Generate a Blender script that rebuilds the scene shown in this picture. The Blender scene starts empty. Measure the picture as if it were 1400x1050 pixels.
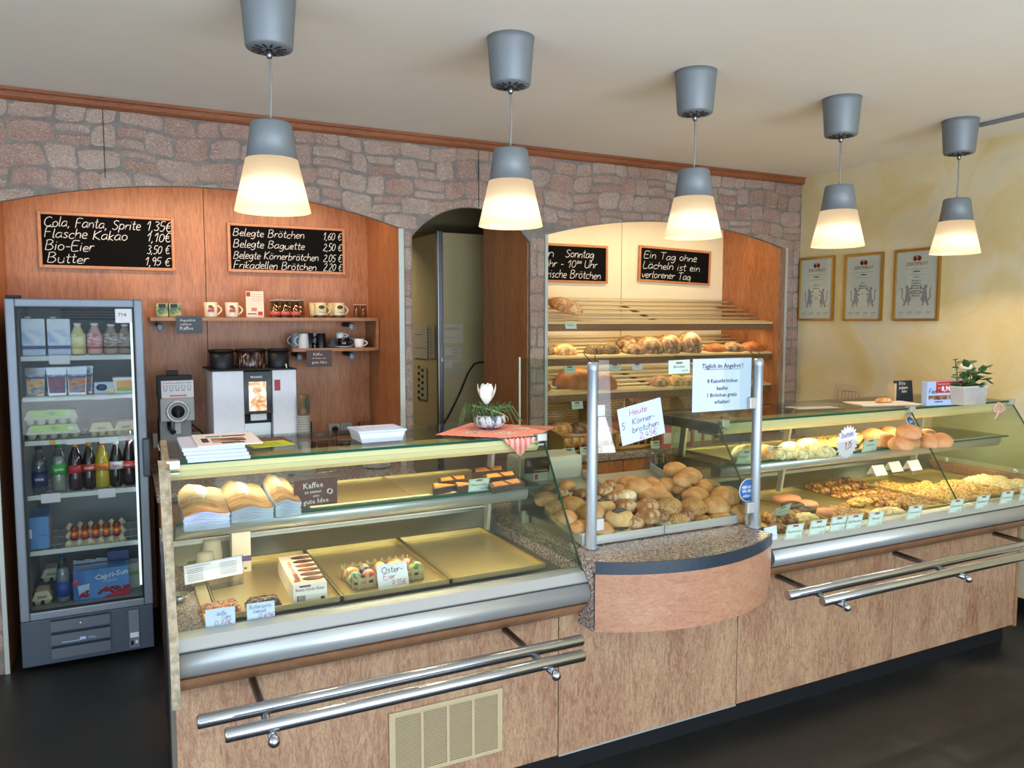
import bpy, bmesh, math, random
from mathutils import Vector, Matrix
PI = math.pi
rnd = random.Random(7)
SC = bpy.context.scene
COL = SC.collection

# ---------------------------------------------------------------- camera
F, HC, TH, TP = 1070.0, 1.65, math.radians(26.8), math.atan(85 / 1070.0)
cd = bpy.data.cameras.new('camera'); cam = bpy.data.objects.new('camera', cd); COL.objects.link(cam)
cd.sensor_width = 36; cd.lens = 36 * F / 1400; cd.clip_start = .05
cam.location = (0, 0, HC); cam.rotation_euler = (PI / 2 - TP, 0, -TH)
SC.camera = cam
# ---------------------------------------------------------------- exposure, world, large lights
SC.view_settings.view_transform = 'Standard'; SC.view_settings.look = 'None'
SC.view_settings.gamma = 1; SC.view_settings.use_curve_mapping = False
SC.view_settings.exposure = 0.0
W = bpy.data.worlds.new('world'); SC.world = W; W.use_nodes = True
W.node_tree.nodes['Background'].inputs[0].default_value = (.62, .78, 1, 1)
W.node_tree.nodes['Background'].inputs[1].default_value = .5
def area(name, loc, rot, sx, sy, power, col, shadow=True):
    l = bpy.data.lights.new(name, 'AREA'); l.shape = 'RECTANGLE'; l.size = sx; l.size_y = sy
    l.energy = power; l.color = col
    o = bpy.data.objects.new(name, l); COL.objects.link(o); o.location = loc; o.rotation_euler = rot
    return o
DAY = (.66, .82, 1.0); WARM = (1, .74, .48)
# daylight entering by the shop windows behind and beside the photographer, plus an added upward fill
area('daylight_window_front', (1.0, -2.25, 1.45), (math.radians(97), 0, 0), 5.6, 2.0, 215, DAY)
area('added_ceiling_fill', (1.0, -2.2, .55), (math.radians(128), 0, 0), 5.6, .5, 150, (.92, .95, 1.0))  # added fill, aimed up to brighten the ceiling; stands in for ground bounce
area('daylight_window_side', (-2.35, .4, 1.45), (math.radians(96), 0, -PI / 2), 3.4, 2.0, 60, DAY)
# fluorescent tubes behind the arches and inside the display counters
area('niche_tube_left', (.48, 4.42, 2.335), (math.radians(22), 0, 0), 1.6, .05, 9, (1, .70, .42))
area('niche_tube_bread', (3.36, 4.42, 2.335), (math.radians(26), 0, 0), 1.7, .05, 7, (1, .76, .42))
area('bread_shelf_tube_upper', (3.36, 4.38, 1.585), (math.radians(25), 0, 0), 1.8, .03, 4, (1, .76, .42))
area('bread_shelf_tube_lower', (3.36, 4.42, 1.37), (math.radians(25), 0, 0), 1.8, .03, 2.5, (1, .76, .42))
area('counter_tube_left', (.775, 2.69, 1.150), (math.radians(4), 0, 0), 1.25, .03, 2.6, (1, .80, .46))
area('counter_tube_right', (3.34, 2.69, 1.150), (math.radians(4), 0, 0), 2.0, .03, 9, (1, .84, .50))
area('counter_shelf_tube_left', (.775, 2.625, .962), (math.radians(4), 0, 0), 1.25, .02, 4, (1, .80, .46))
area('counter_shelf_tube_right', (3.3, 2.625, .962), (math.radians(4), 0, 0), 1.9, .02, 5, (1, .84, .50))
area('back_room_lamp', (1.3, 6.3, 2.6), (0, 0, 0), .5, .5, 22, (1, .88, .66))

# ---------------------------------------------------------------- pixel -> place, for things at a known depth
_s, _c, _sp, _cp = math.sin(TH), math.cos(TH), math.sin(TP), math.cos(TP)
def ray(u, v):
    a, b = (u - 700) / F, (525 - v) / F
    return Vector((_s * _cp + a * _c + b * _s * _sp, _c * _cp - a * _s + b * _c * _sp, -_sp + b * _cp))
EYE = Vector((0, 0, HC))
def PY(u, v, Y): d = ray(u, v); return EYE + d * (Y / d.y)
def PX(u, v, X): d = ray(u, v); return EYE + d * (X / d.x)
def PZ(u, v, Z): d = ray(u, v); return EYE + d * ((Z - HC) / d.z)
def PS(u, v, z0, y0, k):                                     # on the slope z = z0 + (y - y0) k
    d = ray(u, v); t = (z0 - y0 * k - HC) / (d.z - d.y * k); return EYE + d * t

# ---------------------------------------------------------------- mesh builder
class MB:
    def __init__(s): s.v = []; s.f = []; s.m = []; s.sm = []; s.cur = 0
    def add(s, vs, fs, smooth=False):
        b = len(s.v); s.v += [tuple(v) for v in vs]
        for f in fs: s.f.append(tuple(b + i for i in f)); s.m.append(s.cur); s.sm.append(smooth)
        return s
    def mat(s, i): s.cur = i; return s
    def box(s, x0, y0, z0, x1, y1, z1, b=0):
        if x0 > x1: x0, x1 = x1, x0
        if y0 > y1: y0, y1 = y1, y0
        if z0 > z1: z0, z1 = z1, z0
        b = min(b, (x1 - x0) * .45, (y1 - y0) * .45, (z1 - z0) * .45)
        if b <= 0:
            return s.add([(x0, y0, z0), (x1, y0, z0), (x1, y1, z0), (x0, y1, z0), (x0, y0, z1), (x1, y0, z1), (x1, y1, z1), (x0, y1, z1)],
                         [(3, 2, 1, 0), (4, 5, 6, 7), (0, 1, 5, 4), (1, 2, 6, 5), (2, 3, 7, 6), (3, 0, 4, 7)])
        bm = bmesh.new(); bmesh.ops.create_cube(bm, size=1)
        for v in bm.verts: v.co = Vector(((x0 + x1) / 2 + v.co.x * (x1 - x0), (y0 + y1) / 2 + v.co.y * (y1 - y0), (z0 + z1) / 2 + v.co.z * (z1 - z0)))
        bmesh.ops.bevel(bm, geom=bm.edges[:], offset=b, segments=2, profile=.6, affect='EDGES')
        return s.bm(bm)
    def bm(s, bm, smooth=False):
        bm.verts.index_update(); s.add([v.co[:] for v in bm.verts], [[v.index for v in f.verts] for f in bm.faces], smooth); bm.free(); return s
    def prism(s, poly, ax, a, b, smooth=False):              # poly in the plane normal to ax
        def P(p, t): return (t, p[0], p[1]) if ax == 'x' else (p[0], t, p[1]) if ax == 'y' else (p[0], p[1], t)
        n = len(poly); vs = [P(p, a) for p in poly] + [P(p, b) for p in poly]
        s.add(vs, [tuple(range(n)), tuple(range(2 * n - 1, n - 1, -1))])
        return s.add(vs, [(i, i + n, (i + 1) % n + n, (i + 1) % n) for i in range(n)], smooth)
    def tube(s, pts, r, n=10, cap=True, smooth=True):
        pts = [Vector(p) for p in pts]; k = len(pts); rs = r if hasattr(r, '__len__') else [r] * k
        vs = []; up = None
        for i, p in enumerate(pts):
            d = (pts[min(i + 1, k - 1)] - pts[max(i - 1, 0)]).normalized()
            if up is None: up = Vector((0, 0, 1)) if abs(d.z) < .9 else Vector((1, 0, 0))
            a = d.cross(up).normalized(); up = a.cross(d).normalized()
            for j in range(n):
                t = 2 * PI * j / n; vs.append(p + (a * math.cos(t) + up * math.sin(t)) * rs[i])
        fs = [(i * n + j, i * n + (j + 1) % n, (i + 1) * n + (j + 1) % n, (i + 1) * n + j) for i in range(k - 1) for j in range(n)]
        s.add(vs, fs, smooth)
        if cap: s.add(vs[:n], [tuple(range(n - 1, -1, -1))]); s.add(vs[-n:], [tuple(range(n))])
        return s
    def lathe(s, prof, n=20, c=(0, 0, 0), smooth=True, a0=0):      # prof: (r, z)
        vs = []; k = len(prof)
        for r, z in prof:
            for j in range(n):
                t = a0 + 2 * PI * j / n; vs.append((c[0] + r * math.cos(t), c[1] + r * math.sin(t), c[2] + z))
        return s.add(vs, [(i * n + j, i * n + (j + 1) % n, (i + 1) * n + (j + 1) % n, (i + 1) * n + j) for i in range(k - 1) for j in range(n)], smooth)
    def blob(s, c, rx, ry, rz, n=14, m=8, fn=None, rot=0, p=1.0, zmin=None):
        vs = []; cr, sr = math.cos(rot), math.sin(rot)
        for i in range(m + 1):
            ph = PI * i / m
            for j in range(n):
                t = 2 * PI * j / n
                x, y, z = math.sin(ph) * math.cos(t), math.sin(ph) * math.sin(t), math.cos(ph)
                x = math.copysign(abs(x) ** p, x); y = math.copysign(abs(y) ** p, y)
                k = fn(x, y, z) if fn else 1
                x, y, z = x * rx * k, y * ry * k, z * rz * k
                if zmin is not None: z = max(z, zmin)
                vs.append((c[0] + x * cr - y * sr, c[1] + x * sr + y * cr, c[2] + z))
        return s.add(vs, [(i * n + j, (i + 1) * n + j, (i + 1) * n + (j + 1) % n, i * n + (j + 1) % n) for i in range(m) for j in range(n)], True)
    def quad(s, a, b, c, d): return s.add([a, b, c, d], [(0, 1, 2, 3)])
    def xf(s, M, i0=0):
        s.v[i0:] = [tuple(M @ Vector(v)) for v in s.v[i0:]]; return s
    def mesh(s, name, mats, off=(0, 0, 0)):
        me = bpy.data.meshes.new(name)
        me.from_pydata([(v[0] - off[0], v[1] - off[1], v[2] - off[2]) for v in s.v], [], s.f)
        for m in (mats if isinstance(mats, (list, tuple)) else [mats]): me.materials.append(m)
        me.polygons.foreach_set('material_index', s.m); me.polygons.foreach_set('use_smooth', s.sm)
        bm = bmesh.new(); bm.from_mesh(me); bmesh.ops.remove_doubles(bm, verts=bm.verts, dist=1e-5)
        bmesh.ops.recalc_face_normals(bm, faces=bm.faces); bm.to_mesh(me); bm.free()
        me.update(); return me

def T(name, label, cat, loc=(0, 0, 0), rz=0, group=None, kind=None):
    o = bpy.data.objects.new(name, None); COL.objects.link(o); o.location = loc; o.rotation_euler = (0, 0, rz)
    o.empty_display_size = .05
    if label: o['label'] = label
    if cat: o['category'] = cat
    if group: o['group'] = group
    if kind: o['kind'] = kind
    return o
def P(name, mb, mat, parent=None, label=None, world=False, kind=None):
    off = (0, 0, 0); q = parent
    if world:
        off = Vector((0, 0, 0))
        while q is not None: off += q.location; q = q.parent
    o = bpy.data.objects.new(name, mb.mesh(name, mat, off)); COL.objects.link(o)
    if parent: o.parent = parent
    if label: o['label'] = label
    if kind: o['kind'] = kind
    return o
def ONE(name, mb, mat, label, cat, group=None, loc=None, rz=0, kind=None):  # a thing that is a single mesh
    o = P(name, mb, mat); o['label'] = label; o['category'] = cat
    if group: o['group'] = group
    if kind: o['kind'] = kind
    if loc is not None: o.location = loc; o.rotation_euler = (0, 0, rz)
    return o
def ST(name, mb, mat, parent=None, kind='structure'):
    o = P(name, mb, mat, parent)
    if not parent: o['kind'] = kind
    return o
def dup(root, loc=None, rz=None, label=None, group=None, scale=None):
    def cp(o, par):
        c = o.copy(); COL.objects.link(c); c.parent = par
        for ch in o.children: cp(ch, c)
        return c
    r = cp(root, root.parent)
    if loc is not None: r.location = loc
    if rz is not None: r.rotation_euler = (0, 0, rz)
    if label: r['label'] = label
    if group: r['group'] = group
    if scale: r.scale = scale
    return r
# ---------------------------------------------------------------- materials
def srgb(h):
    if isinstance(h, str):
        c = [int(h[i:i + 2], 16) / 255 for i in (0, 2, 4)]
    else: c = h
    return tuple(x / 12.92 if x <= .04045 else ((x + .055) / 1.055) ** 2.4 for x in c) + (1,)
class NT:
    def __init__(s, name):
        s.m = bpy.data.materials.new(name); s.m.use_nodes = True; s.t = s.m.node_tree; s.n = s.t.nodes
        s.b = s.n['Principled BSDF']; s.tc = None
    def new(s, typ, **k):
        n = s.n.new(typ)
        for a, b in k.items():
            if hasattr(n, a) and not a[0].isupper(): setattr(n, a, b)
        return n
    def lk(s, a, b): s.t.links.new(a, b)
    def co(s, scale=(1, 1, 1), gen=False):
        if s.tc is None: s.tc = s.n.new('ShaderNodeTexCoord')
        mp = s.n.new('ShaderNodeMapping'); mp.inputs['Scale'].default_value = scale
        s.lk(s.tc.outputs['Generated' if gen else 'Object'], mp.inputs[0]); return mp.outputs[0]
    def noise(s, scale, vec=None, detail=3, rough=.5, dist=0):
        n = s.n.new('ShaderNodeTexNoise'); n.inputs['Scale'].default_value = scale; n.inputs['Detail'].default_value = detail
        n.inputs['Roughness'].default_value = rough; n.inputs['Distortion'].default_value = dist
        s.lk(vec if vec else s.co(), n.inputs['Vector']); return n.outputs['Fac']
    def vor(s, scale, vec=None, out='Distance', feature='F1', rnd_=1):
        n = s.n.new('ShaderNodeTexVoronoi'); n.feature = feature; n.inputs['Scale'].default_value = scale
        n.inputs['Randomness'].default_value = rnd_
        s.lk(vec if vec else s.co(), n.inputs['Vector']); return n.outputs[out]
    def ramp(s, fac, stops, interp='LINEAR'):
        r = s.n.new('ShaderNodeValToRGB'); r.color_ramp.interpolation = interp; e = r.color_ramp.elements
        while len(e) < len(stops): e.new(.5)
        for i, (p, c) in enumerate(stops):
            e[i].position = p; e[i].color = srgb(c) if isinstance(c, str) else (c, c, c, 1)
        s.lk(fac, r.inputs[0]); return r.outputs[0]
    def mix(s, fac, a, b, mode='MIX'):
        n = s.n.new('ShaderNodeMix'); n.data_type = 'RGBA'; n.blend_type = mode
        for k, v in ((0, fac), (6, a), (7, b)):
            if isinstance(v, (int, float)): n.inputs[k].default_value = v
            elif isinstance(v, str): n.inputs[k].default_value = srgb(v)
            elif isinstance(v, tuple): n.inputs[k].default_value = v
            else: s.lk(v, n.inputs[k])
        return n.outputs[2]
    def bump(s, h, strength=.3, dist=.01):
        n = s.n.new('ShaderNodeBump'); n.inputs['Strength'].default_value = strength; n.inputs['Distance'].default_value = dist
        s.lk(h, n.inputs['Height']); s.lk(n.outputs[0], s.b.inputs['Normal'])
    def set(s, col=None, rough=None, metal=None, **k):
        for nm, v in (('Base Color', col), ('Roughness', rough), ('Metallic', metal)):
            if v is None: continue
            if isinstance(v, str): s.b.inputs[nm].default_value = srgb(v)
            elif isinstance(v, (int, float)): s.b.inputs[nm].default_value = v
            elif isinstance(v, tuple): s.b.inputs[nm].default_value = v
            else: s.lk(v, s.b.inputs[nm])
        for nm, v in k.items():
            i = s.b.inputs[nm.replace('_', ' ')]
            if isinstance(v, str): i.default_value = srgb(v)
            else: i.default_value = v
        return s.m
_flat = {}
def flat(h, rough=.55, metal=0, var=.06, emit=0):             # plain coloured material with a faint mottle
    k = (h, rough, metal, emit)
    if k not in _flat:
        t = NT('paint_' + h); n = t.noise(25, detail=2)
        c = srgb(h); d = tuple(x * (1 - var * 2) for x in c[:3]) + (1,)
        t.set(t.mix(n, c, d), rough, metal)
        if emit: t.set(Emission_Color=h, Emission_Strength=emit)
        _flat[k] = t.m
    return _flat[k]

def wood(name, light, mid, dark, sc=1, rough=.35, axis='z', fl=.5):
    t = NT(name); s = {'z': (9, 9, 1.1), 'x': (1.1, 9, 9)}[axis]
    big = t.noise(2.2 * sc, t.co(tuple(v * .35 for v in s)), 4, .6, .6)
    fine = t.noise(14 * sc, t.co(s), 4, .65, .2)
    c = t.ramp(big, [(.3, dark), (.5, mid), (.7, light)])
    c2 = t.ramp(fine, [(.35, dark), (.6, light)])
    t.set(t.mix(fl, c, c2), rough); t.bump(fine, .05); return t.m
M = {}
M['niche_wood'] = wood('niche_wood', 'BC7C4C', 'A5673A', '85492A', .9, .42)
M['trim_wood'] = wood('trim_wood', '9C5F3C', '864B2C', '6A3820', 2, .4, 'x')
M['base_edge'] = wood('base_edge', 'A8805F', '94694A', '7A5238', 2, .45)
def front_laminate(name, sx):
    t = NT(name); s = (9, 9, 2.2) if not sx else (2.2, 9, 9)
    a = t.noise(6.5, t.co(s), 6, .72, 1.4); b = t.noise(2.2, t.co((3, 3, .9) if not sx else (1, 1, 3)), 3, .55, .4)
    c = t.ramp(a, [(.36, '6E4836'), (.45, '8E6A52'), (.53, 'A98A6C'), (.68, 'B69A78')])
    d = t.ramp(b, [(.34, '8A644E'), (.6, 'B09474')])
    f = t.noise(45, t.co(s), 4, .6)
    c = t.mix(.45, c, d); c = t.mix(t.ramp(f, [(.34, .55), (.55, 0.)]), c, '7A5040')
    if sx: c = t.mix(.35, c, 'B4735A')
    t.set(c, .33); return t.m
M['laminate'] = front_laminate('front_laminate', False)
M['laminate_apron'] = front_laminate('apron_laminate', True)
def granite(name):
    t = NT(name); a = t.vor(210, out='Color'); b = t.noise(60, detail=3)
    g = t.ramp(a, [(.0, '3A3634'), (.28, '7E726C'), (.5, 'A0948C'), (.72, 'BDB3AC')], 'CONSTANT')
    t.set(t.mix(t.ramp(b, [(.4, 0.), (.6, .35)]), g, '8A7468'), .2); return t.m
M['granite'] = granite('granite')
def steel(name, col='B9BCBE', rough=.28, aniso='x', metal=1.0):
    t = NT(name); s = (.6, 40, 40) if aniso == 'x' else (40, 40, .6)
    n = t.noise(30, t.co(s), 3); c = srgb(col); d = tuple(x * .86 for x in c[:3]) + (1,)
    t.set(t.mix(n, c, d), rough, metal); return t.m
M['steel'] = steel('brushed_steel')
M['steel_dark'] = steel('dark_steel', '8C8F92', .3)
M['bumper'] = steel('anodised_bumper', 'BFC4C4', .36, 'x', .6)
M['alu'] = steel('aluminium', 'C2C4C0', .4, 'z', .6); M['channel'] = steel('channel_metal', 'E6D8A6', .45, 'x', .15)
M['tray'] = steel('gold_tray', 'D6C48E', .38, 'x', .85)
M['alu_paint'] = flat('B8BEC0', .4, .3)
M['silver_paint'] = flat('7A8084', .5, .25)
M['cable'] = flat('8C8A86', .5)
def glass(name, tint, rough=0.0, fac=.09, f0=1.0):
    m = bpy.data.materials.new(name); m.use_nodes = True; t = m.node_tree; t.nodes.clear()
    o = t.nodes.new('ShaderNodeOutputMaterial'); tr = t.nodes.new('ShaderNodeBsdfTransparent'); gl = t.nodes.new('ShaderNodeBsdfGlossy')
    tr.inputs[0].default_value = srgb(tint); gl.inputs['Roughness'].default_value = rough; gl.inputs[0].default_value = (f0, f0, f0, 1)
    lw = t.nodes.new('ShaderNodeLayerWeight'); lw.inputs[0].default_value = .5
    pw = t.nodes.new('ShaderNodeMath'); pw.operation = 'POWER'; pw.inputs[1].default_value = 4.5; t.links.new(lw.outputs['Facing'], pw.inputs[0])
    fr = t.nodes.new('ShaderNodeMath'); fr.operation = 'MULTIPLY_ADD'; fr.inputs[1].default_value = .7; fr.inputs[2].default_value = fac * .5; t.links.new(pw.outputs[0], fr.inputs[0])
    mx = t.nodes.new('ShaderNodeMixShader'); t.links.new(fr.outputs[0], mx.inputs[0]); t.links.new(tr.outputs[0], mx.inputs[1]); t.links.new(gl.outputs[0], mx.inputs[2])
    t.links.new(mx.outputs[0], o.inputs[0]); return m
M['glass'] = glass('clear_glass', 'F7FBF7', f0=.55)
M['glass_edge'] = NT('glass_edge').set('0E4A38', .6, Specular_IOR_Level=.15)
M['glass_side'] = glass('side_glass', 'F0F6F0', f0=.5)
M['fridge_glass'] = glass('fridge_glass', 'F0F3F3', f0=.10)
M['tumbler'] = glass('tumbler_glass', 'E6E2DA', f0=1)
M['bag_film'] = glass('bag_film', 'EDEFF2', .15, f0=1)
def plaster():
    t = NT('yellow_plaster'); a = t.noise(1.7, detail=5, rough=.62, dist=.9)
    c = t.ramp(a, [(.32, 'C9B67E'), (.44, 'CFBD8C'), (.54, 'D2C6A2'), (.66, 'C8C0A8')])
    t.set(c, .85); t.bump(t.noise(90, detail=2), .05); return t.m
M['plaster'] = plaster()
t = NT('ceiling_paint'); t.set(t.ramp(t.noise(1.2, detail=3), [(.3, 'E2DACC'), (.7, 'E6E0D6')]), .8); t.bump(t.noise(60, detail=3), .03); M['ceiling'] = t.m
def floor_m():
    t = NT('black_floor'); a = t.noise(1.3, detail=5, rough=.6, dist=.5); f = t.noise(120, detail=2)
    c = t.mix(t.ramp(f, [(.45, 0.), (.7, .5)]), t.ramp(a, [(.38, '191A1B'), (.56, '232323'), (.66, '38352F')]), '3C3A34')
    t.set(c, t.ramp(a, [(.3, .34), (.7, .5)])); t.bump(f, .12, .004); return t.m
M['floor'] = floor_m()
def stone_m(name, c1, c2, c3):
    t = NT(name); w = t.noise(21, t.co((1, 1, 1.6)), 2, .5, 4.5)
    w2 = t.noise(27, t.co((1.2, 1, 1.3)), 2, .5, 4)
    line = t.ramp(w, [(.455, 0.), (.495, .95), (.535, 0.)]); line2 = t.ramp(w2, [(.45, 0.), (.495, .75), (.54, 0.)])
    base = t.ramp(t.noise(9, detail=3), [(.35, c1), (.65, c2)])
    c = t.mix(line, base, c3); c = t.mix(line2, c, '7E5442')
    t.set(c, .7); t.bump(w, .1, .004); return t.m
M['stone'] = [stone_m('stone_a', '8C7467', '9C8476', 'C2B3A6'), stone_m('stone_b', '88695C', '977A6C', 'BDAC9F'), stone_m('stone_c', '8E7A6C', 'A08C7E', 'C8BAAE')]
t = NT('stone_joint'); t.set(t.ramp(t.noise(30, detail=3), [(.3, '6E6660'), (.7, '837A73')]), .8); M['joint'] = t.m
t = NT('cream_panel'); t.set(t.ramp(t.noise(3, detail=2), [(.3, 'E6D6B0'), (.7, 'EBDDB9')]), .55); M['cream'] = t.m
M['slat'] = flat('D8C28E', .4)
M['shelf_wood'] = wood('shelf_wood', 'AE7645', '99612F', '7E4C26', 2, .4, 'x')
M['jamb'] = flat('B5BCB4', .4, .2)
M['backroom'] = flat('8F8058', .7)
M['cabinet_beige'] = flat('B6A679', .5)
M['white'] = flat('E4E4E2', .5); M['paper'] = flat('DCDDE4', .7); M['paper_blue'] = flat('C2CEEC', .6)
M['black'] = flat('15171A', .5); M['black_gloss'] = flat('0E1114', .2); M['dark'] = flat('24282C', .55)
for k_ in ('black', 'black_gloss', 'dark'): M[k_].node_tree.nodes['Principled BSDF'].inputs['Specular IOR Level'].default_value = .25
M['ink'] = flat('22242C', .6); M['ink_red'] = flat('A8324A', .6); M['ink_blue'] = flat('2C3A78', .6)
M['chalk'] = flat('E6E3DC', .9); M['chalkboard'] = NT('chalkboard_black').set('0B0A09', .85, Specular_IOR_Level=.1)
M['mint'] = flat('BFD4C4', .6); M['red'] = flat('B0202C', .45); M['sticker_blue'] = flat('1D62B4', .45)
def board_m():
    t = NT('worn_board'); t.set(t.ramp(t.noise(9, t.co((6, 1, 6)), 4, .6), [(.35, '80765F'), (.6, 'A89C84')]), .6); return t.m
M['board'] = board_m()

# ---------------------------------------------------------------- writing
GL = {}
def _g(ch, w, *st): GL[ch] = (w, [[(int(p[0:2]) / 10, (int(p[2:4]) - 30) / 10) for p in s.split()] for s in st])
# each point is xxyy in tenths, y offset by 30; x height 4, capitals 7
_g('a', 3.6, '3065 2070 0862 0340 1230 2438 3060 3070 2940 3430')
_g('b', 3.4, '0300 0399 0330', '0355 1570 3060 2840 1530 0335'); GL['b'] = (3.4, [[(.4, 7), (.3, 0), (.4, .3), (1.6, 0), (2.8, 1.2), (2.8, 2.8), (1.6, 3.8), (.5, 3)]])
GL['c'] = (3, [[(2.7, 3.3), (1.8, 4), (.6, 3), (.4, 1.2), (1.4, 0), (2.8, .6)]])
GL['d'] = (3.6, [[(3, 3.2), (1.8, 4), (.5, 2.8), (.5, 1), (1.5, 0), (2.7, .8), (3, 3.2)], [(3.2, 7), (3, 2), (3.3, 0)]])
GL['e'] = (3, [[(.5, 2), (2.6, 2.4), (2.2, 3.8), (1, 3.8), (.4, 2), (1, .2), (2.8, .4)]])
GL['f'] = (2.6, [[(2.8, 6.6), (1.8, 7), (1.3, 5), (1.1, -1.5)], [(.3, 4), (2.4, 4)]])
GL['g'] = (3.4, [[(2.9, 3.4), (1.6, 4), (.4, 2.6), (.6, .8), (1.8, .4), (2.9, 3.4), (2.8, -1), (1.4, -2.4), (.4, -1.6)]])
GL['h'] = (3.3, [[(.5, 7), (.4, 0), (.6, 2.6), (1.8, 4), (2.7, 3.2), (2.8, 0)]])
GL['i'] = (1.4, [[(.6, 4), (.5, 0)], [(.7, 5.4), (.75, 5.8)]])
GL['k'] = (3, [[(.5, 7), (.4, 0)], [(2.5, 4), (.6, 1.8), (2.6, 0)]])
GL['l'] = (1.5, [[(.7, 7), (.5, 1), (.9, 0), (1.3, .3)]])
GL['m'] = (4.8, [[(.4, 4), (.4, 0), (.7, 3), (1.6, 4), (2.3, 3), (2.3, 0), (2.6, 3), (3.5, 4), (4.2, 3), (4.3, 0)]])
GL['n'] = (3.3, [[(.4, 4), (.4, 0), (.7, 2.8), (1.8, 4), (2.7, 3), (2.8, 0)]])
GL['o'] = (3.4, [[(1.7, 4), (.5, 3), (.5, 1), (1.6, 0), (2.8, 1), (2.8, 3), (1.7, 4)]])
GL['ö'] = (3.4, GL['o'][1] + [[(1.1, 5.3), (1.1, 5.8)], [(2.3, 5.3), (2.3, 5.8)]])
GL['ä'] = (3.6, GL['a'][1] + [[(1.1, 5.3), (1.1, 5.8)], [(2.3, 5.3), (2.3, 5.8)]])
GL['ü'] = (3.4, [[(.5, 4), (.5, 1), (1.5, 0), (2.7, 1), (2.8, 4), (2.9, 0)], [(1.1, 5.3), (1.1, 5.8)], [(2.3, 5.3), (2.3, 5.8)]])
GL['p'] = (3.4, [[(.5, 4), (.3, -2.5)], [(.5, 3), (1.6, 4), (2.8, 3), (2.8, 1), (1.6, 0), (.5, .8)]])
GL['r'] = (2.6, [[(.5, 4), (.4, 0), (.7, 2.6), (1.5, 3.9), (2.4, 3.6)]])
GL['s'] = (2.7, [[(2.4, 3.5), (1.4, 4), (.6, 3.1), (1.4, 2.1), (2.2, 1.1), (1.4, 0), (.4, .5)]])
GL['t'] = (2.4, [[(1.2, 6.4), (1.1, 1), (1.6, 0), (2.2, .4)], [(.2, 4.2), (2.2, 4.4)]])
GL['u'] = (3.4, [[(.5, 4), (.5, 1), (1.5, 0), (2.7, 1), (2.8, 4), (2.9, 0)]])
GL['v'] = (3, [[(.3, 4), (1.4, 0), (2.7, 4)]])
GL['x'] = (3, [[(.3, 4), (2.6, 0)], [(2.6, 4), (.3, 0)]])
GL['z'] = (3, [[(.3, 4), (2.6, 4), (.3, 0), (2.7, 0)]])
GL['w'] = (4.2, [[(.3, 4), (1.2, 0), (2, 3.4), (3, 0), (3.9, 4)]])
GL['B'] = (4.4, [[(.7, 7), (.5, 0)], [(.3, 6.6), (2.2, 7.2), (3.4, 5.8), (2.2, 4), (.8, 3.7), (2.8, 3.6), (3.8, 1.8), (2.6, 0), (.4, 0)]])
GL['C'] = (4.6, [[(4, 6), (2.8, 7), (1, 5.8), (.4, 3), (1.2, .6), (2.8, 0), (4.2, 1)]])
GL['E'] = (4, [[(3.5, 7), (.6, 6.8), (.5, 0), (3.6, .1)], [(.6, 3.6), (2.9, 3.7)]])
GL['F'] = (3.8, [[(3.7, 7), (.7, 6.7), (.5, 0)], [(.6, 3.7), (2.8, 3.8)]])
GL['H'] = (4.6, [[(.6, 7), (.5, 0)], [(3.9, 7), (3.8, 0)], [(.6, 3.5), (3.9, 3.7)]])
GL['J'] = (3, [[(2.2, 7), (2.2, 1), (1.2, 0), (.2, .8)]])
GL['K'] = (4.2, [[(.6, 7), (.5, 0)], [(3.8, 7), (.7, 3.2), (3.8, 0)]])
GL['L'] = (3.6, [[(.8, 7), (.5, 0), (3.4, .2)]])
GL['N'] = (4.4, [[(.5, 0), (.6, 7), (3.6, 0), (3.8, 7)]])
GL['O'] = (4.8, [[(2.4, 7), (.7, 5.6), (.5, 1.8), (2.2, 0), (4, 1.4), (4.2, 5), (2.4, 7)]])
GL['R'] = (4.2, [[(.6, 0), (.6, 7), (2.8, 7), (3.6, 5.4), (2.6, 3.7), (.7, 3.5), (3.8, 0)]])
GL['S'] = (4, [[(3.5, 6.2), (2.2, 7), (.8, 5.8), (1.4, 4.2), (3.2, 2.6), (2.8, .6), (1.4, 0), (.3, .9)]])
GL['T'] = (4.4, [[(.2, 6.8), (4.2, 7)], [(2.3, 7), (2.1, 0)]])
GL['U'] = (4.4, [[(.6, 7), (.6, 1.6), (2, 0), (3.6, 1.4), (3.8, 7), (3.9, 0)]])
GL['0'] = (3.6, [[(1.8, 7), (.6, 5.4), (.5, 1.6), (1.7, 0), (3, 1.6), (3.1, 5.4), (1.8, 7)]])
GL['1'] = (3, [[(.4, 4.6), (2, 7), (1.8, 0)]])
GL['2'] = (3.6, [[(.5, 5.8), (1.6, 7), (3, 5.8), (2.4, 3.6), (.4, 0), (3.4, .1)]])
GL['3'] = (3.4, [[(.5, 6.4), (1.8, 7), (2.8, 5.4), (1.4, 3.8), (3, 2.2), (2, 0), (.3, .6)]])
GL['4'] = (3.6, [[(1.8, 7), (.3, 2.6), (3.3, 2.6)], [(2.5, 4.4), (2.3, 0)]])
GL['5'] = (3.4, [[(3.1, 7), (.9, 7), (.7, 4), (2.4, 4), (3, 2), (1.8, 0), (.4, .5)]])
GL['6'] = (3.4, [[(2.8, 6.8), (1, 4.4), (.5, 1.6), (1.7, 0), (3, 1.4), (2.2, 3.4), (.7, 2.6)]])
GL['7'] = (3.4, [[(.4, 7), (3.2, 7), (1.2, 0)], [(.8, 3.4), (2.8, 3.6)]])
GL['8'] = (3.4, [[(1.7, 3.8), (.6, 5.4), (1.7, 7), (2.8, 5.6), (1.7, 3.8), (.4, 1.8), (1.7, 0), (3, 1.8), (1.7, 3.8)]])
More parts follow.
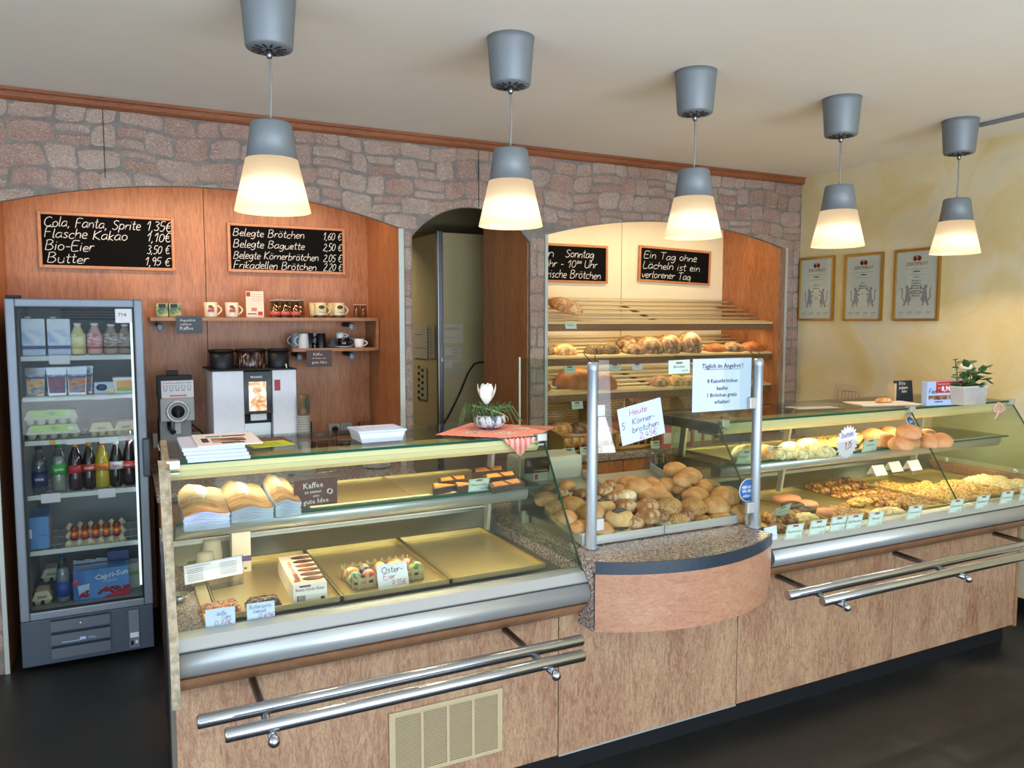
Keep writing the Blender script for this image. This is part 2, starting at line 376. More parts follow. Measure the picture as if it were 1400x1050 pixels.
GL['9'] = (3.4, [[(2.9, 5.6), (1.6, 7), (.5, 5.2), (1.6, 3.6), (2.9, 5.4), (2.5, 0)]])
GL['€'] = (4.4, [[(3.9, 6.2), (2.6, 7), (1.2, 5.4), (1.1, 1.6), (2.4, 0), (3.9, .9)], [(.2, 4.2), (3, 4.2)], [(.2, 2.8), (2.8, 2.8)]])
GL[','] = (1.6, [[(.9, .3), (.4, -1.4)]]); GL['.'] = (1.4, [[(.6, .4), (.7, 0)]]); GL['-'] = (2.8, [[(.4, 2.6), (2.3, 2.7)]])
GL['!'] = (1.4, [[(.7, 7), (.6, 2)], [(.6, .4), (.6, 0)]]); GL[' '] = (2.4, [])
GL['D'] = (4.4, [[(.6, 7), (.5, 0), (2.6, .3), (3.8, 2.4), (3.6, 5.4), (2, 7), (.3, 6.9)]])
GL['P'] = (4, [[(.6, 0), (.6, 7), (2.6, 7), (3.4, 5.4), (2.4, 3.6), (.7, 3.4)]])
GL['Z'] = (4, [[(.4, 7), (3.6, 7), (.4, 0), (3.7, 0)]])
GL['A'] = (4.4, [[(.3, 0), (2.2, 7), (4, 0)], [(1, 2.6), (3.3, 2.6)]])
GL['G'] = (4.6, [[(4, 6), (2.6, 7), (.8, 5.6), (.5, 2), (2, 0), (3.8, 1), (3.9, 3.2), (2.4, 3.2)]])
GL['M'] = (5.2, [[(.4, 0), (.8, 7), (2.6, 2), (4.4, 7), (4.8, 0)]])
GL['°'] = (1.9, [[(1, 7), (.4, 6.2), (.5, 5), (1.1, 4.6), (1.6, 5.4), (1.5, 6.6), (1, 7)]]); GL['³'] = (1.9, [[(.3, 6.8), (1, 7), (1.4, 6.4), (.8, 5.8), (1.5, 5.2), (1, 4.5), (.3, 4.7)]])
def smooth(pts):
    if len(pts) < 3: return pts
    o = []
    for i in range(len(pts) - 1):
        p0, p1, p2, p3 = pts[max(i - 1, 0)], pts[i], pts[i + 1], pts[min(i + 2, len(pts) - 1)]
        for k in range(3):
            t = k / 3
            o.append(tuple(.5 * (2 * p1[j] + (p2[j] - p0[j]) * t + (2 * p0[j] - 5 * p1[j] + 4 * p2[j] - p3[j]) * t * t + (3 * p1[j] - p0[j] - 3 * p2[j] + p3[j]) * t ** 3) for j in (0, 1)))
    return o + [pts[-1]]
def hand(mb, text, x, z, h, wd=None, y=0, lw=.055, slant=.12, xs=1.0, jit=.12):
    """chalk or felt-pen line of writing in the XZ plane facing -Y; h = height of a capital; wd = total width"""
    tot = sum(GL.get(c, GL['-'])[0] for c in text); s = h / 7; sx = s * xs
    if wd: sx = wd / tot
    cx = x; w = h * lw; r = random.Random(text)
    for ch in text:
        gw, sts = GL.get(ch, GL['-']); dz = r.uniform(-jit, jit) * s * 3; k = r.uniform(.93, 1.07)
        for st in sts:
            q = [(cx + a * sx + b * s * slant, z + dz + b * s * k) for a, b in smooth(st)]
            vs = []; n = len(q)
            for i in range(n):
                a, b = q[max(i - 1, 0)], q[min(i + 1, n - 1)]; dx, dz2 = b[0] - a[0], b[1] - a[1]; L = math.hypot(dx, dz2) or 1
                ox, oz = -dz2 / L * w, dx / L * w
                vs += [(q[i][0] + ox, y, q[i][1] + oz), (q[i][0] - ox, y, q[i][1] - oz)]
            mb.add(vs, [(2 * i, 2 * i + 1, 2 * i + 3, 2 * i + 2) for i in range(n - 1)])
        cx += gw * sx
    return cx - x
_tc = {}
def printed(mb, text, x, z, h, y=0, align='LEFT', bold=0, wd=None):
    """printed line (the built-in face) as flat polygons in the XZ plane facing -Y"""
    k = (text, bold)
    if k not in _tc:
        c = bpy.data.curves.new('t', 'FONT'); c.body = text; c.resolution_u = 1; c.size = 1; c.offset = bold
        o = bpy.data.objects.new('t', c); COL.objects.link(o); dg = bpy.context.evaluated_depsgraph_get(); dg.update()
        me = bpy.data.meshes.new_from_object(o.evaluated_get(dg))
        _tc[k] = ([v.co[:] for v in me.vertices], [tuple(p.vertices) for p in me.polygons])
        bpy.data.objects.remove(o); bpy.data.curves.remove(c); bpy.data.meshes.remove(me)
    vs, fs = _tc[k]
    if not vs: return
    x0, x1 = min(v[0] for v in vs), max(v[0] for v in vs); s = h / .7; sx = s if not wd else wd / (x1 - x0)
    w = (x1 - x0) * sx; ox = {'LEFT': 0, 'CENTER': -w / 2, 'RIGHT': -w}[align]
    mb.add([(x + ox + (v[0] - x0) * sx, y, z + v[1] * s) for v in vs], fs); return w
def card(name, label, cat, loc, w, h, mat, lines=(), tilt=0, rz=0, roll=0, th=.0015, group=None, foot=True, extra=None):
    """an upright card standing at loc; lines: (kind, text, x, z, h, material)"""
    t = T(name, label, cat, loc, rz, group); Mx = Matrix.Rotation(-tilt, 4, 'X') @ Matrix.Rotation(roll, 4, 'Y')
    P('card', MB().box(-w / 2, 0, 0, w / 2, th, h).xf(Mx), mat, t)
    by = {}
    for (kd, tx, x, z, hh, mt) in lines:
        mb = by.setdefault(mt, MB())
        if kd == 'h': hand(mb, tx, x, z, hh, y=-.0006)
        elif kd == 'w': hand(mb, tx[0], x, z, hh, wd=tx[1], y=-.0006)
        elif kd == 'b': mb.box(x, -.0008, z, x + tx[0], -.0003, z + tx[1])
        else: printed(mb, tx, x, z, hh, y=-.0006, align='CENTER', bold=.01 if kd == 'pb' else 0)
    for mt, mb in by.items(): P('print', mb.xf(Mx), M.get(mt) or flat(mt), t)
    if extra: extra(t, Mx)
    return t
# ---------------------------------------------------------------- the room
CEIL = 2.70; YF = 4.25; XR = 4.53; YN = 4.88
ST('floor', MB().box(-2.6, -2.4, -.05, XR, 7, 0), M['floor'])
ST('ceiling', MB().box(-2.6, -2.4, CEIL, XR + .1, YF + .03, CEIL + .05), M['ceiling'])
ST('wall_right', MB().box(XR, -2.4, 0, XR + .12, 7, CEIL), M['plaster'])
ST('baseboard_right', MB().box(XR - .012, -2.4, 0, XR, 4.2, .09, .003), M['black'])
# shop front behind the photographer: low wall, lintel, mullions (the daylight comes through it)
fr = MB().box(-2.6, -2.5, 0, XR, -2.38, .42).box(-2.6, -2.5, 2.5, XR, -2.38, CEIL)
for x in (-2.6, -.4, 1.5, 3.7): fr.box(x, -2.47, .4, x + .09, -2.38, 2.5)
ST('wall_front', fr, M['plaster'])
sd = MB().box(-2.62, -2.4, 0, -2.5, YF, .42).box(-2.62, -2.4, 2.5, -2.5, YF, CEIL).box(-2.62, 2.3, .4, -2.5, YF, 2.5)
ST('wall_left', sd, M['plaster'])
# arches: (x0, x1, spring, rise)
ARCH = [(-.50, 1.44, 2.175, .145), (1.512, 2.271, 2.13, .185), (2.392, 4.354, 2.185, .13)]
def zarch(x):
    for x0, x1, zs, r in ARCH:
        if x0 < x < x1:
            t = (2 * x - x0 - x1) / (x1 - x0); a = (x1 - x0) / 2; R = (a * a + r * r) / (2 * r)
            return zs + r - R + math.sqrt(R * R - (t * a) ** 2)
    return None
wb = MB(); xs = [-2.6]
for x0, x1, zs, r in ARCH:
    xs += [x0 + 1e-4] + [x0 + (x1 - x0) * k / 24 for k in range(1, 24)] + [x1 - 1e-4]
xs += [XR]
for a, b in zip(xs, xs[1:]):
    m = zarch((a + b) / 2); inside = m is not None and (b - a) < .5
    za, zb = (zarch(a + 1e-5) or m, zarch(b - 1e-5) or m) if inside else (0, 0)
    wb.prism([(a, za), (b, zb), (b, CEIL - .0), (a, CEIL - .0)], 'y', YF, YF + .022)
wall = ST('wall_back', wb, M['joint'])
# stones of the facade, each its own piece
sf = random.Random(21); stones = []
z = 2.655; rows = []
while z > 2.10:
    h = sf.uniform(.075, .125); rows.append((z - h, z)); z -= h
def poly_stone(x0, x1, z0, z1, clip=None):
    g = .005; j = min(x1 - x0, z1 - z0) * .24; q = lambda: sf.uniform(-j, j)
    w, h = x1 - x0, z1 - z0
    pts = [(x0 + g, z0 + g), (x0 + w * .5, z0 + g), (x1 - g, z0 + g), (x1 - g, z0 + h * .5), (x1 - g, z1 - g), (x0 + w * .5, z1 - g), (x0 + g, z1 - g), (x0 + g, z0 + h * .5)]
    pts = [(a + q() * .45, b + q() * .35) for a, b in pts]
    out = []
    for i in range(8):                                       # cut the corners
        p, n = pts[i], pts[(i + 1) % 8]
        out += [(p[0] * .7 + n[0] * .3, p[1] * .7 + n[1] * .3), (p[0] * .3 + n[0] * .7, p[1] * .3 + n[1] * .7)]
    out = [(x + .010 * math.sin(17 * zz + 3 * x), zz + .011 * math.sin(6.1 * x + 2) + .007 * math.sin(14 * x)) for x, zz in out] if clip else out
    out = [(min(x, XR - .002), min(zz, 2.655)) for x, zz in out]
    if clip:
        out = [(x, max(zz, (zarch(x) or 0) + .002)) for x, zz in out]
    return out
def add_stone(pts):
    cx = sum(p[0] for p in pts) / len(pts); cz = sum(p[1] for p in pts) / len(pts)
    if max(p[1] for p in pts) - min(p[1] for p in pts) < .018 or max(p[0] for p in pts) - min(p[0] for p in pts) < .015: return
    stones.append((cx, cz, pts))
cells = []
for i, (z0, z1) in enumerate(rows):
    x = -2.6 if i % 2 else -2.52
    x = -.78 + sf.uniform(-.06, 0)
    while x < XR - .03:
        w = sf.uniform(.085, .21); w = min(w, XR - x)
        if XR - x - w < .06: w = XR - x
        k = sf.random()
        if k < .22 and z1 - z0 > .09:
            m = z0 + (z1 - z0) * sf.uniform(.4, .6); cells += [(x, x + w, z0, m), (x, x + w, m, z1)]
        else: cells.append((x, x + w, z0 + sf.uniform(-.006, .006), z1 + sf.uniform(-.006, .006)))
        x += w
for c in cells:
    xc = (c[0] + c[1]) / 2
    inn = [zarch(x) for x in (c[0], xc, c[1])]
    if all(a is not None for a in inn) and max(inn) > c[3]: continue
    if any(a is None for a in inn) and c[2] < 2.17: continue   # the pillars are laid separately
    add_stone(poly_stone(*c, clip=True))
for px0, px1 in ((-.72, -.52), (1.462, 1.512), (2.271, 2.372), (4.40, XR)):
    z = 2.165 if px0 < 4 else 2.18
    while z > .10:
        h = sf.uniform(.06, .15)
        if z - h < .1: h = z - .1
        if px1 - px0 > .09 and sf.random() < .35:
            m = px0 + (px1 - px0) * sf.uniform(.38, .62); add_stone(poly_stone(px0, m, z - h, z)); add_stone(poly_stone(m, px1, z - h, z))
        elif px0 == -.72:
            add_stone(poly_stone(px0, px0 + .11, z - h, z)); add_stone(poly_stone(px0 + .11, px1, z - h, z))
        else: add_stone(poly_stone(px0, px1, z - h, z))
        z -= h
def stone_mesh(mb, pts, d):
    n = len(pts); cx = sum(p[0] for p in pts) / n; cz = sum(p[1] for p in pts) / n
    sh = lambda p, k: (cx + (p[0] - cx) * k, cz + (p[1] - cz) * k)
    k = 1 - .006 / max(.03, min(max(p[0] for p in pts) - cx, max(p[1] for p in pts) - cz))
    o = [(p[0], YF, p[1]) for p in pts]; i = [(sh(p, k)[0], YF - d, sh(p, k)[1]) for p in pts]
    mb.add(o + i, [tuple(range(n, 2 * n))] + [(a, (a + 1) % n, n + (a + 1) % n, n + a) for a in range(n)])
seen = sorted(stones, key=lambda s: -(max(p[0] for p in s[2]) - min(p[0] for p in s[2])) * (max(p[1] for p in s[2]) - min(p[1] for p in s[2])) if (s[0] > -.45) else 1)
rest = [MB(), MB(), MB()]
for i, (cx, cz, pts) in enumerate(seen):
    d = sf.uniform(.002, .0045); mi = sf.randrange(3)
    if i < 299:
        mb = MB(); stone_mesh(mb, pts, d); P('stone', mb, M['stone'][mi], wall)
    else: rest[0].mat(mi); stone_mesh(rest[0], pts, d)
if rest[0].f: P('stonework', rest[0], M['stone'], wall, kind='stuff')
# two fine panel seams over the facade
P('seam', MB().box(1.925, YF - .006, 2.32, 1.928, YF, 2.65).box(-.02, YF - .006, 2.33, -.017, YF, 2.65), M['dark'], wall)
# cornice
ST('trim_1', MB().prism([(YF - .035, CEIL - .002), (YF - .035, CEIL - .014), (YF - .026, CEIL - .020), (YF - .026, CEIL - .040), (YF - .014, CEIL - .050), (YF, CEIL - .052), (YF, CEIL - .002)], 'x', -2.6, XR - .001), M['trim_wood'])
# metal edge trims on the pillars
for n, (x0, x1, zt) in enumerate(((-.52, -.50, 2.17), (1.432, 1.462, 2.172), (2.372, 2.392, 2.185), (4.354, 4.40, 2.19))):
    if n == 3: mb = MB().box(4.380, YF - .010, 0, 4.402, YF, zt, .002)
    else: mb = MB().box(x0, YF - .010, 0, x1, YF, zt, .002)
    ST('trim_%d' % (n + 2), mb, M['jamb'])
ST('trim_6', MB().box(4.354, YF - .005, 0, 4.380, YF, 2.186), M['base_edge'])
# niches: side walls, backs, tops, fascias
def niche(n, x0, x1, bm_, sides, yb=YN):
    for s_, (a, b) in zip(('left', 'right'), ((x0 - .022, x0), (x1, x1 + .022))): ST('wall_%s_of_%s_niche' % (s_, n), MB().box(a, YF + .022, 0, b, yb, 2.42), sides)
    ST('ceiling_of_%s_niche' % n, MB().box(x0 - .02, YF + .022, 2.42, x1 + .02, yb, 2.44), sides)
nl = niche('left', -.50, 1.44, M['niche_wood'], M['niche_wood'])
for a, b in ((-.50, .474), (.478, 1.44)): ST('wall_behind_left_niche', MB().box(a, YN, 0, b, YN + .02, 2.42), M['niche_wood'])
ST('trim_8', MB().box(.474, YN + .012, 0, .478, YN + .02, 2.42), M['dark'])
nr = niche('right', 2.392, 4.354, M['cream'], M['niche_wood'])
for a, b in ((2.392, 3.375), (3.381, 4.354)): ST('wall_behind_right_niche', MB().box(a, YN, 0, b, YN + .02, 2.42), M['cream'])
ST('trim_9', MB().box(3.375, YN + .012, 0, 3.381, YN + .02, 2.42), M['dark'])
# passage between the niches, and the back room seen through it
ST('wall_right_of_passage', MB().box(2.262, YF + .022, 0, 2.271, YN + .03, 2.42), M['niche_wood'])
ST('wall_left_of_passage', MB().box(1.512, YF + .022, 0, 1.52, YN + .03, 2.42), M['niche_wood'])
ST('wall_over_passage', MB().box(1.40, YN + .03, 2.42, 4.5, YN + .09, 2.69), M['backroom'])
ST('wall_back_room', MB().box(-2, 6.95, 0, XR, 7.0, 2.7).box(-2, YN + .1, 2.69, XR, 7, 2.74).box(-2.0, YN + .1, 0, -1.95, 7, 2.7), M['backroom'])
ST('trim_7', MB().box(1.2, 5.9, 2.35, 4.2, 6.05, 2.69), M['backroom'])
# tall pale cabinet in the back room
cb = T('tall_cabinet', 'tall beige metal cabinet with papers taped on it, seen through the middle arch', 'cabinet', (2.5, 5.6, 0))
P('side', MB().box(2.085, 5.30, 0, 2.92, 6.1, 2.29, .003), M['cabinet_beige'], cb, world=True)
P('corner_post', MB().box(2.075, 5.285, 0, 2.115, 5.325, 2.30, .004), M['steel_dark'], cb, world=True)
for z in (1.72, 1.40): P('door_latch', MB().box(2.66, 5.285, z, 2.695, 5.30, z + .025, .003), M['cream'], cb, world=True)
P('hinge_strip', MB().box(2.675, 5.285, 1.7, 2.695, 5.30, 2.0), M['shelf_wood'], cb, world=True)
P('corner_knob', MB().blob((2.095, 5.275, 1.375), .012, .012, .018), M['white'], cb, world=True)
def taped(name, label, a, b, Y, mat='paper', ln=0, head=None, face='y'):
    """a sheet taped on a vertical face; a, b = top-left and bottom-right pixels at that face"""
    p, q = (PY(*a, Y), PY(*b, Y)) if face == 'y' else (PX(*a, Y), PX(*b, Y))
    w = (q.x - p.x) if face == 'y' else -(q.y - p.y); h = p.z - q.z; sg = Vector((0, -.004, 0)) if face == 'y' else Vector((-.004, 0, 0))
    w = abs(w); t = T(name, label, 'paper', (q if face == 'y' else q) + sg, 0 if face == 'y' else PI / 2 * -1)
    t.location = Vector((p.x, p.y, q.z)) + sg
    P('sheet', MB().box(0, 0, 0, w, .0015, h), M[mat] if mat in M else flat(mat), t)
    mb = MB()
    if head: printed(mb, head, w * .1, h * .74, h * .1, y=-.0008)
    for k in range(ln):
        zz = h * (.9 - .8 * (k + .5) / ln); mb.box(w * .1, -.0008, zz, w * rnd.uniform(.5, .9), -.0002, zz + h * .012)
    if mb.f: P('print', mb, M['ink'] if not head else M['ink_red'], t)
    return t
taped('paper_sheet', 'landscape sheet with a red heading on the beige cabinet front', (604, 443), (633, 469), 5.30, 'BDB49A', 2, 'Freundlichkeit')
taped('paper_sheet', 'tall creased sheet low on the cabinet front', (604, 474), (630, 516), 5.30, 'ADA28A', 0)
taped('paper_note', 'small upper note stuck over the creased sheet', (607, 475), (617, 485), 5.297, 'BDB6A2', 2)
taped('paper_note', 'small note left below, stuck on the creased sheet', (607, 492), (618, 503), 5.297, 'BDB6A2', 2)
taped('paper_note', 'note beside two others at the right edge of the creased sheet', (618, 474), (631, 495), 5.297, 'B5AC96', 4)
taped('paper_list', 'long printed list on the cabinet side, by the corner post', (586, 444), (595, 490), 2.08, 'A9A08A', 9, face='x')
taped('paper_list', 'wide curled sheet on the cabinet side, by the stone pillar', (566, 444), (585, 491), 2.08, 'B1A994', 2, face='x')
taped('paper_label', 'pale label with bold black blocks on the cabinet side', (572, 500), (584, 547), 2.08, 'A9A07E', 0, face='x')
bl = MB()
for k in range(11): p = PX(573 + (k % 2) * 5, 502 + k * 4.2, 2.079); bl.box(p.x - .004, p.y - .025, p.z - .011, p.x - .002, p.y + .02, p.z + .011)
ONE('print_column', bl, M['black'], 'column of bold black characters on the cabinet side', 'print')
cbl = [PY(u, v, 5.27) for u, v in ((664, 495), (655, 495.5), (648, 498), (640, 510), (630, 535), (618, 560), (608, 578), (602, 592), (601, 640))]
ONE('hanging_cable', MB().tube(cbl, .006, 6), M['black'], 'thin dark cable looping down the front of the beige cabinet', 'cable')
ONE('wall_box', MB().box(1.53, 4.99, 1.55, 1.60, 5.2, 2.0, .01), M['steel_dark'], 'dark switch box beside the left jamb of the middle arch', 'box')

# ---------------------------------------------------------------- ceiling lamps
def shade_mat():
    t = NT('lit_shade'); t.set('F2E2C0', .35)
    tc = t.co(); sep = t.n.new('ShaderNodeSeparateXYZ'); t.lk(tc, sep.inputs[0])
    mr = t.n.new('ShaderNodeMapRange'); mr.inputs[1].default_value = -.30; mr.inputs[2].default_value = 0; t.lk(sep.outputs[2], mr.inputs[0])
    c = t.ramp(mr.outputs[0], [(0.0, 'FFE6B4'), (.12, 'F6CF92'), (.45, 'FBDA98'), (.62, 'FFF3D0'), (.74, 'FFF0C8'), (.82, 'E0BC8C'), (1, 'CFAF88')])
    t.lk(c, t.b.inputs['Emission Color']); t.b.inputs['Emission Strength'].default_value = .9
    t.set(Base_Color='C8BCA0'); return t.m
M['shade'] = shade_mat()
M['bulb'] = flat('FFF4DC', .4, 0, 0, 6)
def lamp():
    t = T('pendant_lamp', 'x', 'lamp', (0, 0, CEIL), 0, 'pendant lamps over the counter')
    cup = MB().lathe([(0, 0), (.089, 0), (.086, -.02), (.075, -.165), (.071, -.172), (.02, -.174), (0, -.174)], 32)
    P('ceiling_cup', cup, M['silver_paint'], t)
    sl = MB()
    for k in range(12):
        a = 2 * PI * k / 12; M4 = Matrix.Rotation(a, 4, 'Z'); i0 = len(sl.v); sl.box(.026, -.003, -.1762, .056, .003, -.174); sl.xf(M4, i0)
    P('vent_slot', sl, M['dark'], t)
    P('cable', MB().tube([(0, 0, -.17), (.004, 0, -.3), (-.002, 0, -.42), (0, 0, -.52)], .0035, 8), M['cable'], t)
    P('cable_grip', MB().lathe([(0, -.205), (.009, -.2), (.011, -.174), (0, -.174)], 12), M['steel_dark'], t)
    z0 = -.365
    b = -.69 + 0; top = b + .285
    P('lamp_holder', MB().lathe([(0, top + .012), (.006, top + .008), (.061, top), (.065, top - .006), (.082, top - .120), (0, top - .120)], 36), M['silver_paint'], t)
    zt = top - .120
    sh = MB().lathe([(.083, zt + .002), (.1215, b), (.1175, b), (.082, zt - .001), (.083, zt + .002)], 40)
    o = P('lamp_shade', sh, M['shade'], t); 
    for v in o.data.vertices: v.co.z -= zt
    o.location = (0, 0, zt)
    P('bulb', MB().blob((0, 0, b + .10), .032, .032, .045), M['bulb'], t)
    return t
lab = ['leftmost pendant lamp with glowing cone shade, over the newspapers end', 'second pendant lamp from the left, hanging over the doily end of the counter',
       'middle pendant lamp of the five, hanging over the bread rolls', 'fourth pendant lamp from the left, in front of the first certificates', 'rightmost pendant lamp, in front of the third certificate']
LX = [.475, 1.348, 2.222, 3.10, 3.98]; LY = 2.68
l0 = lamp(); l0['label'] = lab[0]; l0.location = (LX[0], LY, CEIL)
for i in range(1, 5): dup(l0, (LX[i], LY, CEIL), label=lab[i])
for i, x in enumerate(LX):
    l = bpy.data.lights.new('bulb_light', 'SPOT'); l.energy = 40; l.color = WARM; l.shadow_soft_size = .03; l.spot_size = math.radians(150); l.spot_blend = .6
    o = bpy.data.objects.new('bulb_light', l); COL.objects.link(o); o.location = (x, LY, CEIL - .62)
ONE('ceiling_conduit', MB().box(4.12, 1.0, CEIL - .018, 4.15, 2.68, CEIL - .001, .003), M['silver_paint'], 'grey flat conduit along the ceiling beside the last lamp', 'conduit')
M['tube'] = flat('FFE6B0', .5, 0, 0, 2.6); M['alu_post'] = steel('post_aluminium', 'A9B3BE', .42, 'z', .8); M['steel_rail'] = steel('rail_steel', 'BEC2C8', .2)
# ---------------------------------------------------------------- display counters
YP = 2.33; ZD = .776
cnt = T('service_counter', 'long counter base clad in mottled pinkish wood laminate panels', 'counter', (2.1, 2.8, 0))
P('carcass', MB().box(.125, YP + .02, .10, 4.08, 3.30, .655).box(.13, YP + .06, 0, 4.06, 3.26, .10), M['dark'], cnt, world=True)
for a, b in ((.113, 1.360), (1.364, 2.195), (2.199, 3.13), (3.134, 4.06)):
    P('front_panel', MB().box(a, YP, .10, b, YP + .02, .615, .001), M['laminate'], cnt, world=True)
P('end_strip', MB().box(4.062, YP - .003, .09, 4.085, YP + .06, .62, .002), M['base_edge'], cnt, world=True)
P('side_panel', MB().prism([(.100, YP), (.113, YP), (.145, 3.20), (.132, 3.20)], 'z', 0, .62), flat('57534A', .5), cnt, 'dark olive side panel', world=True)
P('aluminium_strip', MB().box(1.364, YP - .002, .094, 2.195, YP + .004, .101), M['alu'], cnt, world=True)
P('plinth', MB().box(.14, YP + .05, 0, 4.06, YP + .06, .10), M['black'], cnt, world=True)
# ventilation grille
vg = T('ventilation_grille', 'beige ventilation grille with fine slots low in the left counter panel', 'grille', (.935, YP, .28))
vm = flat('B3A27E', .5)
P('frame', MB().box(.734, YP - .008, .178, 1.137, YP - .0005, .192, .002).box(.734, YP - .008, .385, 1.137, YP - .0005, .402, .002).box(.734, YP - .008, .19, .755, YP - .0005, .388, .002).box(1.118, YP - .008, .19, 1.137, YP - .0005, .388, .002), vm, vg, world=True)
P('backing', MB().box(.74, YP - .003, .185, 1.13, YP - .0005, .395), flat('6E624C', .6), vg, world=True)
for k in range(1, 4): x = .755 + k * .363 / 4; P('divider', MB().box(x - .005, YP - .0075, .19, x + .005, YP - .001, .388), vm, vg, world=True)
sl = MB()
for k in range(32): z = .195 + k * .006; sl.box(.755, YP - .0055, z, 1.118, YP - .001, z + .0026)
P('slots', sl, vm, vg, world=True, kind='stuff')

def case(name, label, x0, x1, trays, seams, lx):
    t = T(name, label, 'display counter', ((x0 + x1) / 2, 2.8, .66))
    K = lambda n, mb, mt, lb=None: P(n, mb, mt, t, lb, world=True)
    # bumper: sloping lip, upright band, rounded nose
    lip = [(2.345, .774), (2.318, .780), (2.290, .774), (2.266, .747), (2.268, .742), (2.30, .742), (2.345, .742)]
    nose = [(2.262 - .017 * math.sin(PI * k / 10) - .003 * k / 10 * 0 + .0, .7405 - .0675 * k / 10) for k in range(11)] + [(2.30, .671), (2.30, .7405)]
    K('bumper_band', MB().prism(lip, 'x', x0 + .004, x1), M['bumper'], 'flat sloping metal band of the bumper')
    K('bumper_nose', MB().prism(nose, 'x', x0 + .004, x1, True), M['bumper'], 'rounded metal nose of the bumper')
    K('bumper_line', MB().box(x0 + .004, 2.262, .7405, x1, 2.272, .7425), M['dark'])
    K('soffit', MB().prism([(2.262, .667), (2.33, .667), (2.33, .612), (2.322, .612)], 'x', x0 + .002, x1), M['base_edge'], 'brown sloping strip below the bumper')
    # deck well
    K('deck', MB().box(x0 + .012, 2.345, .655, x1, 3.30, .742), M['steel_dark'])
    K('deck_lip', MB().prism([(2.345, .742), (2.345, .776), (2.352, .774), (2.354, .742)], 'x', x0 + .012, x1), M['steel'])
    K('back_step', MB().prism([(3.0, .742), (3.0, .775), (3.045, .835), (3.05, .850), (3.07, .850), (3.07, .742)], 'x', x0 + .012, x1), M['steel_dark'], 'steel upstand behind the trays')
    K('service_ledge', MB().box(x0 + .012, 3.07, .742, x1, 3.33, .84, .004), M['granite'], 'granite ledge on the staff side')
    for a, b in trays:
        a += .004; b -= .004; yf = 2.42 if x0 < 1 else 2.358; y0, y1, z0, z1 = yf, 2.985, .758, .778
        m = MB().box(a, y0, z0, b, y1, z0 + .003)
        for q in ((a, y0, a + .003, y1), (b - .003, y0, b, y1), (a, y0, b, y0 + .003), (a, y1 - .003, b, y1)): m.box(q[0], q[1], z0, q[2], q[3], z1 if q[1] < 2.9 else z1)
        m.box(a - .002, y1 - .002, z1 - .003, b + .002, y1 + .012, z1); m.box(a - .003, y0, z1 - .002, a + .003, y1, z1).box(b - .003, y0, z1 - .002, b + .003, y1, z1)
        K('tray', m, M['tray'])
    # top glass plate with its light channel
    K('top_glass', MB().box(x0 + .005, 2.582, 1.212, x1, 3.075, 1.220), M['glass'])
    K('top_glass_edge', MB().box(x0 + .005, 2.579, 1.2115, x1, 2.582, 1.2205), M['glass_edge'], 'green front edge of the top glass')
    K('light_channel', MB().prism([(2.60, 1.209), (2.60, 1.190), (2.604, 1.188), (2.606, 1.172), (2.618, 1.159), (2.64, 1.154), (2.74, 1.154), (2.74, 1.209)], 'x', x0 + .02, x1 - .01), M['channel'], 'aluminium light channel under the top glass')
    K('light_tube', MB().box(x0 + .05, 2.66, 1.1505, x1 - .05, 2.72, 1.154), M['tube'])
    # middle glass shelf with its tube
    K('shelf_glass', MB().box(x0 + .03, 2.592, 1.019, x1 - .005, 3.0, 1.026), M['glass'])
    K('shelf_glass_edge', MB().box(x0 + .03, 2.589, 1.0185, x1 - .005, 2.592, 1.0265), M['glass_edge'], 'green front edge of the shelf glass')
    K('shelf_channel', MB().prism([(2.600 + .022 * (1 - math.cos(a)) - .0, .976 + .024 * math.cos(a / 1)) for a in ()] or [(2.60, 1.017), (2.596, 1.007), (2.598, .990), (2.608, .975), (2.625, .968), (2.66, .966), (2.66, 1.017)], 'x', x0 + .03, x1 - .06, True), M['bumper'], 'rounded metal light channel under the shelf')
    # slanting struts
    for x in lx:
        K('strut', MB().prism([(2.93, .775), (2.96, .775), (2.90, 1.207), (2.86, 1.207)], 'x', x, x + .014), M['alu'])
        K('shelf_bracket', MB().prism([(2.62, 1.010), (2.62, 1.017), (2.95, 1.017), (2.95, .965)], 'x', x, x + .01), M['alu'])
    # front panes
    fx = [x0 + .008] + seams + [x1]
    for a, b in zip(fx, fx[1:]):
        K('front_glass', MB().add([(a, 2.300, .776), (b, 2.300, .776), (b, 2.588, 1.220), (a, 2.588, 1.220), (a, 2.306, .774), (b, 2.306, .774), (b, 2.594, 1.218), (a, 2.594, 1.218)], [(0, 1, 2, 3), (7, 6, 5, 4), (0, 3, 7, 4), (1, 5, 6, 2)]), M['glass'])
        K('glass_edge', MB().add([(b - .0025, 2.299, .776), (b, 2.299, .776), (b, 2.587, 1.220), (b - .0025, 2.587, 1.220), (b - .0025, 2.306, .776), (b, 2.306, .776), (b, 2.594, 1.220), (b - .0025, 2.594, 1.220)], [(0, 1, 2, 3), (7, 6, 5, 4), (0, 3, 7, 4), (1, 5, 6, 2)]), M['glass_edge'])
    for x in [x0 + .03] + seams + [x1 - .012]:
        K('clamp', MB().box(x - .022, 2.566, 1.200, x + .018, 2.60, 1.228, .003).box(x - .018, 2.574, 1.182, x + .018, 2.60, 1.190, .002), M['alu'])
    return t, K

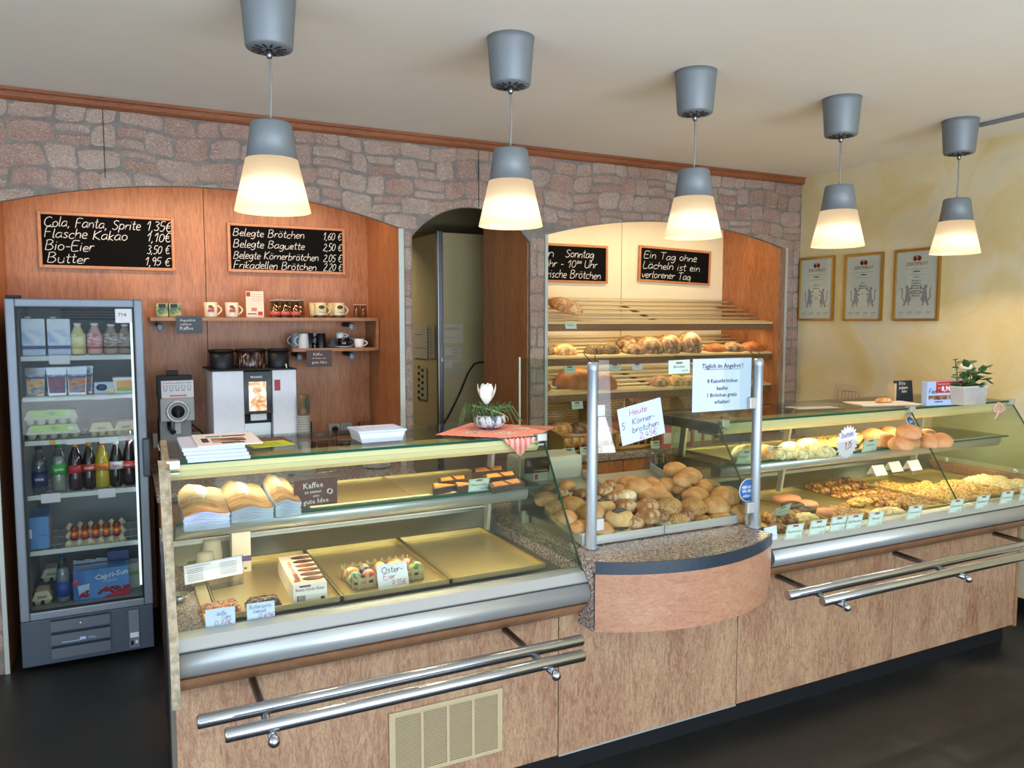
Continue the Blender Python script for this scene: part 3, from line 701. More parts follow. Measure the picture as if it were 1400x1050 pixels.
cL, KL = case('display_counter_left', 'glass display counter on the left holding trays, bags and Easter eggs', .113, 1.44, [(.24, .615), (.615, .99), (.99, 1.365)], [], [1.36])
cR, KR = case('display_counter_right', 'long glass display counter on the right full of pastries', 2.30, 4.385, [(2.43, 2.805), (2.805, 3.18), (3.18, 3.555), (3.555, 3.93), (3.93, 4.305)], [3.545], [2.36, 3.03, 4.06])
cL.name = 'display_counter'; cR.name = 'display_counter.001'
KL('granite_strip', MB().box(.125, 2.36, .742, .20, 3.07, .772), M['granite'])
KL('steel_strip', MB().box(.20, 2.36, .742, .236, 3.04, .785, .003), M['tray'])
# worn side board at the left end, thick front edge
def skew(mb):
    mb.v = [(v[0] + (v[1] - 2.24) * .034, v[1], v[2]) for v in mb.v]; return mb
sb = skew(MB().prism([(2.24, .60), (2.24, .79), (2.29, .84), (2.53, 1.207), (2.58, 1.226), (3.06, 1.226), (3.06, .60)], 'x', .100, .1205))
KL('side_board', sb, M['board'], 'worn pale side board')
KL('side_board_edge', MB().prism([(2.236, .60), (2.236, .79), (2.286, .843), (2.526, 1.210), (2.58, 1.230), (2.58, 1.226), (2.53, 1.204), (2.29, .838), (2.24, .786), (2.24, .60)], 'x', .099, .1215), M['board'])
# right end: glass end pane standing on a wooden rail
KR('end_glass', MB().prism([(2.31, .85), (2.59, 1.212), (3.05, 1.212), (3.05, .85)], 'x', 4.386, 4.392), M['glass_side'])
KR('end_rail', MB().prism([(2.31, .742), (2.31, .80), (3.10, .80), (3.10, .742)], 'x', 4.345, 4.385), M['base_edge'], 'reddish wooden rail at the right end')
KR('rail_cap', MB().box(4.345, 2.31, .80, 4.385, 3.10, .822, .002), M['base_edge'])
for y in (2.52, 2.92): KR('glass_knob', MB().lathe([(0, 0), (.014, 0), (.016, .004), (.016, .010), (.012, .014), (0, .014)], 16).xf(Matrix.Translation((4.345, y, .84)) @ Matrix.Rotation(-PI / 2, 4, 'Y')), M['alu'])
# end glass panes towards the middle
def end_pane(K, x):
    K('end_glass', MB().prism([(2.31, .79), (2.592, 1.212), (3.05, 1.212), (3.05, .79)], 'x', x, x + .005), M['glass_side'])
    K('end_glass_edge', MB().add([(x, 2.306, .79), (x + .006, 2.306, .79), (x + .006, 2.588, 1.212), (x, 2.588, 1.212), (x, 2.313, .79), (x + .006, 2.313, .79), (x + .006, 2.595, 1.212), (x, 2.595, 1.212)], [(0, 1, 2, 3), (7, 6, 5, 4), (0, 3, 7, 4), (1, 5, 6, 2)]), flat('2C3A32', .3))
KL('rear_fascia', MB().box(.14, 3.052, .852, 1.43, 3.07, .905, .001), flat('54483E', .5), 'dark brown strip behind the steel upstand'); KL('fascia_line', MB().box(.14, 3.047, .849, 1.43, 3.052, .853), M['white'])
end_pane(KL, 1.436); end_pane(KR, 2.30)
KR('end_beam', MB().prism([(2.59, 1.209), (2.59, 1.167), (3.07, 1.167), (3.07, 1.209)], 'x', 2.306, 2.335), M['steel_dark'], 'dark grey beam over the left end')

# ---------------------------------------------------------------- bag rails
def rails(label, xr0, xr1, xf0, xf1, posts):
    t = T('bag_rail', label, 'rail', ((xr0 + xr1) / 2, 2.07, .6))
    def rod(n, a, b, y, z, r):
        o = P(n, MB().tube([(a, y, z), (a + .004, y, z), (b - .004, y, z), (b, y, z)], [r * .86, r, r, r * .86], 18), M['steel_rail'], t, world=True)
    rod('rear_rod', xr0, xr1, 2.115, .613, .0185); rod('front_rod', xf0, xf1, 2.005, .617, .0185)
    for x in posts:
        P('bracket', MB().tube([(x, YP, .603), (x, 1.985, .588)], .0115, 12), M['steel_dark'], t, world=True)
        P('bracket_knob', MB().blob((x, 1.98, .586), .016, .016, .016), M['steel_rail'], t, world=True)
        P('rod_stud', MB().tube([(x, 2.115, .60), (x, 2.115, .606)], .009, 8).tube([(x, 2.005, .592), (x, 2.005, .604)], .009, 8), M['steel_rail'], t, world=True)
    return t
M['steel_rail'] = steel('rail_steel', 'BEC2C8', .2)
rails('pair of steel tube rails along the left counter front', .152, 1.325, .207, 1.262, (.322, 1.149))
rails('pair of steel tube rails along the right counter front', 2.24, 4.30, 2.30, 4.26, (2.404, 3.123, 3.859))

# ---------------------------------------------------------------- curved middle counter
mc = T('roll_counter', 'curved granite topped middle counter with a wooden apron', 'counter', (1.87, 2.6, .58))
KM = lambda n, mb, mt, lb=None: P(n, mb, mt, mc, lb, world=True)
A0, A1 = Vector((1.445, 2.225)), Vector((2.262, 2.225)); sag = .125; ch = (A1 - A0).x; RR = (ch * ch / 4 + sag * sag) / (2 * sag)
def arc(n=28, off=0, a=0, b=1):
    cx, cy = (A0.x + A1.x) / 2, 2.225 - sag + RR; am = math.asin(ch / 2 / RR)
    return [(cx + (RR + off) * math.sin(-am + 2 * am * (a + (b - a) * i / n)), cy - (RR + off) * math.cos(-am + 2 * am * (a + (b - a) * i / n))) for i in range(n + 1)]
KM('granite_top', MB().prism(arc(28, -.002) + [(2.28, 3.30), (1.445, 3.30)], 'z', .785, .824), M['granite'])
KM('granite_side', MB().box(1.442, 2.24, .575, 1.452, 3.30, .822), M['granite'])
KM('top_edge', MB().prism(arc(28, .003) + arc(28, -.004)[::-1], 'z', .783, .826), flat('22303E', .35), 'dark blue-black edging band')
KM('apron', MB().prism(arc(28, 0) + arc(28, -.016)[::-1], 'z', .578, .783), M['laminate_apron'], 'reddish wood apron following the curve')
KM('apron_floor', MB().prism(arc(28, -.01) + [(2.262, 2.33), (1.452, 2.33)], 'z', .578, .59), M['base_edge'])
KM('screw_cap', MB().lathe([(0, 0), (.012, 0), (.012, .01), (0, .012)], 14, (1.475, 2.42, .824)), M['alu'])
# glass guard: two posts, panes, clamps
gd = T('glass_guard', 'glass guard on two round aluminium posts around the bread rolls', 'glass guard', (1.87, 2.4, .824))
KG = lambda n, mb, mt, lb=None: P(n, mb, mt, gd, lb, world=True)
PL_, PR_ = Vector((1.525, 2.375)), Vector((2.268, 2.325))
for p in (PL_, PR_):
    KG('post', MB().lathe([(0, .824), (.027, .824), (.027, .830), (.0195, .833), (.0195, 1.475), (.0205, 1.477), (.0205, 1.50), (.014, 1.506), (0, 1.506)], 24, (p.x, p.y, 0)), M['alu_post'] if 'alu_post' in M else M['alu'])
    sx = 1 if p is PL_ else -1
    for z in (.91, 1.33): KG('clamp', MB().box(p.x + sx * .012, p.y - .012, z - .022, p.x + sx * .048, p.y + .006, z + .022, .003), M['alu'])
    KG('cable_tie', MB().tube([(p.x - .02, p.y + .03, 1.535), (p.x - .005, p.y - .02, 1.495), (p.x + .022, p.y + .02, 1.528)], .002, 5), M['dark'])
def pane(name, a, b, z0, z1, th=.006, mt='glass'):
    d = (b - a).normalized() * 1; n = Vector((-d.y, d.x)) * th / 2
    KG(name, MB().add([(a.x - n.x, a.y - n.y, z0), (b.x - n.x, b.y - n.y, z0), (b.x + n.x, b.y + n.y, z0), (a.x + n.x, a.y + n.y, z0), (a.x - n.x, a.y - n.y, z1), (b.x - n.x, b.y - n.y, z1), (b.x + n.x, b.y + n.y, z1), (a.x + n.x, a.y + n.y, z1)],
                         [(0, 1, 5, 4), (2, 3, 7, 6), (0, 4, 7, 3), (1, 2, 6, 5)]), M[mt])
    for q in ((b,) if name == 'left_pane' else ()):
        KG('pane_edge', MB().box(q.x - .0025, q.y - .003, z0, q.x + .0025, q.y + .003, z1), M['pane_edge'])
M['pane_edge'] = flat('C9D4CE', .3)
pane('front_pane', PL_ + Vector((.024, 0)), PR_ - Vector((.024, 0)), .86, 1.512)
pane('left_pane', PL_ + Vector((-.0, .024)), Vector((1.475, 2.85)), .86, 1.505, mt='glass_side')
pane('right_pane', PR_ + Vector((0, .024)), Vector((2.268, 2.85)), .86, 1.50, mt='glass_side')
for q in ((1.50, 2.395), (2.255, 2.345), (1.465, 2.80)): KG('foot_clip', MB().box(q[0], q[1], .824, q[0] + .028, q[1] + .02, .875, .003), M['alu'])
# ---------------------------------------------------------------- glass-door fridge and what is in it
fb = flat('3E4A58', .4); fin = flat('8C9496', .55); fdoor = flat('747E89', .42, .3)
fg = T('drinks_fridge', 'tall glass-door fridge with a silver frame and dark base, full of drinks and eggs', 'fridge', (-.17, 4.5, 0))
KF = lambda n, mb, mt, lb=None: P(n, mb, mt, fg, lb, world=True)
KF('body', MB().box(-.446, 4.235, .02, -.41, 4.80, 1.758, .004).box(.08, 4.235, .02, .116, 4.80, 1.758, .004).box(-.44, 4.235, 1.72, .11, 4.80, 1.758).box(-.44, 4.235, .02, .11, 4.80, .285), fb)
KF('inner_back', MB().box(-.41, 4.76, .285, .08, 4.79, 1.72), fin)
KF('inner_side', MB().box(-.41, 4.24, .285, -.404, 4.76, 1.72), fin); KF('inner_side', MB().box(.074, 4.24, .285, .08, 4.76, 1.72), fin)
KF('inner_floor', MB().box(-.404, 4.24, .280, .074, 4.76, .288), fin)
KF('light_strip', MB().box(.062, 4.245, .34, .0735, 4.262, 1.70), flat('E8F4FA', .4, 0, 0, 1.2))
area('fridge_light', (.055, 4.262, 1.05), (0, math.radians(55), 0), .012, 1.3, 1.5, (.95, .98, 1))
KF('air_grille', MB().box(-.25, 4.70, 1.66, .03, 4.72, 1.715), M['dark'])
for k in range(3): KF('grille_bar', MB().box(-.25, 4.69, 1.672 + k * .014, .03, 4.70, 1.676 + k * .014), fin)
def frame_ring(x0, x1, z0, z1, w, y0, y1, b):
    return [MB().box(x0, y0, z0, x0 + w, y1, z1, b), MB().box(x1 - w, y0, z0, x1, y1, z1, b), MB().box(x0 + w, y0, z1 - w, x1 - w, y1, z1, b), MB().box(x0 + w, y0, z0, x1 - w, y1, z0 + w, b)]
dr = P('door', MB().box(-.404, 4.196, .296, .085, 4.200, 1.72), M['fridge_glass'], fg, world=True)
for m in frame_ring(-.444, .118, .254, 1.756, .038, 4.185, 4.232, .006): P('door_frame', m, fdoor, dr, world=True)
for m in frame_ring(-.408, .082, .290, 1.722, .010, 4.190, 4.20, 0): P('gasket', m, M['black'], dr, world=True)
P('door_handle', MB().box(.095, 4.150, .90, .128, 4.19, 1.085, .006), flat('1F3040', .35), dr, world=True)
P('price_sticker', MB().box(-.0, 4.1935, 1.645, .078, 4.1955, 1.712), M['paper'], dr, world=True)
mb = MB(); printed(mb, '798', .012, 1.675, .018, 4.193); P('print', mb, M['ink'], dr, world=True)
KF('hinge_cap', MB().box(-.44, 4.19, 1.757, -.38, 4.23, 1.770, .003), M['black'])
KF('kick_panel', MB().box(-.446, 4.20, .03, .116, 4.235, .248, .004), fb)
for k in range(3): KF('louvre', MB().prism([(4.195, .052 + k * .066), (4.180, .058 + k * .066), (4.186, .105 + k * .066), (4.20, .112 + k * .066)], 'x', -.325, -.075), flat('364352', .45))
KF('control_plate', MB().box(.006, 4.192, .045, .052, 4.20, .235, .002), flat('6A7684', .4))
KF('thermostat', MB().box(.010, 4.188, .098, .048, 4.193, .122), M['paper']); KF('switch', MB().box(.012, 4.188, .06, .024, 4.193, .082), M['black']); KF('switch', MB().box(.032, 4.188, .066, .044, 4.193, .082), M['paper'])
KF('lock', MB().lathe([(0, 0), (.006, 0), (.006, .004), (0, .004)], 12).xf(Matrix.Translation((-.2, 4.182, .215)) @ Matrix.Rotation(PI / 2, 4, 'X')), M['alu'])
mb = MB(); mb.box(-.28, 4.1785, .132, -.20, 4.179, .135); mb.box(-.205, 4.178, .134, -.180, 4.1795, .147); printed(mb, 'Ultra', -.17, .134, .012, 4.1785); KF('emblem', mb, flat('A8C4EA', .4))
shz = [1.489, 1.298, 1.090, .830, .562]
for z in shz:
    KF('shelf', MB().box(-.400, 4.272, z - .022, .070, 4.285, z, .001), flat('C8D2CC', .5))
    g = MB()
    for k in range(16): g.box(-.395 + k * .0305, 4.285, z - .008, -.392 + k * .0305, 4.74, z - .004)
    for y in (4.40, 4.55, 4.70): g.box(-.40, y, z - .011, .07, y + .004, z - .007)
    KF('shelf_grid', g, M['alu'])
for (a, b, z, h) in ((-.285, -.20, 1.492, .042), (-.10, -.045, 1.30, .026), (.01, .065, 1.297, .020), (-.23, -.15, 1.09, .026), (-.09, -.01, 1.09, .030), (-.345, -.265, .835, .044), (-.105, -.03, .835, .044)):
    KF('shelf_label', MB().box(a, 4.268, z - h, b, 4.270, z), M['paper'])
KF('shelf_label', MB().box(-.30, 4.269, 1.07, -.275, 4.271, 1.088), flat('E8A23C', .6), 'orange shelf label')
KF('shelf_label', MB().box(-.42, 4.30, .0, -.41, 4.31, .01), fb) if False else None
YB = 4.345
def fx(u, v): return PY(u, v, YB).x
# milk cartons
def carton(x, lb):
    t = T('milk_carton', lb, 'carton', (x, 4.36, 1.489), 0, 'milk cartons on the top shelf of the fridge')
    P('box', MB().box(-.047, -.05, 0, .047, .05, .176, .002), flat('AFBFDC', .5), t)
    P('picture', MB().box(-.0472, -.0508, .052, .0472, -.0502, .174), M['milkpic'], t)
    P('stripe', MB().box(-.0474, -.0512, .032, .0474, -.0505, .048), flat('22306E', .5), t)
    P('cap', MB().lathe([(0, .176), (.014, .176), (.014, .186), (0, .186)], 12, (-.025, .0, 0)), M['white'], t); return t
n = NT('milk_picture'); n.set(n.ramp(n.noise(14, detail=4, dist=.8), [(.35, '8FA6D2'), (.55, 'D4DDE2'), (.7, 'B8C4D8')]), .5); M['milkpic'] = n.m
carton(-.347, 'left one of the two blue and white milk cartons in the fridge'); carton(-.243, 'right one of the two blue and white milk cartons in the fridge')
BOT = {}
def bottle(name, label, x, z, y=4.345, h=.235, r=.033, body='20100C', cap='C81E24', lab=None, lz=(.095, .14), txt=None, tcol='white', neck=.010, waist=True, group=None, clear=False):
    t = T(name, label, 'bottle', (x, y, z), 0, group)
    pf = [(0, .004), (r * .8, 0), (r, .010), (r, h * .30), (r * (.90 if waist else 1), h * .37), (r * (.97 if waist else 1), h * .48), (r * (.97 if waist else 1), h * .60), (r * .78, h * .74), (neck * 1.35, h * .87), (neck * 1.1, h * .93), (neck * 1.1, h * .94), (0, h * .94)]
    P('bottle_body', MB().lathe(pf, 20), (M['tumbler'] if clear else flat(body, .12)), t)
    if clear: P('liquid', MB().lathe([(a * .94, b_) for a, b_ in pf[:8]] + [(0, h * .74)], 16), flat(body, .3), t)
    P('cap', MB().lathe([(0, h), (neck * 1.35, h), (neck * 1.4, h * .985), (neck * 1.4, h * .925), (0, h * .925)], 14), flat(cap, .4), t)
    if lab: P('label', MB().lathe([(r * 1.0, lz[0]), (r * 1.03, lz[0]), (r * 1.03, lz[1]), (r * 1.0, lz[1])], 20), M['lab_' + lab] if 'lab_' + lab in M else flat(lab, .5), t)
    if txt:
        m = MB(); printed(m, txt, 0, (lz[0] + lz[1]) / 2 - .006, .013, 0, 'CENTER', .02); R_ = r * 1.05
        m.v = [(R_ * math.sin(v[0] / R_), -R_ * math.cos(v[0] / R_), v[2]) for v in m.v]; P('lettering', m, M[tcol] if tcol in M else flat(tcol, .5), t)
    return t
n = NT('lemon_label'); n.set(n.ramp(n.noise(30, n.co((1, 1, 2)), 2, dist=1), [(.4, 'E8E4CC'), (.5, 'D9CD6A'), (.6, 'ECE8D8')]), .5); M['lab_vanilla'] = n.m
n = NT('berry_label'); n.set(n.ramp(n.noise(30, n.co((1, 1, 2)), 2, dist=1), [(.4, 'E6D0CC'), (.5, 'C24444'), (.6, 'E8D8D4')]), .5); M['lab_berry'] = n.m
n = NT('choc_label'); n.set(n.ramp(n.noise(30, n.co((1, 1, 2)), 2, dist=1), [(.4, 'DAD2CC'), (.5, '6A4438'), (.6, 'CFC4BC')]), .5); M['lab_choc'] = n.m
gk = 'milk drink bottles on the top shelf of the fridge'
for i, (x, b_, lb, nm, st) in enumerate(((-.166, 'DCD29A', 'vanilla', 'yellow labelled milk drink bottle', 'C8B468'), (-.093, 'CFA8A0', 'berry', 'pink labelled milk drink bottle with red band', 'B84048'), (-.022, 'A89080', 'choc', 'brown milk drink bottle next to the pink one', '5A4038'), (.040, 'A08C80', 'choc', 'brown milk drink bottle beside the fridge door edge', '5A4038'))):
    t = bottle('milk_drink', nm, x, 1.489, h=.155 if i < 2 else .15, r=.0335, body=b_, cap='DDE0DC', lab=lb, lz=(.04, .105), neck=.012, waist=False, group=gk)
    P('band', MB().lathe([(.0346, .030), (.0352, .030), (.0352, .042), (.0346, .042)], 20), flat(st, .5), t)
# drink pouches, butter, tub
def pouch(x, y, lb, tint):
    t = T('drink_pouch', lb, 'drink pouch', (x, y, 1.298), rnd.uniform(-.15, .15), 'silver drink pouches in the fridge')
    pr = [(-.036, 0), (.036, 0), (.042, .12), (.046, .135), (-.046, .135), (-.042, .12)]
    vs = []; 
    for (a, z) in pr:
        d = .018 * (1 - z / .135) + .0012; vs += [(a, -d, z), (a, d, z)]
    P('pouch', MB().add(vs, [(0, 2, 4, 10), (4, 6, 8, 10), (1, 11, 5, 3), (5, 11, 9, 7), (0, 1, 3, 2), (2, 3, 5, 4), (4, 5, 7, 6), (6, 7, 9, 8), (8, 9, 11, 10), (10, 11, 1, 0)]), flat('A9B2BC', .25, .8), t)
    P('front_print', MB().add([(-.033, -.019, .012), (.033, -.019, .012), (.040, -.0045, .108), (-.040, -.0045, .108)], [(0, 1, 2, 3)]), M['fruit_' + tint], t)
    m = MB(); printed(m, 'Capri-Sun', 0, 0, .012, 0, 'CENTER', .02); m.v = [(v[0], -.0075 - (.10 - (v[2] + .09)) * .12, v[2] + .092) for v in m.v]
    P('lettering', m, M['white'], t)
    P('print_band', MB().add([(-.039, -.0085, .082), (.039, -.0085, .082), (.041, -.0035, .116), (-.041, -.0035, .116)], [(0, 1, 2, 3)]), flat('27458E', .4), t)
    return t
for k, cols in (('orange', ('5E86B8', 'E2C070', 'C87A3C')), ('cherry', ('3E3A6E', '9A3A58', '5A2038')), ('red', ('4E78B0', 'C88848', 'A85030'))):
    n = NT('fruit_' + k); n.set(n.ramp(n.noise(38, detail=2), [(.38, cols[0]), (.5, cols[1]), (.6, cols[2])]), .35); M['fruit_' + k] = n.m
pouch(-.348, 4.33, 'silver drink pouch with lemon picture at the left of its shelf', 'orange'); pouch(-.262, 4.335, 'silver drink pouch with dark cherry picture in the fridge', 'cherry'); pouch(-.175, 4.33, 'front silver drink pouch with orange fruit picture', 'red')
pouch(-.150, 4.40, 'silver drink pouch mostly hidden behind the orange fruit one', 'red')
t = T('butter_pack', 'pale blue butter packet with a dark oval, in the fridge', 'packet', (-.060, 4.345, 1.298))
P('packet', MB().box(-.044, -.03, 0, .044, .03, .058, .002), flat('BCCDE2', .5), t)
P('oval', MB().lathe([(0, 0), (.024, 0), (0, .0003)], 24).xf(Matrix.Translation((-.012, -.0303, .032)) @ Matrix.Rotation(PI / 2, 4, 'X') @ Matrix.Diagonal((1, .7, 1, 1))), flat('1E3E7A', .5), t)
P('yellow_print', MB().box(.015, -.0306, .004, .042, -.0301, .026), flat('E6D680', .5), t)
t = T('margarine_tub', 'white tub with an orange and green picture, beside the butter', 'tub', (.034, 4.345, 1.298))
P('tub', MB().prism([(-.046, 0), (.046, 0), (.055, .06), (.055, .066), (-.055, .066), (-.046, 0)][:5], 'y', -.035, .035), flat('E8E8E0', .45), t)
P('lid', MB().box(-.057, -.038, .062, .057, .038, .080, .006), flat('EDEDE6', .45), t)
P('picture', MB().box(-.040, -.0398, .012, .042, -.0385, .062, 0), flat('F0A848', .5), t)
P('green_band', MB().box(-.040, -.0402, .012, .042, -.0396, .028), flat('8CB83C', .5), t)
# egg boxes
def eggbox(lb, x, z, w, col, top, n):
    t = T('egg_carton', lb, 'egg carton', (x, 4.345, z), 0, 'egg cartons in the fridge')
    m = MB().box(-w / 2, -.05, .026, w / 2, .05, .034, .001)
    for k in range(n):
        for yy in (-.026, .026): m.lathe([(0, .001), (.014, .001), (w / n * .47, .028)], 10, (-w / 2 + (k + .5) * w / n, yy, 0))
    P('base', m, col, t)
    P('lid', MB().prism([(-w / 2 + .002, .034), (w / 2 - .002, .034), (w / 2 - .014, .066), (w / 2 - .022, .070), (-w / 2 + .022, .070), (-w / 2 + .014, .066)], 'y', -.048, .048), col, t)
    if top:
        P('printed_sleeve', MB().prism([(-w / 2 + .018, .036), (w / 2 - .03, .036), (w / 2 - .036, .0705), (-w / 2 + .024, .0705)], 'y', -.0492, .049), flat('8DBE44', .5), t)
        P('emblem', MB().box(-.010, -.0500, .046, .012, -.0494, .060), flat('2E7A3A', .5), t)
        P('egg_picture', MB().blob((.07, -.0495, .052), .012, .001, .009), M['paper'], t)
    else: P('notch', MB().box(-.02, -.0488, .034, .02, -.0478, .048), flat('8E8874', .7), t)
    return t
pulp = flat('B5B8A8', .8); pulp2 = flat('C9C3A4', .8)
eggbox('lower one of two stacked egg cartons with a green sleeve', -.282, 1.090, .225, pulp, 1, 5); eggbox('upper one of two stacked egg cartons with a green sleeve', -.288, 1.161, .225, pulp, 1, 5)
eggbox('small plain egg carton in the middle of the egg shelf', -.078, 1.090, .108, pulp2, 0, 3); eggbox('small plain egg carton at the right end of the egg shelf', .028, 1.090, .106, pulp2, 0, 3)
eggbox('small plain egg carton on the fridge floor', -.362, .288, .085, pulp2, 0, 2)
eggbox('grey egg carton at the back on the fridge floor, above the plain one', -.33, .36, .085, pulp, 0, 2).location.y = 4.47
# bottles
gb = 'drink bottles on the fourth shelf of the fridge'
bottle('water_bottle', 'dark blue labelled water bottle at the left end of the bottle shelf', -.352, .830, body='5E7484', cap='22354E', lab='1F3564', lz=(.03, .105), txt='VIVA', group=gb, h=.225, clear=True)
bottle('lemonade_bottle', 'clear bottle with a green cap and green label', -.270, .830, body='9FB0AE', cap='1E7A3E', lab='3FA852', lz=(.085, .135), txt='Sprite', group=gb, h=.23, clear=True)
bottle('mixed_cola_bottle', 'dark bottle with an orange cap and plain red label', -.200, .830, body='2A1A24', cap='E0912E', lab='B83A40', lz=(.085, .125), group=gb, h=.23)
bottle('orange_cola_bottle', 'dark bottle with orange cap and orange-edged label', -.140, .830, body='1C1214', cap='D0862C', lab='A8483A', lz=(.09, .125), txt='mezzo', group=gb, h=.23, r=.030)
bottle('orangeade_bottle', 'orangeade bottle with yellow contents and blue lettering', -.085, .830, body='A8962A', cap='B8442E', lab='DE7E24', lz=(.09, .125), txt='Fanta', tcol='ink_blue', group=gb, h=.23)
bottle('light_cola_bottle', 'dark cola bottle with a white cap and silver label', -.022, .830, body='1A1212', cap='E6E6E4', lab='C8CACE', lz=(.09, .128), txt='light', tcol='ink_red', group=gb, h=.23, r=.031)
bottle('cola_bottle', 'red-capped cola bottle, second from the fridge light', .036, .830, body='160D0C', cap='D2222A', lab='C8262C', lz=(.09, .125), txt='Coca-Cola', group=gb, h=.24, r=.029, y=4.35)
bottle('cola_bottle', 'red-capped cola bottle closest to the fridge light', .092 - .040 + .035, .830, body='160D0C', cap='D2222A', lab='C8262C', lz=(.09, .125), txt='Cola', group=gb, h=.245, r=.026, y=4.40).location.x = .066 - .026
# juice box, painted eggs on a tray
n = NT('blue_box_print'); n.set(n.ramp(n.noise(7, n.co((1, 1, .4)), 2), [(.3, '1F4E94'), (.6, '4E8CC8')]), .4); M['bluebox'] = n.m
t = T('juice_box', 'blue juice carton standing at the left of the painted eggs', 'carton', (-.362, 4.40, .562))
P('box', MB().box(-.04, -.09, 0, .04, .11, .155, .002), M['bluebox'], t)
P('side_picture', MB().box(.0402, -.08, .01, .041, .10, .14), M['fruit_orange'], t); P('white_label', MB().box(-.0405, -.0912, .055, -.030, -.0905, .10), M['paper'], t)
m = MB(); m.box(0, -.0915, .065, .03, -.0905, .067); P('print', m, M['ink'], t)
tr = T('egg_tray', 'pale cardboard tray tilted in the fridge holding ten painted eggs', 'tray', (-.125, 4.42, .575))
m = MB().box(-.125, -.085, 0, .125, .085, .012, .003)
for k in range(6):
    for q in range(3): m.lathe([(.020, .010), (.006, .036), (0, .036)], 8, (-.118 + k * .047, -.07 + q * .07, 0))
P('tray', m, pulp2, tr); tr.rotation_euler = (math.radians(24), 0, 0)
eggm = {}
def egg(c, r, cols, lb, grp, rot=0, tilt=0):
    t = T('painted_egg', lb, 'egg', c, rot, grp); t.rotation_euler = (tilt, 0, rot)
    f = lambda x, y, z: 1 - .08 * z if True else 1
    bands = len(cols)
    for i, cc in enumerate(cols):
        pass
    m = MB(); n_, mm = 16, 10
    mats = [flat(c_, .28) for c_ in cols]
    vs = []
    for i in range(mm + 1):
        ph = PI * i / mm
        for j in range(n_):
            th = 2 * PI * j / n_; k = 1 - .09 * math.cos(ph); vs.append((r * math.sin(ph) * math.cos(th) * k, r * math.sin(ph) * math.sin(th) * k, r * 1.28 * math.cos(ph)))
    b0 = len(m.v); m.v += vs
    for i in range(mm):
        for j in range(n_):
            m.f.append((i * n_ + j, (i + 1) * n_ + j, (i + 1) * n_ + (j + 1) % n_, i * n_ + (j + 1) % n_)); m.m.append(min(int(i * bands / mm), bands - 1)); m.sm.append(True)
    P('shell', m, mats, t); return t
ea = math.radians(24)
for j in range(5):
    for i in range(2):
        x = -.095 + j * .047; yy = -.035 + i * .055; c = (-.125 + x + .0, 4.42 + yy * math.cos(ea) - .03 * math.sin(ea), .575 + yy * math.sin(ea) + .034 * math.cos(ea))
        if i == 0: egg(c, .0195, ['E08A2E', 'C8503A', '5A3A6A', '1E5A64'], ['leftmost', 'second', 'middle', 'fourth', 'rightmost'][j] + ' painted egg of the front row on the fridge tray', 'painted eggs on the fridge tray', 0, ea)
        else: egg(c, .0195, ['6A3424', 'C8503A', 'D88A34'], ['leftmost', 'second', 'middle', 'fourth', 'rightmost'][j] + ' painted egg of the rear row on the fridge tray', 'painted eggs on the fridge tray', 0, ea)
# fridge floor
bottle('water_bottle', 'blue-capped water bottle on the fridge floor', -.272, .288, body='8CA2B4', cap='1E3A6A', lab='2A4A8E', lz=(.03, .105), h=.225, r=.032, clear=True, y=4.32)
t = T('drink_multipack', 'blue box of cherry drink pouches with white lettering, on the fridge floor', 'box', (-.107, 4.34, .288))
P('box', MB().box(-.122, -.055, 0, .122, .055, .148, .002), M['bluebox'], t)
m = MB(); printed(m, 'Capri-Sun', .045, .100, .026, -.0565, 'CENTER', .012); m.v = [(v[0], v[1], v[2] + (v[0] - .03) * .12) for v in m.v]; P('lettering', m, M['white'], t)
m = MB(); printed(m, 'CHERRY', .035, .078, .014, -.0565, 'CENTER'); P('lettering', m, flat('9FC4EA', .5), t)
m = MB()
for k in range(26): m.blob((rnd.uniform(-.02, .118), -.056, rnd.uniform(.026, .052)), .0085, .0012, .0085, 8, 5)
for k in range(10): m.blob((rnd.uniform(-.095, -.060), -.056, rnd.uniform(.020, .048)), .0085, .0012, .0085, 8, 5)
P('cherry_picture', m, flat('8E1E30', .35), t)
P('red_corner', MB().add([(.0, -.0566, .001), (.121, -.0566, .001), (.121, -.0566, .040), (.08, -.0566, .034)], [(0, 1, 2, 3)]), flat('B82838', .5), t)
P('glass_picture', MB().add([(-.104, -.0557, .075), (-.052, -.0557, .082), (-.058, -.0557, .014), (-.096, -.0557, .012)], [(0, 1, 2, 3)]), flat('A8C8E4', .4), t)
m = MB().blob((-.112, -.056, .092), .014, .001, .014, 12, 5); P('red_disc', m, flat('C03040', .4), t)
t = T('drink_pouch', 'row of silver pouch tops sticking up behind the cherry box', 'drink pouch', (-.16, 4.43, .288)); del t['category']; bpy.data.objects.remove(t)
for k in range(3):
    t = T('drink_pouch', ['left', 'middle', 'right'][k] + ' silver pouch sticking up behind the cherry drink box', 'drink pouch', (-.205 + k * .05, 4.42, .288), 0, 'silver pouches behind the cherry box')
    P('pouch', MB().prism([(-.022, 0), (.022, 0), (.026, .165), (-.026, .172)], 'y', -.012, .012), flat('9AA4B0', .2, .9), t)
t = T('blue_pack', 'dark blue slotted pack at the back of the fridge floor', 'pack', (-.03, 4.47, .288))
P('pack', MB().box(-.05, -.04, 0, .05, .04, .19, .004), flat('384A80', .45), t)
t = T('folded_carton', 'pale green folded carton at the right of the fridge floor', 'carton', (.040, 4.42, .288))
P('carton', MB().box(-.025, -.05, 0, .028, .05, .13, .003), flat('A8B4A0', .6), t); P('green_band', MB().box(-.0255, -.0505, .07, .0285, -.0502, .09), flat('7EA060', .6), t)

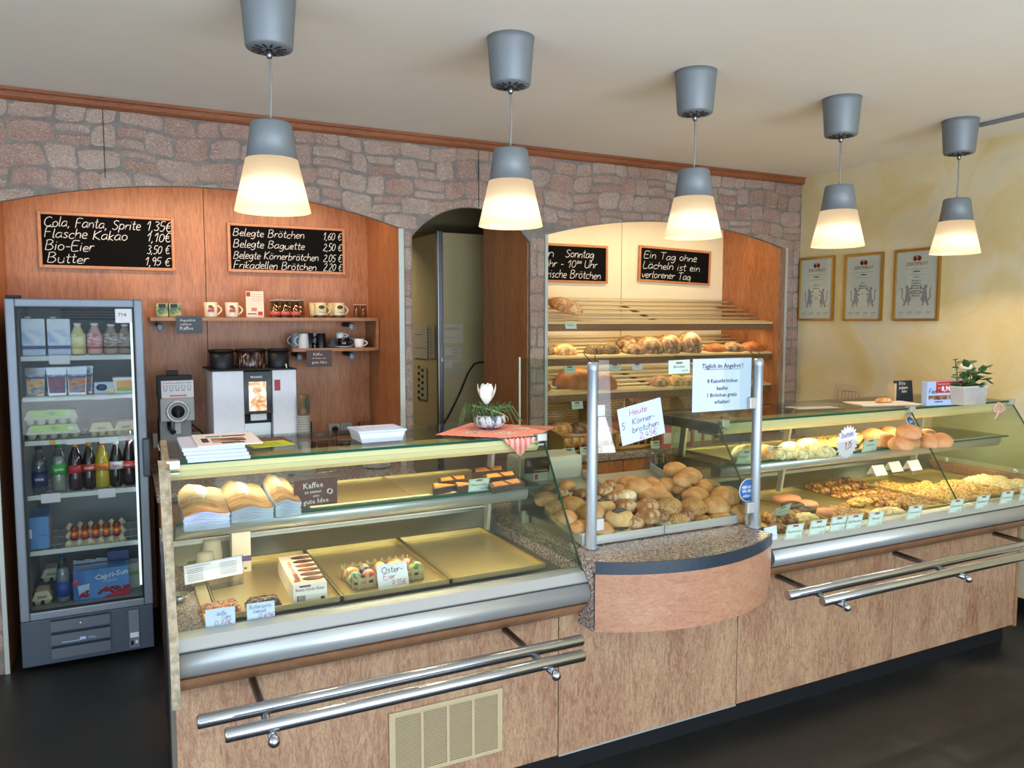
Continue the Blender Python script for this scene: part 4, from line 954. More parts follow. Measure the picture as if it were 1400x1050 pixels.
# ---------------------------------------------------------------- chalkboards
def chalkboard(name, label, tl, br, Y, lines, roll=0):
    p, q = PY(*tl, Y), PY(*br, Y); w, h = q.x - p.x, p.z - q.z
    t = T('chalkboard', label, 'chalkboard', ((p.x + q.x) / 2, Y, (p.z + q.z) / 2)); t.rotation_euler = (0, roll, 0)
    P('board', MB().box(-w / 2 + .01, -.004, -h / 2 + .01, w / 2 - .01, .006, h / 2 - .01), M['chalkboard'], t)
    f = .017
    for a in ((-w / 2, -h / 2, -w / 2 + f, h / 2), (w / 2 - f, -h / 2, w / 2, h / 2), (-w / 2 + f, h / 2 - f, w / 2 - f, h / 2), (-w / 2 + f, -h / 2, w / 2 - f, -h / 2 + f)):
        P('frame', MB().box(a[0], -.012, a[1], a[2], .008, a[3], .003), M['chalk_frame'], t)
    for i, (tx, x, z, hh, wd) in enumerate(lines):
        mb = MB(); hand(mb, tx, -w / 2 + x * w, h / 2 - z * h, hh * h, wd * w if wd else None, -.0048, .034, .2); P('lettering', mb, M['chalk'], t)
    return t
M['chalk_frame'] = wood('chalk_frame_wood', 'C98A5A', 'B87848', 'A0643A', 3, .4, 'x')
YBk = YN - .012
chalkboard('', 'chalkboard listing cola, cocoa, eggs and butter prices, above the fridge', (50, 288), (240, 371), YBk, [
    ('Cola, Fanta, Sprite', .04, .26, .17, .70), ('1,35€', .78, .26, .17, .20), ('Flasche Kakao', .04, .46, .17, .60), ('1,10€', .78, .46, .16, .19), ('Bio-Eier', .04, .68, .17, .35), ('3,50 €', .78, .68, .15, .18), ('Butter', .05, .90, .17, .30), ('1,95 €', .76, .90, .15, .20)], 0)
chalkboard('', 'chalkboard listing filled rolls and baguettes, above the coffee shelf', (310, 304), (472, 376), YBk, [
    ('Belegte Brötchen', .04, .26, .15, .60), ('1,60 €', .80, .26, .15, .17), ('Belegte Baguette', .04, .49, .15, .60), ('2,50 €', .80, .49, .15, .17), ('Belegte Körnerbrötchen', .04, .72, .15, .72), ('2,05 €', .80, .72, .15, .17), ('Frikadellen Brötchen', .04, .92, .15, .70), ('2,20 €', .80, .92, .15, .17)], 0)
chalkboard('', 'chalkboard about fresh Sunday rolls, partly hidden by the pillar', (705, 330), (830, 388), YBk, [
    ('Jeden', .06, .34, .20, .34), ('Sonntag', .52, .34, .20, .32), ('8°° Uhr - 10³° Uhr', .14, .60, .18, .74), ('frische Brötchen', .28, .88, .20, .64)], 0)
chalkboard('', 'chalkboard with a saying about smiling, above the bread shelf', (873, 337), (970, 389), YBk, [
    ('Ein Tag ohne', .06, .34, .20, .74), ('Lächeln ist ein', .05, .62, .20, .80), ('verlorener Tag', .04, .88, .20, .68)], .03)
# ---------------------------------------------------------------- wall shelves in the left niche
def bracket(parent, x, z, y):
    P('bracket', MB().tube([(x, YN, z - .022), (x, y, z - .022)], .014, 12), M['dark'], parent, world=True)
    P('bracket_cap', MB().blob((x, y - .002, z - .036), .017, .010, .020, 12, 8), flat('7E92A8', .35), parent, world=True)
YS = 4.64
us = T('wall_shelf', 'long upper wooden wall shelf with cups and glasses on it', 'shelf', (.78, YN, 1.66))
P('board', MB().box(.166, YS, 1.655, 1.418, YN, 1.675, .001), M['shelf_wood'], us, world=True)
P('end_board', MB().box(1.418, YS + .005, 1.478, 1.436, YN, 1.675, .001), M['shelf_wood'], us, world=True)
bracket(us, .215, 1.655, 4.70); bracket(us, 1.28, 1.655, 4.70)
ls = T('wall_shelf', 'short lower wooden wall shelf with coffee cups on it', 'shelf', (1.17, YN, 1.48))
P('board', MB().box(.915, YS, 1.475, 1.418, YN, 1.495, .001), M['shelf_wood'], ls, world=True)
bracket(ls, .965, 1.475, 4.70); bracket(ls, 1.28, 1.475, 4.70)
ZU, ZL = 1.675, 1.495; YI = 4.70
def xs_(u, v, Y=YI): return PY(u, v, Y).x
def mug(name, label, x, z, r, h, mat, y=YI, hs=1, rz=0, group=None, flip=False, taper=.92, pics=None, n=24):
    t = T(name, label, 'mug', (x, y, z), rz, group)
    rb, rt = (r * taper, r) if not flip else (r, r * taper)
    P('cup', MB().lathe([(0, .002), (rb * .92, 0), (rb, .006), (rt, h), (rt * .93, h), (rb * .9, .012), (0, .012)] if not flip else [(rb, 0), (rb, .004), (rt, h * .92), (rt * .9, h), (0, h)], n), mat, t)
    pts = [(hs * (r * .9 + .024 * math.sin(PI * k / 8)), 0, h * (.82 - .64 * k / 8)) for k in range(9)]
    P('handle', MB().tube(pts, .0045, 8), mat, t)
    if pics: pics(t)
    return t
cream = flat('E8DCC0', .3); 
def redprint(t):
    m = MB(); m.blob((-.004, -.0375, .060), .013, .0015, .009, 10, 6).blob((.006, -.0375, .052), .010, .0015, .006, 8, 5); P('figure_print', m, flat('8E4A44', .5), t)
    P('red_print', MB().box(-.018, -.0385, .030, .016, -.037, .044), M['red'], t)
mug('mug', 'left cream mug with red print on the upper shelf', xs_(288, 425), ZU, .037, .084, cream, hs=1, group='cream mugs with red print', pics=redprint)
mug('mug', 'right cream mug with red print on the upper shelf', xs_(317, 425), ZU, .037, .084, cream, hs=1, group='cream mugs with red print', pics=redprint)
n = NT('coffee_pack_print'); n.set(n.ramp(n.noise(30, detail=2), [(.36, '2C3A18'), (.5, '6E8A34'), (.62, 'B09A50')]), .4); M['packprint'] = n.m
for i, (u, lb) in enumerate(((222, 'left'), (238, 'right'))):
    t = T('tea_packet', lb + ' green and yellow tea packet at the end of the upper shelf', 'packet', (xs_(u, 420), YI, ZU), 0, 'green tea packets')
    P('packet', MB().box(-.034, -.02, 0, .034, .02, .078, .002), M['packprint'], t); P('dark_label', MB().box(-.02, -.0208, .052, .016, -.0202, .072), M['ink'], t)
card('shelf_card', 'upright cream card with red print between mugs and tumblers', 'card', (xs_(349, 430), YI, ZU), .098, .15, flat('E9D6BC', .6), [('b', (.022, .026), -.046, .120, 0, 'red'), ('b', (.06, .0015), -.02, .132, 0, 'ink_red'), ('b', (.06, .0015), -.02, .120, 0, 'ink_red'), ('b', (.06, .0015), -.02, .108, 0, 'ink_red'), ('b', (.06, .0015), -.02, .096, 0, 'ink_red'), ('b', (.03, .020), -.02, .036, 0, 'C8765A'), ('b', (.026, .022), .016, .012, 0, 'red'), ('b', (.05, .006), -.042, .018, 0, 'ink_blue')], tilt=.05)
def tumbler(label, x, y, z, r, h, group, red=False):
    t = T('tumbler', label, 'glass', (x, y, z), 0, group)
    P('glass', MB().lathe([(r, 0), (r * .98, .002), (r * .80, h), (0, h), (0, h - .006), (r * .76, h - .006), (r * .94, .002), (r, 0)], 18), M['tumbler'], t)
    P('rim', MB().lathe([(r * .80, h - .003), (r * .83, h - .002), (r * .80, h), (r * .77, h - .002)], 18), M['pane_edge'], t)
    if red: P('red_print', MB().lathe([(r * .96, .012), (r * .97, .012), (r * .93, .034), (r * .925, .034)], 18), flat('C85A50', .4), t)
    return t
for i, u in enumerate((376, 390, 404)):
    tumbler(['left', 'middle', 'right'][i] + ' upturned tumbler with red print, front row', xs_(u, 430, 4.68), 4.68, ZU, .031, .100, 'upturned tumblers on the upper shelf', True)
    tumbler(['left', 'middle', 'right'][i] + ' upturned tumbler of the rear row', xs_(u + 6, 430, 4.755), 4.755, ZU, .031, .105, 'upturned tumblers on the upper shelf', False)
for i, (u, y) in enumerate(((488, 4.68), (497, 4.70))): tumbler(['left', 'right'][i] + ' small tumbler at the right end of the upper shelf', xs_(u, 430, y), y, ZU, .023, .080, 'two small tumblers')
def beans(t):
    m = MB()
    for a, b in (((-.001, .062), .017),): m.blob((a[0], -.036, a[1]), .018, .003, .011, 12, 6)
    P('bean_print', m, flat('3A2A1A', .5), t); P('dark_base', MB().lathe([(.0352, .001), (.0356, .001), (.0356, .014), (.0352, .014)], 20), flat('4A2E22', .4), t)
    m = MB(); printed(m, 'Cacao', 0, .028, .010, -.0372, 'CENTER'); P('lettering', m, M['ink'], t)
n = NT('spotted_mug'); n.set(n.ramp(n.vor(45), [(.28, '2E261A'), (.34, 'D8C690')], 'CONSTANT'), .3); M['spotted'] = n.m
cr2 = flat('D9CEA0', .3)
for i, (u, y, mt, lb, pc) in enumerate(((431, 4.75, M['spotted'], 'cream mug with dark spots, left rear of the upper shelf', None), (438, 4.68, cr2, 'left cream mug with a coffee bean print', beans), (456, 4.75, M['spotted'], 'spotted cream mug behind the right bean mug', None), (463, 4.68, cr2, 'right cream mug with a coffee bean print', beans))):
    mug('mug', lb, xs_(u, 420, y), ZU, .036, .088, mt, y, 1, 0, 'cream coffee mugs on the upper shelf', pics=pc)
wm = flat('C4CBD0', .3); wm2 = flat('DAD8D2', .3)
for i, (u, y, r, h, mt, hs, lb) in enumerate(((405, 4.76, .030, .088, flat('8E99A2', .3), -1, 'grey mug at the left rear of the lower shelf'), (415, 4.69, .033, .086, wm, -1, 'white mug with its handle to the left, lower shelf'), (424, 4.76, .030, .086, M['black_gloss'], -1, 'black mug partly behind the white one'), (431, 4.76, .030, .086, flat('9AA3A8', .3), -1, 'grey mug beside the glossy black one'), (439, 4.70, .031, .086, M['black_gloss'], -1, 'glossy black upturned mug on the lower shelf'))):
    mug('mug', lb, xs_(u, 470, y), ZL, r, h, mt, y, hs, PI * .0, 'mugs on the lower shelf', flip=True, taper=.85)
t = T('saucer', 'white saucer under the black patterned cup', 'saucer', (xs_(470, 475, 4.69), 4.69, ZL)); P('plate', MB().lathe([(0, .002), (.03, 0), (.055, .008), (.056, .010), (.03, .006), (0, .006)], 24), wm2, t)
def scribble(t):
    m = MB(); hand(m, 'Cafe', -.020, .014, .012, None, -.036); P('lettering', m, M['chalk'], t)
mug('coffee_cup', 'black patterned cup on a saucer, lower shelf', xs_(470, 468, 4.69), ZL + .009, .036, .046, M['black_gloss'], 4.69, 1, 0, pics=scribble)
mug('coffee_cup', 'small white cup stacked on the black patterned cup', xs_(465, 455, 4.69), ZL + .056, .026, .034, wm, 4.69, 1)
mug('coffee_cup', 'white cup at the right end of the lower shelf', xs_(491, 467, 4.68), ZL, .030, .052, flat('EEEAE0', .3), 4.68, 1)
mug('coffee_cup', 'grey cup behind the white cup on the lower shelf', xs_(483, 465, 4.77), ZL, .030, .056, flat('A8ADB0', .3), 4.77, -1)
t = T('saucer', 'grey saucers leaning behind the black patterned cup', 'saucer', (xs_(455, 470, 4.76), 4.76, ZL)); P('plate', MB().lathe([(0, .002), (.03, 0), (.045, .010), (.03, .014), (.012, .05), (0, .055)], 20), flat('68767E', .35), t)
def hang_sign(label, u0, v0, u1, v1, Y, mat, lines):
    p, q = PY(u0, v0, Y), PY(u1, v1, Y); w, h = q.x - p.x, p.z - q.z
    return card('hanging_sign', label, 'sign', ((p.x + q.x) / 2, Y, q.z), w, h, mat, [(k, tx, x * w, z * h, hh * h, m) for (k, tx, x, z, hh, m) in lines])
hang_sign('dark blue sign about coffee hanging from the upper shelf', 240, 432, 277, 456, YS - .004, flat('2C3440', .5), [('p', 'Augenblick', -.05, .70, .13, 'chalk'), ('p', 'nehmen', -.12, .48, .13, 'chalk'), ('p', 'Kaffee', -.10, .22, .20, 'chalk')])
hang_sign('brown sign about coffee hanging from the lower shelf', 419, 479, 454, 501, YS - .004, flat('4A3030', .5), [('p', 'Kaffee', -.05, .68, .16, 'chalk'), ('p', 'ist immer eine', -.0, .48, .10, 'chalk'), ('p', 'gute Idee', .0, .20, .17, 'chalk')])

# ---------------------------------------------------------------- rear worktop and machines
bw = T('rear_counter', 'rear worktop in speckled granite with wooden cupboards under it, left niche', 'counter', (.80, 4.4, 0))
P('worktop', MB().box(.145, 3.98, .80, 1.43, YN - .002, .84, .004), M['granite'], bw, world=True)
P('cupboard', MB().box(.16, 4.02, .0, 1.42, YN - .002, .80), M['niche_wood'], bw, world=True)
for a, b in ((.165, .575), (.585, .995), (1.005, 1.415)):
    d = P('door', MB().box(a, 4.0, .10, b, 4.02, .785, .002), M['niche_wood'], bw, world=True); P('handle', MB().tube([(b - .04, 3.985, .6), (b - .04, 3.985, .72)], .005, 8), M['alu'], d, world=True)
cm = T('coffee_machine', 'white bean-to-cup coffee machine with a lit screen and three bean hoppers', 'coffee machine', (.675, 4.65, .84))
KC = lambda n, mb, mt, lb=None: P(n, mb, mt, cm, lb, world=True)
wh = flat('E6E8F2', .35)
pc = lambda u, v: PY(u, v, 4.45)
x0, x1, zt = pc(290, 508).x, pc(405, 508).x, pc(290, 508).z; xa, xb = pc(333, 508).x, pc(372, 508).x
KC('left_cover', MB().box(x0, 4.45, .86, xa, 4.90 - .03, zt, .006), wh); KC('right_cover', MB().box(xb, 4.45, .875, x1, 4.87, zt, .006), wh)
KC('core', MB().box(xa, 4.50, .86, xb, 4.87, zt - .004), M['black'])
KC('display_panel', MB().box(xa + .001, 4.458, pc(350, 566).z, xb - .001, 4.50, zt - .006, .002), M['black_gloss'])
n = NT('screen_picture'); c = n.ramp(n.noise(16, detail=3, dist=.8), [(.34, '8A4A2A'), (.46, 'D89A5A'), (.55, 'F0E6D4'), (.68, 'B8D0E6')]); n.set(c, .3); n.lk(c, n.b.inputs['Emission Color']); n.b.inputs['Emission Strength'].default_value = .7; M['screen'] = n.m
KC('screen', MB().box(pc(341, 560).x, 4.455, pc(350, 562).z, pc(365, 560).x, 4.458, pc(350, 522).z), M['screen'])
m = MB(); printed(m, 'FRANKE', (xa + xb) / 2 - .008, pc(350, 517).z, .012, 4.4565, 'CENTER', .02); KC('lettering', m, M['white'])
KC('spout', MB().box(xa + .03, 4.46, pc(350, 576).z, xb - .03, 4.52, pc(350, 566).z, .004), M['steel_dark']); KC('mirror_back', MB().box(xa + .004, 4.498, .88, xb - .004, 4.50, pc(350, 580).z), M['steel_dark'])
KC('drip_tray', MB().box(xa - .03, 4.40, .842, x1 - .02, 4.47, .872, .004), M['steel_dark'])
KC('red_sticker', MB().box(pc(376, 560).x, 4.4485, pc(350, 535).z, pc(384, 560).x, 4.4495, pc(350, 520).z), M['red'])
for k in range(3): KC('foot', MB().lathe([(0, .84), (.018, .84), (.018, .862), (0, .862)], 12, (x0 + .05 + k * .17, 4.55, 0)), M['black'])
for i, (u0, u1, mt) in enumerate(((288, 322, flat('10161E', .5)), (325, 367, M['hopper'] if 'hopper' in M else None), (369, 398, flat('10161E', .5)))):
    a, b = PY(u0, 490, 4.52).x, PY(u1, 490, 4.52).x; r = (b - a) / 2
    if mt is None:
        n = NT('hopper_plastic'); n.set(n.ramp(n.noise(30, n.co((3, 3, .6)), 3), [(.35, '1E1210'), (.55, '4A3028'), (.72, 'B0A8A4')]), .1); mt = M['hopper'] = n.m
    KC('bean_hopper', MB().lathe([(0, zt), (r * .96, zt), (r, zt + .01), (r, zt + .098), (0, zt + .098)], 28, ((a + b) / 2, 4.53 + r, 0)), mt, ['left black bean hopper', 'middle clear bean hopper showing beans', 'right black bean hopper'][i])
    KC('hopper_lid', MB().lathe([(0, zt + .098), (r + .004, zt + .098), (r + .004, zt + .110), (r * .9, zt + .114), (0, zt + .114)], 28, ((a + b) / 2, 4.53 + r, 0)), M['black'])
KC('top_plate', MB().box(x0 - .01, 4.44, zt, x1 + .002, 4.87, zt + .006, .002), M['dark']); KC('lever', MB().tube([(x1 - .045, 4.48, zt), (x1 - .05, 4.48, zt + .03)], .004, 6), M['white'])
# hot-water urn with a menu card
gm = T('milk_frother', 'grey countertop machine with a round dial and a drinks menu card on top', 'machine', (.30, 4.62, .84))
KG2 = lambda n, mb, mt, lb=None: P(n, mb, mt, gm, lb, world=True)
pg = lambda u, v: PY(u, v, 4.50)
g1 = flat('9CA3A4', .4); g2 = flat('6E7476', .45)
KG2('column', MB().box(pg(218, 560).x, 4.54, .84, pg(262, 560).x, 4.80, pg(243, 575).z, .004), g2)
KG2('head', MB().box(pg(219, 560).x, 4.50, pg(243, 576).z, pg(266, 560).x, 4.76, pg(243, 545).z, .006), g1)
cx = PY(243.5, 563, 4.495); rr = .058
KG2('dial_ring', MB().lathe([(.044, 0), (.060, 0), (.060, .006), (.044, .006), (.044, 0)], 28).xf(Matrix.Translation((cx.x, 4.50, cx.z)) @ Matrix.Rotation(PI / 2, 4, 'X')), M['alu'])
KG2('dial', MB().lathe([(0, 0), (.034, 0), (.030, .018), (0, .020)], 24).xf(Matrix.Translation((cx.x, 4.50, cx.z)) @ Matrix.Rotation(PI / 2, 4, 'X')), M['black'])
KG2('dial_pointer', MB().box(cx.x - .006, 4.474, cx.z - .032, cx.x + .006, 4.484, cx.z + .006, .002), M['dark'])
for s in (-1, 1): KG2('dial_screw', MB().lathe([(0, 0), (.006, 0), (.006, .010), (0, .010)], 10).xf(Matrix.Translation((cx.x + s * .056, 4.50, cx.z)) @ Matrix.Rotation(PI / 2, 4, 'X')), M['alu'])
KG2('card_holder', MB().box(pg(216, 560).x, 4.55, pg(243, 544).z, pg(265, 560).x, 4.60, pg(243, 514).z, .003), M['black'])
KG2('holder_clip', MB().box(pg(230, 560).x, 4.56, pg(243, 514).z, pg(246, 560).x, 4.58, pg(243, 507).z, .003), M['black'])
mp_, mq_ = PY(220, 521, 4.546), PY(265, 543, 4.546)
KG2('menu_card', MB().box(mp_.x, 4.546, mq_.z, mq_.x, 4.549, mp_.z), M['paper'])
m = MB(); w_ = mq_.x - mp_.x; printed(m, 'So einfach gelingt Ihr Kaffee', mp_.x + w_ / 2, mp_.z - .016, .009, 4.5455, 'CENTER', 0, w_ * .9)
for k in range(5):
    X = mp_.x + w_ * (.07 + k * .185); m.box(X, 4.5452, mp_.z - .045, X + w_ * .10, 4.5456, mp_.z - .044).box(X, 4.5452, mp_.z - .026, X + w_ * .10, 4.5456, mp_.z - .025).box(X, 4.5452, mp_.z - .045, X + .002, 4.5456, mp_.z - .025).box(X + w_ * .1, 4.5452, mp_.z - .045, X + w_ * .1 + .002, 4.5456, mp_.z - .025).box(X, 4.5452, mp_.z - .054, X + w_ * .11, 4.5456, mp_.z - .051)
KG2('menu_print', m, M['ink']); KG2('menu_bar', MB().box(mp_.x + w_ * .25, 4.5452, mq_.z + .008, mq_.x - w_ * .22, 4.5456, mq_.z + .016), flat('C86A80', .5))
KG2('spout', MB().box(PY(239, 590, 4.52).x, 4.51, pg(243, 594).z, PY(248, 590, 4.52).x, 4.55, pg(243, 576).z, .004), g1)
KG2('tap', MB().tube([PY(231, 577, 4.52), PY(232, 586, 4.50), PY(236, 592, 4.50), PY(240, 590, 4.52)], .010, 8), M['black'])
KG2('cable', MB().tube([PY(250, 578, 4.56), PY(262, 580, 4.58), PY(272, 588, 4.66), PY(280, 596, 4.75)], .004, 6), M['black'])
ONE('junction_box', MB().box(pg(207, 560).x, 4.5, pg(243, 611).z, pg(214, 560).x, 4.62, pg(243, 591).z, .004), flat('6A665C', .5), 'small olive box on the worktop left of the grey machine', 'box')
t = T('timer_plug', 'small grey adapter beside the grey machine', 'adapter', PY(269, 597, 4.80)); P('adapter', MB().box(-.03, -.02, -.04, .03, .02, .03, .004), flat('8A8C8E', .4), t); P('socket_hole', MB().lathe([(0, 0), (.018, 0), (0, .001)], 16).xf(Matrix.Translation((0, -.0205, 0)) @ Matrix.Rotation(PI / 2, 4, 'X')), M['black'], t)
# paper cups in a stack, olive holder
px = PY(415.5, 600, 4.42)
t = T('coffee_cup_sleeve', 'brown and gold paper cup on top of the cup stack', 'paper cup', (px.x, 4.42, PY(0 + 415, 565, 4.42).z))
P('cup', MB().lathe([(.036, 0), (.030, .105), (0, .105), (0, .10), (.027, .10), (.033, 0)], 20), flat('6A5530', .35), t); P('dark_band', MB().prism([(-.001, .03), (.031, .03), (.028, .09), (.008, .09)], 'y', -.0365, -.030), flat('1A2418', .4), t)
zc = .84; top = PY(415, 566, 4.42).z; k = 0; nc = int((top - zc - .06) / .0115)
t0 = T('paper_cup', 'white paper cup, one of the tall stack beside the coffee machine', 'paper cup', (px.x, 4.42, zc), 0, 'stack of white paper cups')
P('cup', MB().lathe([(.028, 0), (.036, .095), (.038, .095), (.038, .0985), (.034, .0985), (.026, .003), (0, .003)], 20), flat('C9C6BE', .5), t0)
ORD = ['second', 'third', 'fourth', 'fifth', 'sixth', 'seventh', 'eighth', 'ninth', 'tenth', 'eleventh', 'twelfth', 'thirteenth', 'fourteenth', 'fifteenth', 'sixteenth', 'seventeenth', 'eighteenth', 'nineteenth', 'twentieth']
t0['label'] = 'lowest white paper cup of the tall stack beside the coffee machine'
for k in range(1, int((top - zc - .09) / .0135)): dup(t0, (px.x, 4.42, zc + k * .0135), label='white paper cup, %s from the bottom of the tall stack' % ORD[k - 1])
ONE('cup_dispenser', MB().box(PY(420, 590, 4.5).x, 4.5, .84, PY(427, 590, 4.5).x, 4.56, PY(423, 577, 4.5).z, .004), M['black'], 'slim black holder standing right of the paper cup stack', 'holder')
so = T('wall_socket', 'double wall socket with a black plug in its left half', 'socket', (PY(465, 586, YN).x, YN - .001, PY(465, 586, YN).z))
for s in (-1, 1):
    P('plate', MB().box(s * .038 - .037, -.012, -.037, s * .038 + .037, 0, .037, .004), flat('A9A49C', .4), so)
    P('well', MB().lathe([(.021, .001), (.024, .0), (.020, -.008), (0, -.008)], 20).xf(Matrix.Translation((s * .038, -.013, 0)) @ Matrix.Rotation(PI / 2, 4, 'X')), flat('8C8880', .4), so)
t = T('power_plug', 'black plug in the left half of the wall socket', 'plug', (so.location.x - .038, YN - .02, so.location.z))
P('plug', MB().lathe([(0, 0), (.017, 0), (.019, .01), (.014, .03), (0, .032)], 14).xf(Matrix.Rotation(PI / 2, 4, 'X')), M['black'], t); P('cable', MB().tube([(0, -.028, -.004), (0, -.036, -.04), (.004, -.02, -.12), (.05, -.03, -.24)], .004, 6), M['black'], t)
for i, (u, lb) in enumerate(((412, 'white saucer stack on the rear worktop, left of the pillar'), (515, 'white plate stack on the rear worktop below the socket'))):
    p = PY(u, 640, 4.2)
    for k in range(4):
        t = T('plate', '%s white plate of the short stack on the worktop, %s' % (['lowest', 'second', 'third', 'topmost'][k], 'behind the paper bags' if i == 0 else 'near the pillar'), 'plate', (p.x, 4.2, .84 + k * .006), 0, 'plate stack %s' % ('by the bags' if i == 0 else 'by the pillar'))
        P('plate', MB().lathe([(0, .001), (.04, 0), (.075, .010), (.076, .012), (.04, .004), (0, .004)], 26), wm2, t)
t = T('card_stand', 'clear leaflet stand with pens by the right jamb of the coffee niche', 'stand', (PY(500, 595, 4.7).x, 4.70, .84))
P('stand', MB().prism([(-.0, 0), (.06, 0), (.004, .20), (0, .20)], 'x', -.03, .04), M['bag_film'], t); P('leaflet', MB().box(-.028, .012, .01, .035, .016, .17), M['paper_blue'], t)
t = T('pen_cup', 'dark pen in a cup beside the leaflet stand', 'pen', (PY(489, 600, 4.66).x, 4.66, .84)); P('pen', MB().tube([(0, 0, .0), (.01, 0, .20)], .006, 6), M['dark'], t); P('cup', MB().lathe([(0, 0), (.02, 0), (.024, .09), (.022, .09), (.018, .004), (0, .004)], 16), M['dark'], t)
t = T('wire_basket', 'small black wire basket on the rear worktop below the socket', 'basket', (PY(472, 610, 4.5).x, 4.5, .84))
m = MB()
for k in range(10): a = 2 * PI * k / 10; m.tube([(.03 * math.cos(a), .03 * math.sin(a), 0), (.05 * math.cos(a), .05 * math.sin(a), .10)], .002, 5)
for z, r in ((.03, .036), (.065, .043), (.10, .05)): m.tube([(r * math.cos(2 * PI * k / 16), r * math.sin(2 * PI * k / 16), z) for k in range(17)], .002, 5)
P('wires', m, M['dark'], t)
# ---------------------------------------------------------------- baked goods: materials and shapes
def crust(name, pale, mid, dark, nscale=18, flour=None, specks=None, sp_scale=170, sp_t=.22, lowpale=True, bump=.25):
    t = NT(name); n = t.noise(nscale, detail=5, rough=.62, dist=.4)
    c = t.ramp(n, [(.28, dark), (.48, mid), (.72, pale)] if bump < .4 else [(.38, dark), (.48, mid), (.6, pale)])
    if lowpale:
        sep = t.n.new('ShaderNodeSeparateXYZ'); t.lk(t.co(), sep.inputs[0])
        mr = t.n.new('ShaderNodeMapRange'); mr.inputs[1].default_value = -.016; mr.inputs[2].default_value = .012; t.lk(sep.outputs[2], mr.inputs[0])
        c = t.mix(mr.outputs[0], t.mix(.65, c, pale), c)
    if flour: c = t.mix(t.ramp(t.noise(32, detail=4, rough=.7, dist=.6), [(.47, 0.), (.6, .85)]), c, flour)
    if specks: c = t.mix(t.ramp(t.vor(sp_scale), [(sp_t, 1.), (sp_t + .06, 0.)]), c, specks)
    t.set(c, .62); t.bump(t.noise(55, detail=3), bump, .006); return t.m
C_ = {}
C_['plain'] = crust('roll_crust', 'D2A878', 'BC8854', '9E683A', 14)
C_['kaiser'] = crust('kaiser_crust', 'D8AA76', 'C28C56', 'A66E3C', 20)
C_['seed'] = crust('seeded_crust', 'C2965E', 'AC7C46', '8E6234', 30, specks='3A281C', sp_scale=160, sp_t=.27)
C_['sesame'] = crust('sesame_crust', 'B4885A', '9C7040', '80562E', 30, specks='D6BC8C', sp_scale=190, sp_t=.3)
C_['poppy'] = crust('poppy_crust', 'DDBB88', 'CFA46C', 'B98A50', 20)
C_['poppy_top'] = crust('poppy_seed_layer', '55524E', '3E3C3A', '262422', 90, lowpale=False, bump=.6)
C_['rye'] = crust('rye_crust', 'B88658', '96643A', '724626', 26, flour='CDB594')
C_['flour'] = crust('floury_crust', 'E4D2B4', 'D2B890', 'B08A5C', 26, flour='F0E6D4')
C_['dark'] = crust('dark_roll_crust', '8E5E40', '70442C', '52301E', 26, flour='A8866A')
C_['loaf'] = crust('loaf_crust', 'B87844', '9A5A2C', '74401E', 9, lowpale=False)
C_['loafgold'] = crust('golden_loaf_crust', 'DDA864', 'C88A48', 'A86A30', 14, flour='E8CFA0', lowpale=False)
C_['loafrye'] = crust('floury_loaf_crust', '9A7248', '745030', '4E3420', 20, flour='B09A72', lowpale=False)
C_['loafseed'] = crust('seeded_loaf_crust', '6E5230', '4E3A22', '362716', 30, specks='B09A6A', sp_scale=150, sp_t=.28, lowpale=False, bump=.6)
C_['bun'] = crust('bun_crust', 'D8A87A', 'BE8252', 'A8683C', 6, lowpale=True)
C_['crumb'] = crust('crumble', 'EBC878', 'CF9C48', '8E5A26', 70, lowpale=False, bump=.9)
C_['crumbpale'] = crust('pale_crumble', 'EFE0B8', 'E4CC96', 'C09A58', 95, lowpale=False, bump=.9)
C_['crumbbrown'] = crust('brown_crumble', 'C89C60', '976436', '55321C', 70, lowpale=False, bump=.9)
C_['danish'] = crust('danish_glaze', 'E2B050', 'A05E2A', '4A2814', 42, lowpale=False, bump=.5)
C_['flaky'] = crust('flaky_cream', 'EFE6C4', 'DBCD98', 'A88C50', 50, lowpale=False, bump=.6)
C_['pink'] = crust('pink_glaze', 'E6A888', 'D88E6C', 'C47A56', 12, lowpale=False, bump=.1)
C_['choc'] = crust('dark_glaze', '5A4030', '3E2A20', '2A1C16', 12, lowpale=False, bump=.2)
C_['croissant'] = crust('croissant_crust', 'B88444', '7E4A24', '3E2414', 50, lowpale=False, bump=.4)
C_['almond'] = crust('apricot_glaze', 'F0A860', 'E2924A', 'C87A36', 20, lowpale=False, bump=.3)
PROTO = {}
def lump(kind, lx, ly, h, seed, n=18, m=10, cut=None, p=.95):
    k = (kind, round(lx, 3), round(ly, 3), round(h, 3), seed, n, cut)
    if k in PROTO: return PROTO[k]
    r = random.Random(seed); ph = [r.uniform(0, 6.28) for _ in range(6)]
    def fn(x, y, z):
        v = 1 + .025 * math.sin(3 * x + ph[0]) + .025 * math.sin(4 * y + ph[1]) + .02 * math.sin(5 * z + 3 * x + ph[2])
        if cut == 'kaiser':
            a = math.atan2(y, x); v -= .10 * max(0, z) * max(0, math.cos(5 * a + ph[3])) ** 6
        if cut == 'slash': v -= .09 * max(0, z) * math.exp(-((y + .25 * x) / .14) ** 2)
        if cut == 'long': v -= .07 * max(0, z) * max(0, math.sin(7 * x + 1.5 * y + ph[4])) ** 3
        if cut == 'rough': v += .07 * math.sin(9 * x + 7 * y + ph[0]) + .06 * math.sin(12 * y - 5 * x + ph[3])
        return v
    mb = MB().blob((0, 0, 0), lx / 2, ly / 2, h / 2, n, m, fn, 0, p, -h * .30)
    me = mb.mesh('crust', C_[kind]); PROTO[k] = me; return me
